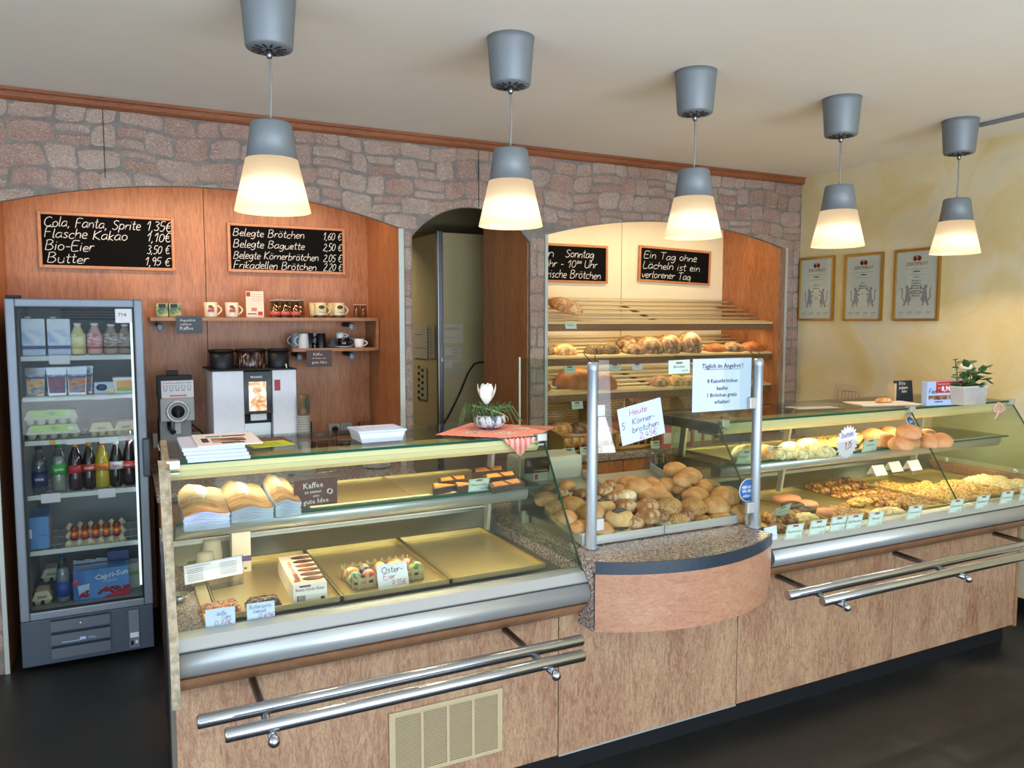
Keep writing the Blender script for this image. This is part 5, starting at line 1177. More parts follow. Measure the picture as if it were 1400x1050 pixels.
def bread(name, label, cat, pos, L, Wd, H, kind, rot=0, seed=1, cut=None, group=None, tilt=0, top=None, roll=0):
    """pos = centre of the loaf"""
    t = T(name, label, cat, (pos[0], pos[1], pos[2]), rot, group); t.rotation_euler = (tilt, roll, rot)
    me = lump(kind, L, Wd, H, seed, cut=cut); o = bpy.data.objects.new('crust', me); COL.objects.link(o); o.parent = t
    if top:
        m = MB().blob((0, 0, H * .07), L * .40, Wd * .40, H * .475, 14, 8, None, 0, 1, H * .12); P('topping', m, C_[top], t)
    return t
PLACES = {}
# ---------------------------------------------------------------- mid-shelf and deck of the left counter
def edge_frame(a, b, z, off=0):
    """origin, angle and width from the two pixel ends of a bottom front edge lying at height z"""
    p, q = PZ(*a, z), PZ(*b, z); return Vector(((p.x + q.x) / 2, (p.y + q.y) / 2, z)), math.atan2(q.y - p.y, q.x - p.x), (q - p).length
def pal(name, stops, scale=20, dist=.6, co=(1, 1, 1), rough=.5):
    n = NT(name); n.set(n.ramp(n.noise(scale, n.co(co), 3, dist=dist), stops), rough); M[name] = n.m; return n.m
for a, b in ((.56, .93), (.93, 1.30)):
    m = MB().box(a + .004, 2.615, 1.0265, b - .004, 2.975, 1.0295)
    m.box(a + .002, 2.61, 1.0265, b - .002, 2.615, 1.0340).box(a + .002, 2.975, 1.0265, b - .002, 2.982, 1.0370).box(a, 2.61, 1.0265, a + .004, 2.98, 1.0350).box(b - .004, 2.61, 1.0265, b, 2.98, 1.0350)
    KL('shelf_tray', m, M['tray'])
# newspapers, leaflet
c, rz, w = edge_frame((252, 634), (338, 627.5), 1.2205); rz = -.03
t = T('newspaper', 'x', 'newspaper', (c.x + .01, c.y + .005, 1.2205), rz, 'newspapers stacked on the left counter'); t['label'] = 'thick folded newspaper at the bottom of the stack'
P('pages', MB().box(-w / 2, 0, 0, w / 2, .27, .011, .001), flat('C3CAE0', .7), t)
for i, (dx, rr) in enumerate(((-.004, .01), (-.010, -.012), (-.014, .02))):
    dup(t, (c.x + .01 + dx, c.y + .005 + i * .003, 1.2205 + .0112 * (i + 1)), rz + rr, label=['second newspaper from the bottom of the stack', 'third newspaper from the bottom of the stack', 'uppermost full newspaper under the picture page'][i])
pal('news_photo', [(.38, '3A2420'), (.5, '8A6048'), (.62, 'C8B090')], 18, .5)
t = T('newspaper', 'top newspaper with a wide dark photo and green headline', 'newspaper', (c.x + .03, c.y + .006, 1.2205 + .0452), rz + .02, 'newspapers stacked on the left counter')
P('pages', MB().box(-w / 2 + .01, 0, 0, w / 2 + .02, .27, .004, .001), flat('D9D6DA', .7), t)
P('photo', MB().box(-w / 2 + .06, .075, .0041, w / 2 - .02, .15, .0046), M['news_photo'], t)
m = MB(); m.box(-w / 2 + .06, .055, .0041, -w / 2 + .14, .062, .0046).box(w / 2 - .10, .03, .0041, w / 2 - .03, .05, .0046).box(-w / 2 + .03, .16, .0041, -w / 2 + .05, .07, .0046)
P('text_block', m, M['ink'], t); P('headline', MB().box(-w / 2 + .05, .18, .0041, w / 2 - .09, .205, .0046), flat('4A7A4A', .6), t); P('blue_heading', MB().box(w / 2 - .085, .18, .0041, w / 2 - .01, .205, .0046), flat('2A3A50', .6), t)
t = T('leaflet', 'lime green leaflet lying beside the newspapers', 'leaflet', PZ(368, 608, 1.2250), .15)
P('sheet', MB().box(-.07, -.05, 0, .075, .07, .002), flat('B4BE3A', .6), t); m = MB()
for k in range(4): m.box(-.05, -.03 + k * .02, .0021, .04, -.026 + k * .02, .0026)
P('print', m, flat('7A8E2A', .6), t)
t = T('magazine', 'dark magazine under the lime green leaflet', 'magazine', PZ(366, 605, 1.2205), .05); P('pages', MB().box(-.09, -.04, 0, .075, .10, .004), flat('5A4038', .5), t)
# bag piles: each pile is bags in a bundle
n = NT('bag_print'); sp_ = n.n.new('ShaderNodeSeparateXYZ'); n.lk(n.co(), sp_.inputs[0]); nz = n.noise(16, n.co((1, 2.5, 1)), 4, .6, .8)
ad = n.n.new('ShaderNodeMath'); ad.operation = 'MULTIPLY_ADD'; ad.inputs[1].default_value = .16; n.lk(nz, ad.inputs[0]); n.lk(sp_.outputs[1], ad.inputs[2])
n.set(n.mix(n.ramp(ad.outputs[0], [(.15, 0.), (.22, 1.)]), n.ramp(nz, [(.38, '9A5E34'), (.5, 'C08A56'), (.62, 'CDA878')]), n.ramp(nz, [(.3, 'A3927A'), (.7, 'B5A68E')])), .65); M['bag_print'] = n.m
def bagpile(label, a, b, h, dep, z=1.0265, rzo=0):
    c, rz, w = edge_frame(a, b, z); rz = 0; t = T('paper_bag_pile', label, 'paper bags', (c.x, c.y, z), rz + rzo, 'piles of paper bread bags'); t.rotation_euler = (.13, 0, rz + rzo)
    n_ = max(8, int(h / .0035)); m = MB(); r = random.Random(label)
    for k in range(n_):
        z0, z1 = h * k / n_, h * (k + .8) / n_; j = r.uniform(-.002, .002)
        vs = []
        for i in range(9):
            x = -w / 2 + w * i / 8; sg = -.0035 * math.cos(i / 8 * PI * 2 + .6) * (k / n_) * 2; vs += [(x + j, 0 + r.uniform(0, .0012), z0 + sg), (x + j, dep, z0 + sg * 2), (x + j, 0, z1 + sg), (x + j, dep, z1 + sg * 2)]
        fs = []
        for i in range(8):
            p_ = 4 * i; fs += [(p_, p_ + 4, p_ + 6, p_ + 2), (p_ + 2, p_ + 6, p_ + 7, p_ + 3)]
        fs += [(0, 2, 3, 1), (32, 33, 35, 34)]; m.add(vs, fs)
    P('bags', m, flat('B9C4DA', .7), t, kind='stuff')
    vs = []; 
    for i in range(13):
        x = -w / 2 + w * i / 12; sg = -.007 * math.cos(i / 12 * PI * 2 + .6)
        for j in range(5): vs.append((x, -.002 + (dep + .004) * j / 4, h + .001 + sg * (1 + j / 4) + .010 * (j / 4) ** 2 * math.sin(i / 12 * PI * 3)))
    P('top_bag', MB().add(vs, [(5 * i + j, 5 * i + 5 + j, 5 * i + 6 + j, 5 * i + 1 + j) for i in range(12) for j in range(4)], True), M['bag_print'], t)
    m = MB()
    for k in range(4): hand(m, 'Frische Brote', -w * .28, 0, .012, w * .5, 0, .06, .2) if k == 0 else None
    m.v = [(v[0], dep * .42 + v[2], h + .0035 - .007 * math.cos((v[0] + w / 2) / w * PI * 2 + .6) * (1 + .42 + v[2] / dep)) for v in m.v]; P('print', m, flat('5A4630', .6), t)
    return t
bagpile('tallest pile of paper bread bags, at the left end of the shelf', (252, 728), (314, 720), .052, .24)
bagpile('middle pile of paper bread bags on the shelf', (317, 716), (373, 708), .042, .24, rzo=.02)
bagpile('pile of paper bread bags half behind the brown coffee sign', (378, 708), (411, 703), .052, .24)
c, rz, w = edge_frame((402, 698), (461, 689), 1.0275)
t = card('counter_sign', 'brown acrylic sign about coffee standing before the paper bags', 'sign', (c.x, c.y, 1.0275), w, .100, flat('5C3A36', .3), [('p', 'Kaffee', -.01, .068, .020, 'chalk'), ('p', 'ist immer', -.01, .050, .011, 'chalk'), ('p', 'eine', .0, .036, .010, 'chalk'), ('p', 'gute Idee', .0, .014, .017, 'chalk')], tilt=-.06, rz=rz)
P('acrylic_stand', MB().box(-w / 2, .003, 0, w / 2, .006, .115).box(-w / 2, .004, 0, w / 2, .06, .003), M['bag_film'], t)
m = MB().lathe([(.009, 0), (.009, .010), (.008, .010), (.008, 0)], 12, (.048, 0, 0)).xf(Matrix.Translation((0, -.001, .05)) @ Matrix.Rotation(PI / 2, 4, 'X')); P('cup_picture', m, M['chalk'], t)
# nut corners
def wedge(label, u, v, rot, grp='nut corners with chocolate edges', z=1.0305, s=.105, par=False):
    p = PZ(u, v, z + .02); t = T('nut_corner', label, 'pastry', (p.x, p.y, z), rot, grp)
    q = [(-s * .55, -s * .3), (s * .55, -s * .3), (0, s * .55)] if not par else [(-s * .75, -s * .3), (s * .45, -s * .3), (s * .75, s * .3), (-s * .45, s * .3)]
    P('base', MB().prism(q, 'z', 0, .022), C_['choc'], t); P('glaze', MB().prism([(x * .80, y * .80) for x, y in q], 'z', .022, .025), C_['almond'], t)
    if par: P('chocolate_stripe', MB().prism([(-s * .1, -s * .3), (-s * .0, -s * .3), (s * .12, s * .3), (s * .02, s * .3)], 'z', .0248, .0262), C_['choc'], t)
    return t
wedge('front left triangular nut corner on the shelf tray', 603, 665, .25); wedge('nut corner behind the front left triangle', 619, 655, .1, par=True); wedge('nut corner left of the mint price card', 633, 663, .3, s=.09)
wedge('rearmost striped nut corner on the shelf tray', 668, 642, .05, s=.125, par=True); wedge('striped nut corner behind the front right one', 684, 650, .1, s=.125, par=True); wedge('front right striped nut corner', 692, 661, .2, s=.125, par=True)
def tag(label, u, v, z, text='', w=.062, h=.044, tilt=.25, rz=0, roll=0, Y=None, mat='mint', name='price_tag', price=''):
    p = PZ(u, v, z) if Y is None else PY(u, v, Y); k = w / .062
    ln = [('b', (.028 * k, .0012), -.014 * k, .036 * h / .044, 0, 'ink_red'), ('b', (.018 * k, .005 * k), -.009 * k, .0365 * h / .044, 0, 'tag_dark')]
    if text: ln.append(('p', text, 0, .020 * h / .044, .0075 * k if len(text) < 12 else .0058 * k, 'ink'))
    if price: ln.append(('p', price, .016 * k, .006, .007 * k, 'ink_blue'))
    t = card(name, label, 'price tag', (p.x, p.y, p.z), w, h, M[mat], ln, tilt=-tilt, rz=rz, roll=roll)
    m = MB(); e = .003
    for a in ((-w / 2 + e, e, w / 2 - e, e + .0008), (-w / 2 + e, h - e, w / 2 - e, h - e + .0008), (-w / 2 + e, e, -w / 2 + e + .0008, h - e), (w / 2 - e, e, w / 2 - e + .0008, h - e)): m.box(a[0], -.0006, a[1], a[2], -.0002, a[3])
    P('border', m.xf(Matrix.Rotation(tilt, 4, 'X') @ Matrix.Rotation(roll, 4, 'Y')), M['ink'], t)
    return t
M['tag_dark'] = flat('7A5A60', .6)
tag('mint price card for the nut corners', 654, 671.5, 1.0275, 'Nussecken', w=.082, h=.050, price='1,60 €')
# deck of the left counter
ZT = .7615
c, rz, w = edge_frame((253, 800), (332, 784), .80)
t = card('list_sign', 'white printed list in an acrylic holder at the left end of the deck', 'sign', (c.x, c.y, .80), w, .062, M['paper_blue'], [('p', 'Unsere Partnerbetriebe', -.05, .052, .006, 'ink')] + [('b', (.05, .0012), -.085, .045 - k * .006, 0, 'ink') for k in range(7)] + [('b', (.055, .0012), .02, .048 - k * .006, 0, 'ink') for k in range(7)], tilt=.12, rz=rz)
P('acrylic_holder', MB().box(-w / 2 - .02, .004, -.038, w / 2 + .004, .007, .064).box(-w / 2 - .02, .004, -.038, w / 2, .05, -.035), M['bag_film'], t)
p = PZ(281, 778, ZT)
t = T('baking_cup', 'upturned white paper cup behind the printed list', 'paper cup', (p.x, p.y, ZT)); P('cup', MB().lathe([(.036, 0), (.028, .06), (0, .06)], 18), M['white'], t)
t = T('baking_cup', 'white paper cup behind and right of the upturned one', 'paper cup', (p.x + .03, p.y + .06, ZT)); P('cup', MB().lathe([(.038, 0), (.030, .085), (0, .085)], 18), M['white'], t)
p = PZ(331, 783, ZT)
t = T('cream_carton', 'tall cream-coloured carton with a violet band behind the printed list', 'carton', (p.x, p.y + .03, ZT)); P('box', MB().box(-.032, -.03, 0, .032, .03, .20, .002), flat('DDD2C6', .5), t); P('violet_band', MB().box(-.010, -.0306, .040, .033, -.0301, .060), flat('5A4A8A', .5), t); P('corner_print', MB().box(.008, -.0306, .012, .016, -.0301, .018), M['ink_blue'], t)
p = PZ(245, 822, .774)
t = T('steel_scoop', 'small steel bowl on the granite at the left end of the deck', 'bowl', (p.x, p.y, .773)); P('bowl', MB().lathe([(0, 0), (.018, 0), (.028, .022), (.030, .022), (.018, -.0), (0, .003)], 18), M['steel'], t)
pal('copper_foil', [(.35, '4A2418'), (.48, 'B8683C'), (.6, 'E8B080')], 60, 1.5, (1, 1, 1), .25)
pal('dark_foil', [(.35, '1E1614'), (.52, '4A2C22'), (.62, 'C88E60')], 60, 1.5, (1, 1, 1), .25)
def pack(label, a, b, mat, h, d, z=ZT, top=None):
    c, rz, w = edge_frame(a, b, z); t = T('biscuit_pack', label, 'biscuit pack', (c.x, c.y, z), rz)
    m = MB(); vs = []; n_, k_ = 14, 6; r = random.Random(label)
    for i in range(n_ + 1):
        for j in range(k_ + 1):
            x = -w / 2 + w * i / n_; y = d * j / k_; e = min(i, n_ - i, 2) / 2; f = min(j, k_ - j, 1.5) / 1.5
            vs.append((x, y, h * (.35 + .65 * min(e, 1) ** .5 * min(f, 1) ** .5) + r.uniform(-.002, .002)))
    m.add(vs, [(i * (k_ + 1) + j, (i + 1) * (k_ + 1) + j, (i + 1) * (k_ + 1) + j + 1, i * (k_ + 1) + j + 1) for i in range(n_) for j in range(k_)], True)
    P('wrapper', m, M[top or mat], t); P('side_wrap', MB().box(-w / 2, 0, 0, w / 2, d, h * .36, .001), M[mat], t); return t
pack('copper foil biscuit pack behind the leftmost price card', (277, 852), (334, 841), 'copper_foil', .036, .09)
pack('dark foil biscuit pack behind the second price card', (340, 839), (386, 831), 'dark_foil', .034, .07)
def pricecard(label, pts, z, lines, tilt=.12, name='price_card', mat='paper_blue'):
    (bl_, br_, tl) = pts; c, rz, w = edge_frame(bl_, br_, z); D = (c - EYE).length
    h = abs(PY(tl[0], tl[1], c.y).z - z) * 1.0
    return card(name, label, 'price card', (c.x, c.y, z), w, h, M[mat], [(k, tx if k != 'w' else (tx[0], tx[1] * w), x * w, zz * h, hh * h, mt) for (k, tx, x, zz, hh, mt) in lines], tilt=tilt, rz=rz)
pricecard('handwritten price card before the copper foil biscuits', ((281.5, 859.5), (322, 853.5), (283, 835)), .774, [('w', ('Jaffa', .35), -.15, .62, .2, 'ink_blue'), ('w', ('Cake', .3), .05, .42, .18, 'ink_blue'), ('w', ('0,77€', .6), -.22, .08, .26, 'ink_red')])
pricecard('handwritten price card before the dark foil biscuits', ((338, 849), (376, 843.5), (338, 827)), .774, [('w', ('Butterspritz', .8), -.42, .68, .2, 'ink_blue'), ('w', ('Gebäck', .5), -.3, .4, .2, 'ink_blue'), ('w', ('0,69€', .6), -.1, .06, .26, 'ink_red')])
# box of chocolate kisses
c, rz, w = edge_frame((401, 827), (447.5, 820.5), ZT)
t = T('chocolate_box', 'long white box of chocolate-coated sweets with a brown picture on its lid', 'box', (c.x, c.y, ZT), rz + .02)
P('box', MB().box(-w / 2, 0, 0, w / 2, .33, .062, .001), flat('DCD4CC', .45), t)
pal('brown_sweets', [(.4, '3A1E16'), (.5, '5A2E20'), (.62, '7E4A34')], 20, .3)
for k in range(6): P('sweet_picture', MB().blob((.020, .05 + k * .048, .0625), .036, .021, .0012, 14, 4), M['brown_sweets'], t)
m = MB(); printed(m, 'Riesen Schoko Küsse', 0, .040, .010, -.0008, 'CENTER', .015, w * .84); P('front_lettering', m, flat('7A2A2A', .5), t)
m = MB(); printed(m, 'Riesen', 0, 0, .022, 0, 'LEFT', .02); printed(m, 'Schoko Küsse', .075, 0, .018, 0, 'LEFT'); m.v = [(-w / 2 + .042 - v[2] - .012, .03 + v[0] * 1.0, .0632) for v in m.v]; P('lid_lettering', m, flat('A8242C', .5), t)
m = MB().box(-w / 2 + .012, -.0008, .008, -w / 2 + .016, -.0003, .026)
for k in range(6): m.box(-w / 2 + .018 + k * .0035, -.0008, .008, -w / 2 + .0198 + k * .0035, -.0003, .026)
m.box(w / 2 - .02, -.0008, .006, w / 2 - .008, -.0003, .016); P('barcode', m, M['ink'], t); P('blue_strip', MB().box(-w / 2 + .02, -.0007, .052, -w / 2 + .055, -.0002, .058), M['ink_blue'], t)
# crate of Easter eggs
c, rz, w = edge_frame((486, 807), (579, 791), ZT + .001)
t = T('egg_crate', 'small wooden slatted crate with a picket rim holding dyed eggs', 'crate', (c.x, c.y, ZT + .001), rz)
cw = flat('9C8C68', .7); dpt = .155
P('floor', MB().box(-w / 2, 0, 0, w / 2, dpt, .004), cw, t)
for s in (0, 1):
    y = 0 if s == 0 else dpt - .004
    for z0 in (.006, .026): P('rail', MB().box(-w / 2, y, z0, w / 2, y + .004, z0 + .010, .001), cw, t)
    for k in range(9):
        x = -w / 2 + (k + .5) * w / 9; P('picket', MB().prism([(x - .006, 0), (x + .006, 0), (x + .006, .040), (x, .048), (x - .006, .040)], 'y', y - .003 if s == 0 else y + .004, y if s == 0 else y + .007), cw, t)
for s in (-1, 1):
    x = s * w / 2
    for z0 in (.006, .026): P('rail', MB().box(x - .002, 0, z0, x + .002, dpt, z0 + .010, .001), cw, t)
    for k in range(5): y = (k + .5) * dpt / 5; P('picket', MB().prism([(y - .006, 0), (y + .006, 0), (y + .006, .040), (y, .048), (y - .006, .040)], 'x', x - .005, x - .002), cw, t)
ec = [('E09050', 'orange'), ('1E4468', 'dark blue'), ('C8545A', 'pink red'), ('E0A83C', 'yellow'), ('C84A3C', 'red'), ('4E8A4A', 'green'), ('D8763A', 'deep orange'), ('D0484A', 'bright red'), ('3E7A6A', 'teal'), ('E2B858', 'pale yellow')]
pos = [(-.105, .095), (-.055, .10), (-.06, .045), (.0, .10), (.045, .06), (.112, .045), (.06, .105), (.095, .095), (-.11, .04), (-.005, .045)]
cs, sn = math.cos(rz), math.sin(rz)
for (col_, nm), (x, y) in zip(ec, pos):
    mt = 'egg_' + nm.replace(' ', '_')
    n = NT(mt); n.set(n.mix(n.ramp(n.noise(40, detail=3), [(.45, 0.), (.62, .55)]), col_, 'F0DCA8'), .25); M[mt] = n.m
    e = T('dyed_egg', nm + ' marbled Easter egg in the wooden crate', 'egg', (c.x + x * cs - y * sn, c.y + x * sn + y * cs, ZT + .030), rnd.uniform(0, 3), 'dyed eggs in the wooden crate'); e.rotation_euler = (rnd.uniform(.9, 1.5), 0, rnd.uniform(-2, 2))
    P('shell', MB().blob((0, 0, 0), .0215, .0215, .028, 18, 12, lambda x, y, z: 1 - .08 * z), M[mt], e)
m = MB(); r = random.Random(3)
for k in range(60):
    x, y = r.uniform(-w / 2 + .01, w / 2 - .01), r.uniform(.01, dpt - .01); a = r.uniform(0, 6.28); m.tube([(x, y, .008), (x + .02 * math.cos(a), y + .02 * math.sin(a), r.uniform(.02, .05))], .0008, 3, False)
P('straw', m, flat('7E9450', .8), t, kind='stuff')
pricecard('white handwritten Easter egg price card leaning on the crate', ((518, 806.5), (559.5, 799), (510, 775)), ZT + .001, [('w', ('Oster-', .72), -.36, .62, .24, 'ink'), ('w', ('Eier', .4), -.32, .36, .22, 'ink_red'), ('w', ('7,35€', .5), -.08, .08, .2, 'ink_red')], tilt=.30, mat='paper')
# top: tub, doily, bowl with plant
p, q = PZ(493, 607, 1.2205), PZ(552, 601, 1.2205)
t = T('lidded_tub', 'white lidded plastic tub on the left counter top', 'tub', ((p.x + q.x) / 2, (p.y + q.y) / 2, 1.2205), .02)
P('tub', MB().prism([(-.075, 0), (.075, 0), (.085, .034), (-.085, .034)], 'y', 0, .13), flat('C8D2E2', .35), t); P('lid', MB().box(-.091, -.008, .034, .091, .138, .044, .004), flat('B7C4E4', .35), t); P('lid_panel', MB().box(-.07, .012, .044, .07, .118, .0455, .001), M['paper_blue'], t)
m = MB(); printed(m, 'Eis-Becher', -.05, 0, .014, 0, 'LEFT', .01); m.v = [(v[0], .04 + v[2], .0458) for v in m.v]; P('lettering', m, M['ink_red'], t)
pal('doily_print', [(.44, 'F0E0D0'), (.5, '5A6A4A'), (.56, 'E8D0C0')], 60, .8)
pc_ = PZ(676, 588, 1.2205); R = .20
n = NT('checked_cloth'); w1 = n.n.new('ShaderNodeTexWave'); w1.inputs['Scale'].default_value = 14; n.lk(n.co(), w1.inputs['Vector']); w1.wave_type = 'BANDS'; w1.bands_direction = 'X'
n.set(n.ramp(w1.outputs['Fac'], [(.35, 'D8706A'), (.6, 'EBA89C')]), .8); M['cloth_check'] = n.m
DX, DY = 1.335, 2.765
t = T('table_doily', 'red checked doily laid cornerwise, one corner hanging over the glass edge', 'doily', (DX, DY, 1.2208))
def drape(x, y):
    Y = DY + y; return (x, y if Y > 2.575 else (2.575 - DY) - .002, (0.0012 if Y > 2.575 else -(2.575 - Y) + .001))
g = 16; vs = []; fs = []
for i in range(g + 1):
    for j in range(g + 1):
        a, b = (i / g - .5) * 2 * R * .72, (j / g - .5) * 2 * R * .72; x, y = (a - b) * .92, (a + b) * .92
        vs.append(drape(x, y))
for i in range(g):
    for j in range(g): fs.append((i * (g + 1) + j, (i + 1) * (g + 1) + j, (i + 1) * (g + 1) + j + 1, i * (g + 1) + j + 1))
P('cloth', MB().add(vs, fs), M['cloth_check'], t)
for i, (x, y) in enumerate(((-.10, 0), (.10, 0), (0, -.075), (0, .095))): P('printed_square', MB().prism([(x - .055, y), (x, y - .038), (x + .055, y), (x, y + .038)], 'z', .0016, .0020), M['doily_print'], t)
bw_ = T('plant_bowl', 'round white bowl with blue pattern standing on the red doily', 'bowl', (pc_.x - .0, pc_.y + .04, 1.2228))
pal('bowl_glaze', [(.42, '5A6480'), (.5, 'C8CCD4'), (.7, 'D6D6D2')], 40, .9, (1, 1, 1), .15)
P('bowl', MB().lathe([(0, 0), (.034, 0), (.055, .012), (.064, .030), (.060, .050), (.052, .056), (.048, .052), (.050, .035), (.03, .02), (0, .02)], 28), M['bowl_glaze'], bw_)
P('soil', MB().lathe([(0, .046), (.05, .046)], 18), flat('3A2E22', .9), bw_)
pl = T('cyclamen', 'white flower with wiry green sprigs growing in the patterned bowl', 'plant', (pc_.x, pc_.y + .04, 1.2690)); pl.scale = (1.25, 1.25, 1.35)
gr = flat('4A6A3C', .6)
r = random.Random(5); m = MB()
for k in range(70):
    a = r.uniform(0, 6.28); L = r.uniform(.03, .10); pts = [(0.02 * math.cos(a), .02 * math.sin(a), 0)]
    for s in range(1, 5): f = s / 4; pts.append(((.02 + L * f) * math.cos(a + f * .8), (.02 + L * f) * math.sin(a + f * .8), .035 * math.sin(f * 2.6) + r.uniform(-.006, .006) - (.03 if f == 1 and L > .07 else 0)))
    m.tube(pts, .0012, 4, False)
    for s in range(1, 5):
        for q_ in range(2): c_ = Vector(pts[s]); d_ = Vector((r.uniform(-1, 1), r.uniform(-1, 1), r.uniform(-.3, 1))).normalized() * .009; e_ = Vector((d_.y, -d_.x, 0)) * .35; m.add([c_, c_ + d_ * .5 + e_, c_ + d_, c_ + d_ * .5 - e_], [(0, 1, 2, 3)])
P('foliage', m, gr, pl, kind='stuff')
P('stem', MB().tube([(-.01, -.01, 0), (-.018, -.01, .03), (-.016, -.008, .045)], .0025, 6), gr, pl)
for k in range(8):
    a = k * 2 * PI / 8 + .2; tl = .35 + .25 * (k % 2); vs = []
    for i in range(6):
        f = i / 5; wd = .017 * math.sin(PI * min(f * .93 + .05, 1)) + .001
        rr_ = .004 + .026 * math.sin(f * 1.5) * tl * 1.6; zz = .040 + .060 * f
        c0 = Vector((-.016 + rr_ * math.cos(a), -.008 + rr_ * math.sin(a), zz)); sd_ = Vector((-math.sin(a), math.cos(a), 0)) * wd
        vs += [c0 + sd_, c0 + Vector((math.cos(a), math.sin(a), 0)) * wd * .3, c0 - sd_]
    P('petal', MB().add(vs, [(3 * i + j, 3 * i + 3 + j, 3 * i + 4 + j, 3 * i + 1 + j) for i in range(5) for j in range(2)], True), M['petal'] if 'petal' in M else M.setdefault('petal', flat('EFEDE4', .5)), pl)
m = MB().tube([(.058 * math.cos(a), .058 * math.sin(a), .056 * math.sin(a * .5) - .02) for a in [2 * PI * k / 24 for k in range(25)]], .0015, 5); P('willow_ring', m, flat('B8B090', .6), pl)
# ---------------------------------------------------------------- middle: bread rolls behind the guard
KS = .20
tr = T('roll_display_tray', 'sloping metal tray under the bread rolls', 'tray', (1.87, 2.6, .826))
for a, b in ((1.50, 1.865), (1.875, 2.24)):
    z = lambda y: .838 + (y - 2.40) * KS
    P('tray', MB().add([(a, 2.40, z(2.40)), (b, 2.40, z(2.40)), (b, 2.98, z(2.98)), (a, 2.98, z(2.98)), (a, 2.40, .826), (b, 2.40, .826), (b, 2.98, .826), (a, 2.98, .826)], [(0, 1, 2, 3), (0, 4, 5, 1), (1, 5, 6, 2), (2, 6, 7, 3), (3, 7, 4, 0)]), M['steel'], tr, world=True)
    P('front_lip', MB().box(a, 2.392, .828, b, 2.400, .862, .002), M['alu'], tr, world=True)
    for x in (a, b): P('side_rim', MB().prism([(2.392, .83), (2.392, .866), (2.98, z(2.98) + .028), (2.98, z(2.98))], 'x', x - .003, x + .003), M['alu'], tr, world=True)
rolls = [(746, 683, 30, 'seed'), (750, 670, 24, 'seed'), (775, 665, 26, 'plain'), (795, 677, 26, 'dark'), (774, 708, 30, 'plain'), (781, 692, 38, 'plain'), (793, 721, 30, 'plain'), (808, 702, 38, 'plain'), (821, 726, 36, 'plain'),
 (826, 671, 24, 'rye'), (834, 663, 20, 'rye'), (838, 681, 30, 'rye'), (826, 692, 30, 'poppy'), (856, 693, 31, 'rye'), (847, 709, 40, 'poppy'), (857, 679, 27, 'flour'), (860, 662, 32, 'plain'), (872, 667, 36, 'plain'), (888, 663, 30, 'kaiser'), (889, 679, 36, 'plain'),
 (886, 692, 30, 'rye'), (886, 706, 36, 'rye'), (850, 731, 33, 'poppy'), (881, 726, 33, 'dark'), (909, 720, 27, 'flour'), (915, 693, 36, 'sesame'), (910, 664, 30, 'kaiser'), (906, 681, 28, 'plain'), (923, 643, 32, 'kaiser'), (943, 652, 36, 'plain'),
 (931, 668, 30, 'plain'), (926, 712, 36, 'sesame'), (967, 668, 35, 'kaiser'), (951, 679, 37, 'plain'), (993, 679, 40, 'kaiser'), (979, 692, 36, 'plain'), (947, 694, 38, 'seed'), (1010, 702, 38, 'kaiser'), (984, 711, 36, 'plain'), (956, 716, 36, 'seed'), (1018, 690, 28, 'kaiser'), (936, 705, 28, 'dark'), (866, 715, 28, 'rye'), (902, 706, 26, 'dark'), (932, 657, 26, 'plain'), (760, 695, 28, 'seed'), (765, 676, 26, 'rye'), (846, 671, 24, 'plain'), (898, 670, 28, 'plain')]
KN = {'plain': 'smooth golden roll', 'kaiser': 'cut-top golden roll', 'seed': 'dark-seeded roll', 'sesame': 'pale-seeded roll', 'poppy': 'poppy-topped roll', 'rye': 'floury brown rye roll', 'dark': 'dark brown roll', 'flour': 'white floured roll'}
done = []
def rowname(v, u):
    return ('at the front' if v > 715 else 'in the front half' if v > 700 else 'in the middle' if v > 685 else 'in the back half' if v > 668 else 'high at the back') + ' of the heap, ' + ('left of the left post' if u < 806 else 'beside the left post' if u < 838 else 'left part' if u < 875 else 'centre' if u < 915 else 'right of centre' if u < 955 else 'right part' if u < 990 else 'near the right post')
used = {}
for i, (u, v, wpx, kd) in enumerate(sorted(rolls, key=lambda r: -r[1])):
    lay = .030 + (.020 if i % 3 == 1 else 0)
    p = PS(u, v, .838 + lay + (.03 if v < 660 else 0), 2.40, KS + .06)
    if p.y < 2.445: p = PY(u, v, 2.445)
    D = (p - EYE).length; L = wpx * D / 1135 * 1.10
    lb = KN[kd] + ' ' + rowname(v, u); used[lb] = used.get(lb, 0) + 1
    if used[lb] > 1: lb = lb.replace(KN[kd], {2: 'second ', 3: 'third ', 4: 'fourth '}[used[lb]] + KN[kd])
    r = random.Random(i * 7 + 1)
    bread('bread_roll', lb, 'bread roll', p, L * 1.03, L * .84, L * .66, {'poppy': 'poppy'}.get(kd, kd), r.uniform(-.5, .5), i % 5, cut='kaiser' if kd == 'kaiser' else 'slash' if kd in ('plain', 'poppy', 'rye') and i % 2 else None, group='bread rolls behind the glass guard', top='poppy_top' if kd == 'poppy' else None, tilt=r.uniform(.0, .25))
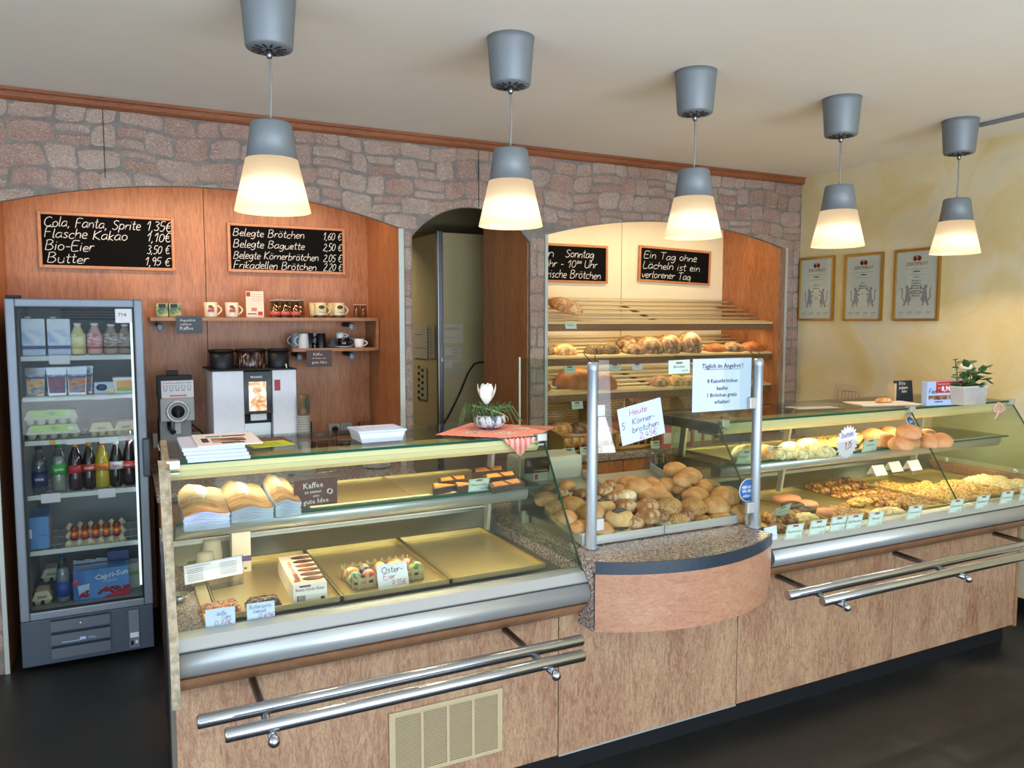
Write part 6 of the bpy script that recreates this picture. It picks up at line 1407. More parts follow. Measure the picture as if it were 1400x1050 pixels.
# signs on the guard
def glass_sign(name, label, pts, mat, lines, z3=None, roll=None, Y=2.338):
    tl, tr_, bl_ = [PY(*q, Y) for q in pts]; w = math.hypot(tr_.x - tl.x, tr_.z - tl.z); h = math.hypot(tl.x - bl_.x, tl.z - bl_.z); a = math.atan2(tr_.z - tl.z, tr_.x - tl.x)
    t = T(name, label, 'sign', ((bl_.x + math.cos(a) * w / 2), Y, bl_.z + math.sin(a) * w / 2)); t.rotation_euler = (0, -a, -.067 * 0)
    P('sheet', MB().box(-w / 2, -.0005, 0, w / 2, .0005, h), M[mat], t)
    by = {}
    for (k, tx, x, z, hh, mt) in lines:
        m = by.setdefault(mt, MB())
        if k == 'w': hand(m, tx[0], x * w, z * h, hh * h, tx[1] * w, -.001, .05)
        elif k == 'b': m.box(x * w, -.0012, z * h, (x + tx[0]) * w, -.0006, (z + tx[1]) * h)
        else: printed(m, tx, x * w, z * h, hh * h, -.001, 'CENTER', .02 if k == 'pb' else .008)
    for mt, m in by.items(): P('print', m, M[mt], t)
    return t
g = glass_sign('offer_sign', 'printed landscape offer sheet about eight rolls, taped beside the right post', ((948, 491), (1028, 489), (946, 564)), 'paper_blue',
    [('pb', 'Täglich im Angebot !', 0, .82, .085, 'ink'), ('b', (.62, .008), -.31, .79, 0, 'ink'), ('pb', '8 Kaiserbrötchen', 0, .54, .075, 'ink'), ('pb', 'kaufen', 0, .40, .075, 'ink'), ('pb', '1 Brötchen gratis', 0, .27, .075, 'ink'), ('pb', 'erhalten!', 0, .14, .075, 'ink')], Y=2.333)
g = glass_sign('offer_sign', 'tilted handwritten sheet about five seeded rolls, on the glass guard', ((844, 560), (903, 543), (851, 610)), 'paper_blue',
    [('w', ('Heute', .42), -.26, .74, .16, 'ink_red'), ('w', ('5', .07), -.46, .42, .17, 'ink'), ('w', ('Körner-', .54), -.22, .48, .16, 'ink'), ('w', ('brötchen', .62), -.24, .26, .16, 'ink'), ('w', ('2,45€', .42), -.10, .05, .16, 'ink_red')], Y=2.352)
g = glass_sign('hanging_tag', 'small mint price tag hanging at the top of the glass guard', ((914, 493), (943, 491.5), (914, 511.5)), 'mint', [('p', 'Brötchen', 0, .42, .2, 'ink'), ('b', (.3, .14), -.15, .72, 0, 'tag_dark'), ('p', '0,35 €', .25, .12, .16, 'ink')], Y=2.337)
p = PY(1022.8, 670, 2.331)
t = T('round_sticker', 'round blue sticker with white lettering on the guard near the right post', 'sticker', (p.x, 2.331, p.z))
Rx = Matrix.Rotation(PI / 2, 4, 'X')
P('rim', MB().lathe([(0, .0), (.047, 0), (.047, .001), (0, .001)], 36).xf(Rx), M['white'], t); P('disc', MB().lathe([(0, .001), (.044, .001), (.044, .0016), (0, .0016)], 36).xf(Rx), M['sticker_blue'], t)
m = MB(); printed(m, 'HIER KAUFT', 0, .008, .011, -.002, 'CENTER', .02, .066); printed(m, 'IHR GERNE', 0, -.008, .011, -.002, 'CENTER', .02, .060); hand(m, 'allerlei', -.030, -.027, .012, .060, -.002, .08); P('lettering', m, M['white'], t)
# scale behind the rolls
sc = T('shop_scale', 'white shop scale with a dark display, behind the left end of the rolls', 'scale', (1.72, 3.02, .824))
a, b = PY(722, 640, 2.98), PY(797, 640, 2.98); zt = PY(760, 624, 2.98).z; sw = flat('BDBBAE', .45)
P('housing', MB().box(a.x - .02, 2.98, .90, b.x, 3.16, zt, .018), sw, sc, world=True); P('base', MB().box(a.x, 3.0, .824, b.x - .03, 3.14, .91, .006), sw, sc, world=True)
d0, d1 = PY(719, 627, 2.97), PY(752, 645, 2.97); P('display', MB().box(d0.x, 2.972, d1.z, d1.x, 2.985, d0.z, .004), M['black_gloss'], sc, world=True)
m = MB(); m.box(d0.x + .01, 2.9712, d0.z - .035, d0.x + .013, 2.9718, d0.z - .012).box(d0.x + .018, 2.9712, d0.z - .035, d0.x + .021, 2.9718, d0.z - .012).box(d0.x + .045, 2.9712, d1.z + .008, d1.x - .012, 2.9718, d1.z + .011); P('digits', m, flat('9AA6A0', .4), sc, world=True)
s0, s1 = PY(730, 646, 2.97), PY(749, 658, 2.97); P('sticker', MB().box(s0.x, 2.976, s1.z, s1.x, 2.980, s0.z), M['paper'], sc, world=True); P('sticker_mark', MB().box(s0.x + .008, 2.975, s1.z + .012, s0.x + .022, 2.9765, s0.z - .012), M['red'], sc, world=True)
# bag of pens
p = PZ(899, 657, .95)
t = T('pen_box', 'open dark box of small pens in a clear bag behind the rolls', 'box', (PY(902, 655, 3.05).x, 3.05, .824)); P('box', MB().box(-.05, -.03, 0, .05, .03, .14, .003), flat('2A3A54', .5), t)
for k in range(7): x = -.045 + k * .015; P('pen', MB().tube([(x, rnd.uniform(-.02, .02), .10), (x + rnd.uniform(-.02, .02), rnd.uniform(-.02, .02), .185)], .004, 6), flat(['2A2E38', 'B8B4B0', '7A3A40', '2A3440', 'C8C0B8', '303038', '8A8E98'][k], .4), t)
P('clear_bag', MB().blob((-.02, 0, .11), .085, .05, .11, 10, 6, lambda x, y, z: 1 + .1 * math.sin(6 * x + 5 * z)), M['bag_film'], t)

# ---------------------------------------------------------------- right counter
ZS = 1.0265
SX = [(2.44, 2.80), (2.81, 3.17), (3.18, 3.54), (3.56, 3.92)]
for a, b in SX:
    m = MB().box(a, 2.61, ZS, b, 2.975, ZS + .003).box(a, 2.606, ZS, b, 2.61, ZS + .008).box(a, 2.97, ZS, b, 2.976, ZS + .010).box(a, 2.61, ZS, a + .003, 2.975, ZS + .008).box(b - .003, 2.61, ZS, b, 2.975, ZS + .008)
    KR('shelf_tray', m, M['tray'])
ZB = ZS + .003
def item(name, label, cat, u, v, z, w, d, h, kd, rot=0, cut=None, group=None, seed=1, top=None, tilt=0):
    """w, d, h in metres; centre of the visible lump at pixel u, v, standing at height z"""
    p = PZ(u, v, z + h * .45); return bread(name, label, cat, (p.x, p.y, z + h * .30), w, d, h, kd, rot, seed, cut, group, top=top, tilt=tilt)
# shelf: sliced loaf, cream pastries, crumble cake, buns
t = item('cream_roll', 'cream-filled roll with a golden back at the left end of the shelf', 'pastry', 1020, 618, ZB, .16, .115, .09, 'flour', .2, 'slash', 'cream pastries on the glass shelf', top='loafgold')
item('cream_roll', 'golden cream-topped pastry behind the right post', 'pastry', 1048, 616, ZB, .12, .11, .075, 'loafgold', .3, 'slash', 'cream pastries on the glass shelf')
fl = [(1066, 618, .10, 'leftmost flaky cream pastry right of the post'), (1082, 611, .12, 'flaky cream pastry second from the post'), (1094, 618, .10, 'front flaky cream pastry near the star sign'), (1104, 606, .13, 'rear flaky cream pastry left of the crumble slices'), (1124, 616, .15, 'wide flaky cream pastry just left of the star sign')]
for i, (u, v, w, lb) in enumerate(fl): item('cream_pastry', lb, 'pastry', u, v, ZB, w, .11, .065, 'flaky', .1 * i, 'rough', 'flaky cream pastries', i)
def slab(name, label, pts, z, h, kd, base, group=None, rough=.008, seg=13, cat='cake'):
    """a flat cake piece from its four pixel corners (top surface)"""
    q = [PZ(u, v, z + h) for u, v in pts]
    lim = 2.36 if z < .9 else 2.63
    q = [Vector((a.x, max(a.y, lim), a.z)) for a in q]; c = sum(q, Vector()) / 4; t = T(name, label, cat, (c.x, c.y, z), 0, group); r = random.Random(label)
    q = [(a.x - c.x, a.y - c.y) for a in q]; P('base', MB().prism(q, 'z', 0, h * .55), C_[base], t); vs = []
    for i in range(seg + 1):
        for j in range(seg + 1):
            s, w = i / seg, j / seg; x = (q[0][0] * (1 - s) + q[1][0] * s) * (1 - w) + (q[3][0] * (1 - s) + q[2][0] * s) * w; y = (q[0][1] * (1 - s) + q[1][1] * s) * (1 - w) + (q[3][1] * (1 - s) + q[2][1] * s) * w
            e = i in (0, seg) or j in (0, seg); vs.append((x, y, h * .5 if e else h * .9 + r.uniform(-rough, rough)))
    P('crumble', MB().add(vs, [(i * (seg + 1) + j, (i + 1) * (seg + 1) + j, (i + 1) * (seg + 1) + j + 1, i * (seg + 1) + j + 1) for i in range(seg) for j in range(seg)], True), C_[kd], t); return t
slab('crumble_slice', 'crumble cake slice with dark filling behind the star sign', [(1108, 600), (1150, 618), (1160, 610), (1125, 593)], ZB, .035, 'crumb', 'choc', 'crumble slices on the shelf')
slab('crumble_slice', 'narrow crumble cake slice right behind the star sign', [(1134, 598), (1172, 618), (1182, 611), (1150, 594)], ZB, .035, 'crumb', 'choc', 'crumble slices on the shelf')
slab('crumble_slice', 'broad yellow crumble slice beside the shelf buns', [(1160, 596), (1200, 615), (1216, 609), (1182, 592)], ZB, .040, 'crumb', 'choc', 'crumble slices on the shelf')
bn = [(1192, 593, .15, 'bun at the left rear of the bun heap'), (1214, 590, .14, 'bun at the rear centre of the bun heap'), (1210, 599, .15, 'bun left of centre in the bun heap'), (1232, 604, .15, 'big bun at the front of the bun heap'), (1246, 601, .12, 'bun between the front bun and the glass seam'), (1243, 588, .16, 'topmost bun of the heap, by the small blue sticker'), (1267, 594, .13, 'bun at the rear right of the seam'), (1270, 601, .13, 'bun at the front, right of the glass seam'), (1287, 600, .14, 'rightmost bun on the glass shelf')]
for i, (u, v, w, lb) in enumerate(bn): item('milk_bun', lb, 'bun', u, v, ZB + (.055 if v < 589.5 else 0), w, w * .72, .085, 'bun', .2 + .1 * (i % 3), None, 'buns on the glass shelf', i)
tag('mint tag leaning on the cream roll at the left end of the shelf', 1016, 634, ZB, 'Windbeutel', .085, .062, roll=.08, price='1,50'); tag('mint tag beside the right post on the shelf', 1056, 627, ZB, 'Plunder', .085, .060, roll=.06); tag('mint tag in front of the broad crumble slice', 1188, 617, ZB, 'Streusel', .10, .062, price='1,35', roll=-.05)
# star-shaped sign
p = PZ(1153, 622, ZB); t = T('star_sign', 'white star-edged price sign with pink figures on the glass shelf', 'sign', (p.x, p.y - .02, ZB + .062)); t.rotation_euler = (.1, -.12, 0)
st = []
for k in range(44): a = 2 * PI * k / 44; rr_ = 1 if k % 2 else .82; st.append((.074 * rr_ * math.cos(a), .082 * rr_ * math.sin(a)))
P('card', MB().prism(st, 'y', 0, .002), flat('E4DEEE', .6), t)
m = MB(); hand(m, 'Buchteln', -.042, .030, .020, .080, -.001, .05); m.box(-.046, -.0012, .026, .044, -.0006, .0275); P('lettering', m, M['ink_blue'], t); m = MB(); hand(m, '1,35', -.018, -.030, .034, .045, -.001, .05); P('price', m, M['ink_red'], t)
p = PY(1243, 576, 2.574); t = T('round_sticker', 'small round blue sticker at the glass seam of the right counter', 'sticker', (p.x, 2.566, p.z)); t.rotation_euler = (-.6, 0, 0)
P('disc', MB().lathe([(0, 0), (.026, 0), (.026, .0015), (0, .0015)], 28).xf(Rx), M['sticker_blue'], t); P('rim', MB().lathe([(.026, 0), (.029, 0), (.029, .0015), (.026, .0015)], 28).xf(Rx), M['white'], t); m = MB(); hand(m, 'gern', -.014, -.006, .014, .030, -.002, .08); P('lettering', m, M['white'], t)
# deck
Z0 = ZT
def ring(label, u, v, kd, w=.115, grp='ring pastries with glaze', rot=0):
    p = PZ(u, v, Z0 + .02); t = T('glazed_ring', label, 'pastry', (p.x, p.y, Z0), rot, grp); m = MB(); n_, k_ = 20, 10; vs = []
    for i in range(n_):
        for j in range(k_):
            a, b = 2 * PI * i / n_, 2 * PI * j / k_; R1 = w * .30 + w * .18 * math.cos(b); vs.append((R1 * math.cos(a) * 1.15, R1 * math.sin(a) * .9, max(0, .017 + .02 * math.sin(b))))
    m.add(vs, [(i * k_ + j, ((i + 1) % n_) * k_ + j, ((i + 1) % n_) * k_ + (j + 1) % k_, i * k_ + (j + 1) % k_) for i in range(n_) for j in range(k_)], True); P('dough', m, C_[kd], t); return t
for u, v, w, lb in ((1076, 680, .15, 'rear pink-glazed oval pastry'), (1099, 688, .15, 'middle pink-glazed oval pastry'), (1126, 699, .16, 'front pink-glazed oval pastry')): item('glazed_pastry', lb, 'pastry', u, v, Z0, w, .085, .045, 'pink', -.3, None, 'pink-glazed pastries on the deck', 2)
ring('dark chocolate glazed ring between the pink pastries', 1084, 692, 'choc'); ring('second dark glazed ring, nearer the front', 1104, 699, 'choc', .10)
for i, (u, v, lb) in enumerate(((1061, 711, 'leftmost dark croissant on the deck'), (1071, 701, 'dark croissant behind the leftmost ones'), (1079, 708, 'dark croissant in the middle of its group'), (1088, 703, 'seeded dark croissant near the glazed rings'), (1054, 706, 'croissant beside the right post'), (1066, 722, 'croissant behind the first mint tag'))): item('dark_croissant', lb, 'croissant', u, v, Z0, .12, .075, .055, 'croissant', .5 + .2 * i, 'long', 'dark croissants on the deck', i)
item('crumble_bun', 'pale crumble-topped bun in front of the glazed rings', 'bun', 1101, 707, Z0, .14, .09, .05, 'crumbpale', .1, 'rough'); item('crumble_bun', 'brown crumble bun behind the second mint tag', 'bun', 1108, 717, Z0, .11, .08, .045, 'crumbbrown', .1, 'rough')
r = random.Random(11); k = 0
for row, (ua, va, ub, vb, n_) in enumerate(((1112, 664, 1158, 656, 4), (1122, 670, 1178, 662, 5), (1148, 677, 1200, 672, 5), (1178, 683, 1215, 681, 4), (1208, 690, 1232, 690, 2))):
    for i in range(n_):
        f = i / max(1, n_ - 1); u, v = ua + (ub - ua) * f, va + (vb - va) * f; k += 1
        item('apple_danish', '%s danish in the %s row of apple danishes' % (['first', 'second', 'third', 'fourth', 'fifth'][i], ['rear', 'second', 'third', 'fourth', 'front'][row]), 'pastry', u, v, Z0, .098, .075, .042, 'danish', r.uniform(-.4, .6), 'rough', 'apple danishes on the deck', k % 5)
item('custard_pastry', 'pale yellow pastry with custard in front of the danishes', 'pastry', 1176, 685, Z0, .17, .09, .045, 'crumb', .1, 'rough')
def sheet(name, label, x0, y0, x1, y1, h, kd, rough=.008, cat='cake', sk=.0, base='loafgold'):
    t = T(name, label, cat, ((x0 + x1) / 2, (y0 + y1) / 2, Z0)); w, d = (x1 - x0) / 2, (y1 - y0) / 2; r = random.Random(label); nx, ny = max(6, int(w / .009)), max(6, int(d / .009))
    P('base', MB().box(-w, -d, 0, w, d, h * .6, .003), C_[base], t); vs = []
    for i in range(nx + 1):
        for j in range(ny + 1):
            e = i in (0, nx) or j in (0, ny); vs.append((-w + 2 * w * i / nx + r.uniform(-.002, .002), -d + 2 * d * j / ny + r.uniform(-.003, .003), h * .45 if e else h * .85 + r.uniform(-rough, rough)))
    P('crumble', MB().add(vs, [(i * (ny + 1) + j, (i + 1) * (ny + 1) + j, (i + 1) * (ny + 1) + j + 1, i * (ny + 1) + j + 1) for i in range(nx) for j in range(ny)], True), C_[kd], t); return t
slab('crumble_flat', 'flat brown crumble pastry behind the third mint tag', [(1126, 692), (1160, 710), (1192, 702), (1152, 686)], Z0, .030, 'crumbbrown', 'loafgold'); slab('crumble_flat', 'flat brown crumble pastry behind the fifth mint tag', [(1162, 706), (1178, 716), (1200, 709), (1188, 702)], Z0, .028, 'crumbbrown', 'loafgold')
item('sugar_pastry', 'white sugar-dusted pastry beside the fifth mint tag', 'pastry', 1214, 699, Z0, .19, .09, .045, 'flour', -.15, 'rough')
item('custard_pastry', 'golden pastry at the end of the danish rows', 'pastry', 1222, 690, Z0, .12, .08, .04, 'crumb', .1, 'rough')
def strudel(label, a, b, wd, kd, h=.045):
    p, q = PZ(*a, Z0 + h * .6), PZ(*b, Z0 + h * .6); c = (p + q) / 2; L = (q - p).length; return bread('strudel', label, 'strudel', (c.x, c.y, Z0 + h * .3), L, wd, h, kd, math.atan2(q.y - p.y, q.x - p.x), 3, 'rough', 'long strudels')
sheet('nut_sheet', 'flat brown nut sheet cake left of the glass seam', 3.33, 2.37, 3.52, 2.74, .028, 'crumbbrown')
sheet('strudel', 'long golden crumble strip running back beside the brown nut sheet', 3.57, 2.38, 3.68, 2.82, .042, 'crumb', .010, 'strudel')
sheet('apple_sheet', 'yellow apple crumble sheet directly behind the glass seam', 3.69, 2.37, 3.85, 2.72, .044, 'crumb', .010); sheet('apple_sheet', 'yellow crumble sheet between the apple crumble and the white one', 3.86, 2.37, 4.03, 2.66, .050, 'crumb', .010)
sheet('sugar_sheet', 'white-dusted crumble sheet cake at the right end of the deck', 4.04, 2.37, 4.27, 2.64, .062, 'crumbpale', .008)
for i, (u, v, lb, tx) in enumerate(((1084, 737, 'first mint tag on the right deck, left end', 'Nusshörnchen'), (1116, 731, 'second mint tag on the right deck', 'Amerikaner'), (1144, 726, 'third mint tag, overlapping its right neighbour', 'Quarktasche'), (1166, 723, 'fourth mint tag, overlapped by the third', 'Apfeltasche'), (1195, 719, 'fifth mint tag, left of the sugar pastry', 'Plunder'), (1248, 710, 'sixth mint tag, in front of the last danish', 'Kirschstreusel'), (1305, 701, 'seventh mint tag, behind the glass seam', 'Zuckerkuchen'), (1341, 695, 'eighth mint tag, in front of the apple sheet', 'Apfelkuchen'), (1374, 689, 'ninth mint tag, near the right end', 'Streuselkuchen'), (1400, 684, 'last mint tag at the right edge of the deck', 'Butterkuchen'))):
    tag(lb, u, v, .772, tx, .095, .066, tilt=.2, roll=.03, price='1,20')
tag('mint tag tilted on the dark croissants beside the right post', 1068, 706, Z0 + .035, 'Donut', .085, .062, roll=-.3, tilt=.5)
pricecard('bluish handwritten card at the foot of the right post', ((1046, 741), (1063, 737), (1046, 722)), .774, [('w', ('1,-', .5), -.2, .2, .3, 'ink_red')])
for i, (u, v, lb) in enumerate(((1206, 650, 'left white folded card on the staff-side ledge'), (1228, 645, 'middle white folded card on the staff-side ledge'), (1254, 643, 'right white folded card on the staff-side ledge'))):
    p = PZ(u, v, .842); t = T('folded_card', lb, 'card', (p.x, p.y, .842), 0, 'white folded cards on the rear ledge'); P('card', MB().prism([(0, 0), (.03, .05), (.032, .05), (.06, 0), (.058, 0), (.031, .047), (.002, 0)], 'x', -.045, .045), M['paper'], t)
ONE('cutting_sheet', MB().box(2.98, 3.09, .8415, 3.33, 3.31, .846, .002), flat('B9AE98', .4), 'pale sheet of baking paper on the ledge behind the danishes', 'paper')
ONE('meat_tray', MB().box(3.40, 3.10, .8415, 3.75, 3.30, .852, .004), flat('7A4A42', .5), 'reddish board lying on the ledge behind the folded cards', 'board')
# on the top glass
ZG = 1.2205
p = PZ(1216, 555, ZG); t = T('paper_plate', 'paper doily plate with a pastry sample on the right counter top', 'plate', (p.x + .02, p.y + .06, ZG), -.3); P('plate', MB().box(-.16, -.075, 0, .16, .075, .006, .002), flat('E2D6C6', .6), t); P('rim', MB().box(-.17, -.085, .006, .17, .085, .010, .002), flat('E9DECF', .6), t)
bread('pastry_sample', 'small golden pastry lying on the paper doily plate', 'pastry', (p.x + .03, p.y + .06, ZG + .020), .10, .06, .032, 'loafgold', 0, 2, 'rough')
p = PZ(1132, 561, ZG); t = T('acrylic_tray', 'clear acrylic leaflet tray on the right counter top', 'tray', (p.x, p.y + .1, ZG), -.2); P('tray', MB().box(-.14, -.07, 0, .14, .07, .004).box(-.15, -.08, .018, .15, .08, .021), M['bag_film'], t); P('paper', MB().box(-.11, -.05, .0045, .12, .06, .006), flat('DCD2BC', .6), t)
c, rz, w = edge_frame((1236, 551), (1259, 550), ZG)
t = card('chalk_sign', 'small dark slate sign with chalk writing beside the red offer box', 'sign', (c.x, c.y + .05, ZG), w + .012, .115, flat('1C2A3C', .5), [('w', ('Bitte', .045), -.030, .092, .016, 'chalk'), ('w', ('probieren', .060), -.03, .070, .016, 'chalk'), ('w', ('lecker', .035), -.012, .050, .015, 'chalk')], tilt=.12, rz=rz)
P('foot', MB().box(-w / 2 - .008, 0, 0, -w / 2 + .002, .05, .10), flat('C8B088', .6), t)
c, rz, w = edge_frame((1260, 556), (1331, 553), ZG)
w = .262; t = T('offer_box', 'red and pale blue offer box with a price of 8,98 on the counter top', 'box', (c.x + .01, c.y + .015, ZG), -.15)
hB = .125; P('box', MB().box(-w / 2, 0, 0, w / 2, .035, hB, .002), flat('A9BCE0', .45), t)
P('red_panel', MB().box(-w * .28, -.0008, hB * .52, w * .38, -.0002, hB * .985), M['red'], t); P('red_column', MB().box(w * .14, -.0009, .004, w * .38, -.0002, hB * .6), M['red'], t)
P('photo_strip', MB().box(-w * .46, -.0009, hB * .24, w * .14, -.0003, hB * .42), M['news_photo'], t)
m = MB(); printed(m, '8,98', -w * .03, hB * .60, hB * .20, -.0014, 'CENTER', .04); printed(m, 'Unser bester Partnerpreis', -w * .03, hB * .86, hB * .06, -.0014, 'CENTER'); printed(m, 'nur', -w * .20, hB * .70, hB * .07, -.0014, 'CENTER'); printed(m, '1200 g', w * .26, hB * .56, hB * .13, -.0014, 'CENTER', .02, w * .20); printed(m, 'SALAMI', w * .26, hB * .76, hB * .14, -.0014, 'CENTER', .03, w * .20); printed(m, 'frisch', w * .26, hB * .30, hB * .12, -.0014, 'CENTER', .02); P('lettering', m, M['white'], t)
m = MB(); hand(m, 'Fein', -w * .46, hB * .50, hB * .2, w * .2, -.0012, .06); m.box(-w * .30, -.0009, hB * .14, -w * .1, -.0003, hB * .18); P('dark_lettering', m, M['ink'], t); P('red_top', MB().box(-w / 2 + .01, .004, hB, w / 2 - .03, .03, hB + .001), flat('C0606A', .5), t)
p, q = PZ(1332, 557, ZG), PZ(1366, 554, ZG)
t = T('plant_pot', 'white ribbed rectangular pot on the right end of the counter top', 'pot', ((p.x + q.x) / 2 - .02, (p.y + q.y) / 2 + .05, ZG + .004))
P('pot', MB().prism([(-.085, 0), (.085, 0), (.10, .095), (-.10, .095)], 'y', 0, .10), flat('B4B2AC', .5), t); P('rim', MB().box(-.105, -.004, .088, .105, .104, .097, .002), flat('C4C2BC', .5), t)
for k in range(16): x = -.083 + k * .011; P('rib', MB().box(x - .002, -.0035, .004, x + .002, .002, .088), flat('C0BEB8', .5), t)
P('soil', MB().box(-.095, .004, .085, .095, .096, .0975), flat('3A2E22', .9), t)
pt = T('eucalyptus_plant', 'green plant with round dark leaves in the white ribbed pot', 'plant', (t.location.x, t.location.y + .05, ZG + .095))
lf = flat('35572F', .5); lf2 = flat('4E7040', .5); r = random.Random(9)
def leaf(c, d, s, mat, up=None):
    d = d.normalized(); a = d.cross(Vector((0, .3, 1))).normalized() * s * .42; n_ = a.cross(d).normalized() * s * .12; c = Vector(c)
    vs = [c, c + d * s * .3 + a, c + d * s * .3 - n_, c + d * s * .3 - a, c + d * s * .7 + a * .9, c + d * s * .7 - n_, c + d * s * .7 - a * .9, c + d * s]
    P('leaf', MB().add(vs, [(0, 1, 2), (0, 2, 3), (1, 4, 5, 2), (2, 5, 6, 3), (4, 7, 5), (5, 7, 6)], True), mat, pt)
stems = [((-.07, 0), (-.10, 0, .14), 0), ((-.02, 0), (-.02, -.02, .09), 1), ((.02, 0), (.05, 0, .11), 1), ((.05, 0), (.13, 0, .10), 2), ((.03, 0), (.15, 0, .03), 1)]
for (x0_, y0_), e, kd in stems:
    s_ = Vector((x0_, y0_, 0)); e = Vector(e); md = (s_ + e) / 2 + Vector((0, 0, .02)); pts = [s_, md, e]; P('stem', MB().tube(pts, .0025, 5), lf, pt)
    if kd == 0:
        for k in range(9): c_ = s_.lerp(e, .25 + .75 * k / 8); leaf(c_, Vector((r.uniform(-1, 1), r.uniform(-.5, .5), .15)), .032, lf2)
    else:
        for k in range(5): c_ = s_.lerp(e, .3 + .7 * k / 4) + Vector((0, 0, .01)); leaf(c_, Vector((r.uniform(-.6, 1), r.uniform(-.8, .3), r.uniform(-.4, .7))), r.uniform(.05, .065), lf if kd == 1 else lf2)
for k in range(14): leaf((r.uniform(-.08, .08), r.uniform(-.04, .02), 0), Vector((r.uniform(-1, 1), r.uniform(-1, .2), r.uniform(.1, .8))), r.uniform(.04, .06), lf)
P('white_bloom', MB().blob((.02, .02, .10), .04, .03, .02, 12, 6), flat('E8E0C0', .6), pt)
t = T('ribbon_bow', 'pale pink ribbon curled round the right corner of the top glass', 'ribbon', PZ(1362, 558, ZG) + Vector((0, -.01, .004))); P('ribbon', MB().tube([(.034 * math.cos(a), .006 * math.sin(2 * a), .022 * math.sin(a) + .0) for a in [2 * PI * k / 24 for k in range(25)]], .006, 6), flat('D8A0A0', .5), t); P('tails', MB().tube([(0, -.004, -.01), (-.012, -.006, -.03), (-.03, -.004, -.055)], .004, 5), flat('D8B0A8', .5), t)
t = card('sheet_stand', 'pale printed sheet in a clear stand near the right wall', 'sheet', PY(1158, 552, 3.6), .22, .125, flat('C9B898', .7), [('b', (.004, .07), -.085, .02, 0, 'tag_dark')] + [('b', (.14, .004), -.06, .075, 0, 'tag_dark')] + [('b', (.003, .055), -.05 + k * .028, .02, 0, 'tag_dark') for k in range(6)] , tilt=.1, rz=-1.2)
t.location = (4.515, PX(1158, 552, 4.515).y, PX(1158, 550, 4.515).z); t.rotation_euler = (0, 0, -PI / 2)
# ---------------------------------------------------------------- bread shelves in the right niche
YB0, YB1 = 4.36, 4.84
def bread_shelf(label, zf, rise):
    t = T('bread_shelf', label, 'shelf', (3.37, 4.6, zf), 0, 'slatted bread shelves')
    P('front_board', MB().prism([(YB0 - .03, zf - .062), (YB0 - .012, zf - .062), (YB0 - .012, zf - .015), (YB0 - .03, zf - .015)], 'x', 2.395, 4.352), M['shelf_front'], t, world=True)
    P('front_lip', MB().prism([(YB0 - .032, zf - .016), (YB0 - .032, zf - .004), (YB0 + .06, zf + .012), (YB0 + .06, zf + .004), (YB0 - .012, zf - .016)], 'x', 2.394, 4.353), M['slat'], t, world=True)
    for k in range(5):
        f = (k + .6) / 5; y = YB0 + .075 + (YB1 - YB0 - .09) * f; z = zf + .006 + (rise - .006) * f
        P('slat', MB().tube([(2.396, y, z), (4.350, y, z)], .0085, 8), M['slat'], t, world=True)
    for x in (2.46, 3.37, 4.29): P('bearer', MB().prism([(YB0, zf - .01), (YB1 + .03, zf + rise - .03), (YB1 + .03, zf + rise - .05), (YB0, zf - .03)], 'x', x - .008, x + .008), M['shelf_front'], t, world=True)
    return t
M['shelf_front'] = wood('shelf_front_wood', '86603E', '70502F', '5A3C22', 2, .4, 'x')
S1, S2, S3 = 1.652, 1.430, 1.196
bread_shelf('topmost slatted bread shelf holding a single loaf', S1, .165); bread_shelf('middle slatted bread shelf with the floury loaves', S2, .12); bread_shelf('lowest slatted bread shelf above the wicker baskets', S3, .12)
def loaf(label, u, v, S, rise, wpx, hpx, kd, rot=0, cut='long', Y=4.42, name='bread_loaf', top=None, grp='loaves on the bread shelves', sd=1, dep=None, tilt=.25):
    p = PY(u, v, Y); D = (p - EYE).length; w = wpx * D / 1180 * 1.4; h = hpx * D / 1140 * 1.12
    return bread(name, label, 'bread', (p.x, Y, p.z), w, dep or w * .6, h * 1.15, kd, rot, sd, cut, grp, tilt=tilt)
pq = PY(773, 419, 4.47); bread('bread_loaf', 'single golden crusty loaf on the topmost bread shelf', 'bread', pq, .27, .135, .11, 'loafgold', 2.1, 1, 'long', 'loaves on the bread shelves', tilt=0, roll=-.3)
loaf('loaf half hidden by the pillar on the middle shelf', 747, 481, S2, 0, 20, 18, 'loafrye'); loaf('broken crusty white loaf on the middle shelf', 772, 481, S2, 0, 32, 18, 'loafgold', .1, 'slash')
loaf('left round loaf rolled in dark seeds', 812, 483, S2, 0, 26, 20, 'loafseed', 0, None); loaf('right round loaf rolled in dark seeds', 834, 482, S2, 0, 26, 22, 'loafseed', .3, None)
for i, (u, v, w, h, y) in enumerate(((858, 472, 28, 22, 4.54), (866, 481, 30, 18, 4.41), (887, 476, 32, 27, 4.44), (912, 475, 32, 29, 4.44), (941, 473, 32, 31, 4.44))): loaf(['rear left floury rye loaf of the row', 'front left floury rye loaf, lying low', 'floury rye loaf third in the row', 'floury rye loaf fourth in the row', 'rightmost floury rye loaf of the row'][i], u, v, S2, 0, w, h, 'loafrye', .35 if i > 1 else .1, 'long', y, sd=i, dep=.19 if i > 1 else .13)
for i, (u, v, w) in enumerate(((978, 480, 30), (1002, 478, 30), (1028, 478, 34))): loaf(['left brown oval loaf at the right end of the middle shelf', 'middle floury oval loaf at the right end', 'right dark brown oval loaf by the wood side panel'][i], u, v, S2, 0, w, 17, 'loaf' if i != 1 else 'loafrye', .2, 'slash', 4.42, sd=i)
loaf('dark loaf at the left end of the lowest bread shelf', 744, 531, S3, 0, 16, 18, 'loaf')
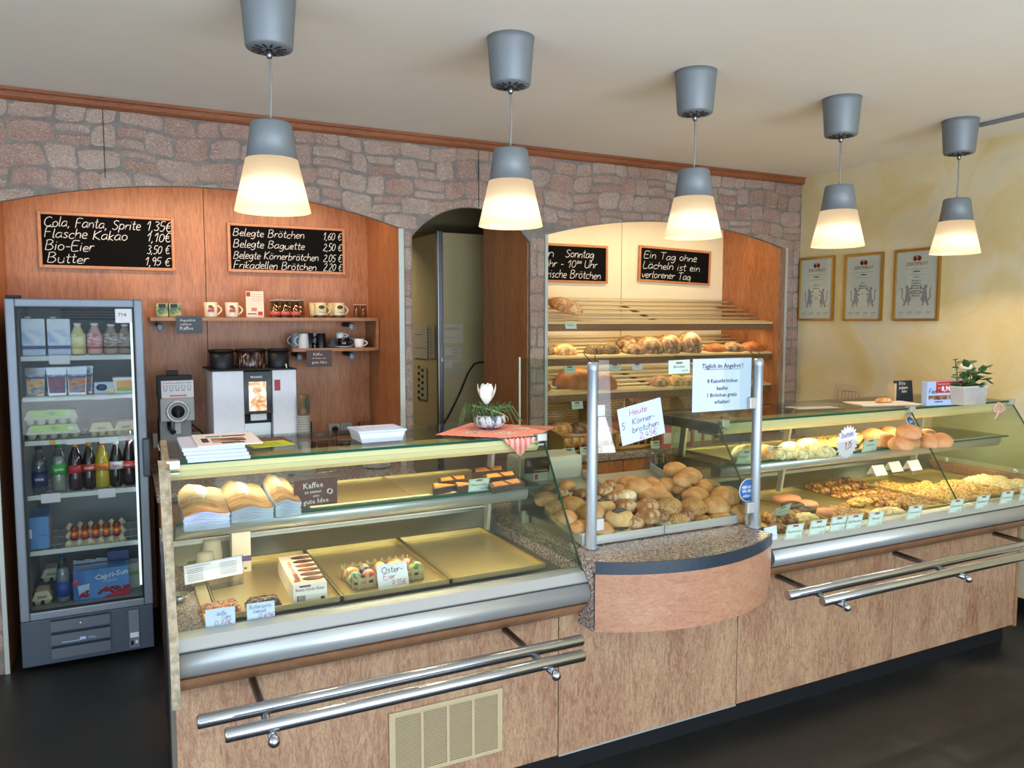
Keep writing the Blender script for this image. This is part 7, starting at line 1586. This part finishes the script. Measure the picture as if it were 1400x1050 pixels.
loaf('large smooth brown loaf behind the left glass post', 787, 524, S3, 0, 52, 34, 'loaf', -.25, None, 4.47, dep=.17); loaf('pointed brown loaf right of the left glass post', 823, 527, S3, 0, 34, 28, 'loaf', -.4, None, 4.44, dep=.16, sd=3)
for i, u in enumerate((902, 925, 941)): loaf(['pale loaf', 'slashed loaf', 'slashed darker loaf'][i] + ' on the lowest shelf behind the offer sheets', u, 525, S3, 0, 32, 20, 'loafgold' if i else 'rye', .5, 'slash', 4.44, sd=i)
def shelf_tag(label, u, v, Y, rz=0, mat='mint', tx=''):
    p = PY(u, v, Y); p.z = .842 if Y > 4 and Y < 4.1 else p.z; t = T('price_tag', label, 'price tag', (p.x, p.y, p.z)); t.rotation_euler = (-.25, 0, rz)
    P('card', MB().box(-.042, 0, 0, .042, .002, .05), M[mat], t); P('emblem', MB().box(-.018, -.0006, .034, .018, -.0001, .044), M['tag_dark'], t)
    m = MB(); printed(m, tx or 'Brot', 0, .018, .010, -.0008, 'CENTER'); P('print', m, M['ink'], t); return t
YT = YB0 - .040
shelf_tag('mint tag clipped under the single golden loaf', 781, 449.5, YT, tx='Weißbrot'); shelf_tag('mint tag on the middle shelf edge under the white loaf', 780, 510, YT, tx='Ciabatta'); shelf_tag('mint tag on the middle shelf edge under the seeded loaves', 842, 507, YT, tx='Vollkorn')
t = shelf_tag('white tag with scribble on the middle shelf edge', 872, 506, YT, mat='paper', tx='VK'); shelf_tag('mint tag on the lowest shelf edge beside the left post', 790, 559, YT, tx='Landbrot')
# bench under the shelves
bc = T('bread_counter', 'granite topped wooden cabinet under the bread shelves', 'cabinet', (3.36, 4.4, 0))
P('worktop', MB().box(2.40, 3.98, .80, 4.345, YN - .002, .84, .004), M['granite'], bc, world=True); P('worktop_end', MB().box(2.235, 3.98, .80, 2.40, 4.235, .84, .004), M['granite'], bc, world=True); P('end_cupboard', MB().box(2.24, 4.02, .0, 2.40, 4.235, .80), M['niche_wood'], bc, world=True)
P('carcass', MB().box(2.41, 4.02, .0, 4.335, YN - .002, .80), M['niche_wood'], bc, world=True)
for k in range(5):
    a = 2.415 + k * .384; d = P('door', MB().box(a, 4.0, .10, a + .378, 4.02, .79, .003), M['niche_wood'], bc, world=True)
    P('door_panel', MB().box(a + .05, 3.996, .16, a + .328, 4.0, .73, .004), M['niche_wood'], d, world=True); P('handle', MB().tube([(a + .03 if k % 2 else a + .35, 3.985, .60), (a + .03 if k % 2 else a + .35, 3.985, .72)], .005, 8), M['alu'], d, world=True)
# wicker baskets
n = NT('wicker'); w1 = n.n.new('ShaderNodeTexWave'); w1.inputs['Scale'].default_value = 26; w1.bands_direction = 'Z'; w1.inputs['Distortion'].default_value = 1.5; n.lk(n.co(), w1.inputs['Vector'])
n.set(n.ramp(w1.outputs['Fac'], [(.3, '7A5A2C'), (.6, 'C89E58')]), .6); n.bump(w1.outputs['Fac'], .6, .006); M['wicker'] = n.m
M['wicker_rod'] = flat('B48A4C', .6)
def basket(label, x0, x1, y=4.06, back=.30, front=.115, filling=()):
    t = T('wicker_basket', label, 'basket', ((x0 + x1) / 2, y + .2, .84), 0, 'wicker baskets under the bread shelves'); w = x1 - x0; x0 -= t.location.x; x1 -= t.location.x; y0, y1 = -.2, .25
    P('base', MB().box(x0, y0, 0, x1, y1, .012), M['wicker'], t)
    for nm, sgn in (('back_wall', 0),):
        rows = 16; m = MB()
        for k in range(rows):
            z = .012 + (back - .02) * k / rows; pts = []
            for i in range(int(w / .022) + 1): x = x0 + i * .022; pts.append((min(x, x1), y1 + (.005 if (i + k) % 2 else -.005), z + .008))
            m.tube(pts, .0085, 5, False)
        P('back_weave', m, M['wicker_rod'], t, kind='stuff')
    for sx in (x0, x1): P('side_wall', MB().prism([(y0, .01), (y1, .01), (y1, back), (y0 + .16, front + .02), (y0, front)], 'x', sx - .006, sx + .006), M['wicker'], t); P('side_rim', MB().tube([(sx, y0, front), (sx, y0 + .16, front + .02), (sx, y1, back)], .011, 8), M['wicker_rod'], t)
    P('back_rim', MB().tube([(x0, y1, back), (x1, y1, back)], .011, 8), M['wicker_rod'], t); P('front_rim', MB().tube([(x0, y0, front), (x1, y0, front)], .010, 8), M['wicker_rod'], t); P('front_foot', MB().tube([(x0, y0, .015), (x1, y0, .015)], .012, 8), M['wicker_rod'], t)
    k = int(w / .05)
    for i in range(1, k): P('upright', MB().tube([(x0 + w * i / k, y0, .015), (x0 + w * i / k, y0, front)], .006, 6), M['wicker_rod'], t)
    for i, (fx_, fy, wd, kd) in enumerate(filling):
        bread('basket_bread', '%s %s in the %s' % (['left', 'right', 'rear left', 'rear right', 'centre'][i], {'loafgold': 'golden loaf', 'rye': 'floury rye loaf', 'loafrye': 'dark floury loaf', 'loaf': 'brown loaf', 'plain': 'light roll loaf'}[kd], label.split(' under')[0].split(' with')[0]), 'bread', (t.location.x + x0 + w * fx_, t.location.y + fy, .84 + .012 + wd * .22 + (.05 if i > 1 else 0)), wd, wd * .62, wd * .55, kd, .3 * i, i, 'slash', 'breads in the wicker baskets')
    return t
basket('leftmost wicker basket behind the shop scale', 2.41, 2.79, filling=((.3, -.06, .20, 'loafgold'), (.72, -.08, .17, 'plain'), (.35, .08, .22, 'loafgold'), (.75, .08, .2, 'loafrye')))
basket('second wicker basket behind the left glass post', 2.80, 3.17, filling=((.3, -.06, .18, 'loafgold'), (.7, -.05, .2, 'rye'), (.5, .08, .24, 'loaf')))
basket('third wicker basket behind the handwritten sheet', 3.18, 3.56, filling=((.3, -.05, .2, 'loaf'), (.7, -.05, .2, 'loafgold'), (.5, .1, .22, 'rye')))
basket('rightmost wicker basket behind the printed offer sheet', 3.57, 3.95, filling=((.3, -.05, .2, 'loafgold'), (.7, -.05, .2, 'loafrye')))
for i, (u, v, lb) in enumerate(((752, 623, 'mint tag leftmost in front of the wicker baskets'), (779, 622, 'mint tag second in front of the wicker baskets'), (802, 621, 'mint tag beside the left post before the baskets'), (833, 619, 'mint tag just right of the left post before the baskets'), (898, 616, 'mint tag under the handwritten sheet, before the baskets'), (957, 611, 'mint tag before the baskets, right of centre'), (1012, 606, 'mint tag before the baskets by the right post'))): shelf_tag(lb, u, v - 1, 4.005, tx=['Baguette', 'Krustenbrot', 'Roggen', 'Dinkel', 'Rustikal', 'Toast', 'Snack'][i])
for i, (u, cc, lb) in enumerate(((905, 'C86A72', 'pink packet'), (918, 'C9BCA0', 'cream packet'), (931, 'A84A40', 'red packet'), (946, 'B98A4C', 'golden packet'), (960, 'C07838', 'orange packet'))):
    p = PY(u, 600, 4.05); t = T('snack_packet', lb + ' in the row on the worktop behind the guard', 'packet', (p.x, 4.0, .84), .1 * (i % 2), 'snack packets on the rear worktop'); p0 = .05
    P('packet', MB().prism([(-p0, .0), (p0, 0), (p0 * .92, .02), (p0 * .92, .12), (p0, .14), (-p0, .14), (-p0 * .92, .12), (-p0 * .92, .02)], 'y', -.006, .018), flat(cc, .35), t); P('label', MB().box(-.03, -.0075, .03, .03, -.0065, .10), flat('E0D8C8', .5), t)
ONE('hidden_box', MB().box(3.62, 3.72 + .28, .842, 3.86, 4.0 + .10, .98, .004), flat('22325A', .5), 'dark blue box behind the printed offer sheet', 'box').location = (0, 0, 0)
# ---------------------------------------------------------------- certificates on the right wall
M['gold'] = NT('gold_frame').set('B98F3E', .28, .85); M['cert'] = flat('DAD4D4', .6); M['lion'] = flat('9A94A0', .7)
def certificate(label, a, b, body):
    """a, b = top far and bottom near pixel corners on the wall"""
    p, q = PX(*a, XR - .004), PX(*b, XR - .004); w, h = p.y - q.y, p.z - q.z
    t = T('framed_certificate', label, 'certificate', (XR - .004, (p.y + q.y) / 2, q.z), -PI / 2, 'framed certificates on the right wall')
    f = .016
    for c in ((-w / 2, 0, -w / 2 + f, h), (w / 2 - f, 0, w / 2, h), (-w / 2 + f, 0, w / 2 - f, f), (-w / 2 + f, h - f, w / 2 - f, h)): P('frame', MB().box(c[0], -.018, c[1], c[2], 0, c[3], .004), M['gold'], t)
    P('sheet', MB().box(-w / 2 + f, -.008, f, w / 2 - f, -.002, h - f), M['cert'], t)
    y = -.009; m = MB(); printed(m, 'ZERTIFIKAT', 0, h * .77, h * .045, y, 'CENTER', .015); P('heading', m, flat('A07A50', .5), t)
    e = MB()
    for dx, dz in ((-.014, 0), (.014, 0)): e.blob((dx, y, h * .865), .015, .0012, .016, 12, 6)
    P('emblem', e, flat('4A2A24', .4), t); P('emblem_petal', MB().add([(-.016, y - .0022, h * .865 + .018), (.016, y - .0022, h * .865 + .018), (0, y - .0022, h * .865 - .006)], [(0, 1, 2)]), flat('C8642C', .4), t)
    m = MB()
    for k, (z, ww) in enumerate(((.72, .6), (.68, .18), (.64, .5))): m.box(-w * ww / 2 * .8, y, h * z, w * ww / 2 * .8, y + .0004, h * z + (.006 if k == 1 else .0012))
    for k, (tx, z, hh) in enumerate(body): printed(m, tx, 0, h * z, h * hh, y, 'CENTER', .012)
    for k in range(4): m.box(-w * .38 + k * w * .2, y, h * .12, -w * .38 + k * w * .2 + w * .12, y + .0004, h * .125).box(-w * .38 + k * w * .2, y, h * .10, -w * .38 + k * w * .2 + w * .09, y + .0004, h * .103)
    P('print', m, M['ink'], t)
    # two heraldic lions in pale print
    for s in (-1, 1):
        L = MB(); X = lambda a: s * (a * w); Z = lambda b: h * b
        body_ = [(-.10, .30), (-.13, .36), (-.15, .43), (-.17, .48), (-.20, .505), (-.235, .49), (-.24, .46), (-.215, .44), (-.23, .40), (-.24, .33), (-.26, .27), (-.29, .22), (-.25, .205), (-.22, .25), (-.19, .28), (-.17, .22), (-.13, .205), (-.15, .25)]
        L.prism([(X(-a - .0) * -1 * -1, Z(b)) for a, b in body_], 'y', y + .0002, y + .0006)
        for arm in (((-.15, .44), (-.10, .46), (-.09, .48)), ((-.15, .40), (-.10, .39), (-.085, .41))): L.tube([(-X(-a) if False else X(-a), y + .0004, Z(b)) for a, b in arm], .004, 4)
        L.tube([(X(.26), y + .0004, Z(.28)), (X(.31), y + .0004, Z(.33)), (X(.30), y + .0004, Z(.40)), (X(.32), y + .0004, Z(.46))], .0035, 4)
        L.v = [(v[0], max(min(v[1], y + .0008), y + .0001), v[2]) for v in L.v]; P('lion_print', L, M['lion'], t)
    P('cover_glass', MB().box(-w / 2 + f, -.0105, f, w / 2 - f, -.0100, h - f), M['glass'], t)
    return t
certificate('first framed certificate, nearest the stone pillar', (1095, 353.5), (1140, 438.5), [('Urkunde', .55, .02), ('Bäckerei', .50, .022), ('Brot', .42, .016), ('Brötchen', .36, .016), ('Stollen', .33, .016)])
certificate('middle framed certificate of the three', (1157, 349), (1206.5, 438.8), [('Urkunde', .56, .018), ('Bäckerei', .51, .028), ('Auszeichnung', .48, .022), ('Brot', .40, .016)])
certificate('third framed certificate, partly behind the last lamp', (1225.5, 342.5), (1284, 438.8), [('Urkunde', .60, .018)] + [(['Bauernbrot', 'Landbrot', 'Vollkornbrot', 'Krustenbrot', 'Roggenbrot', 'Dinkelbrot', 'Mischbrot'][k], .55 - k * .035, .022) for k in range(7)])
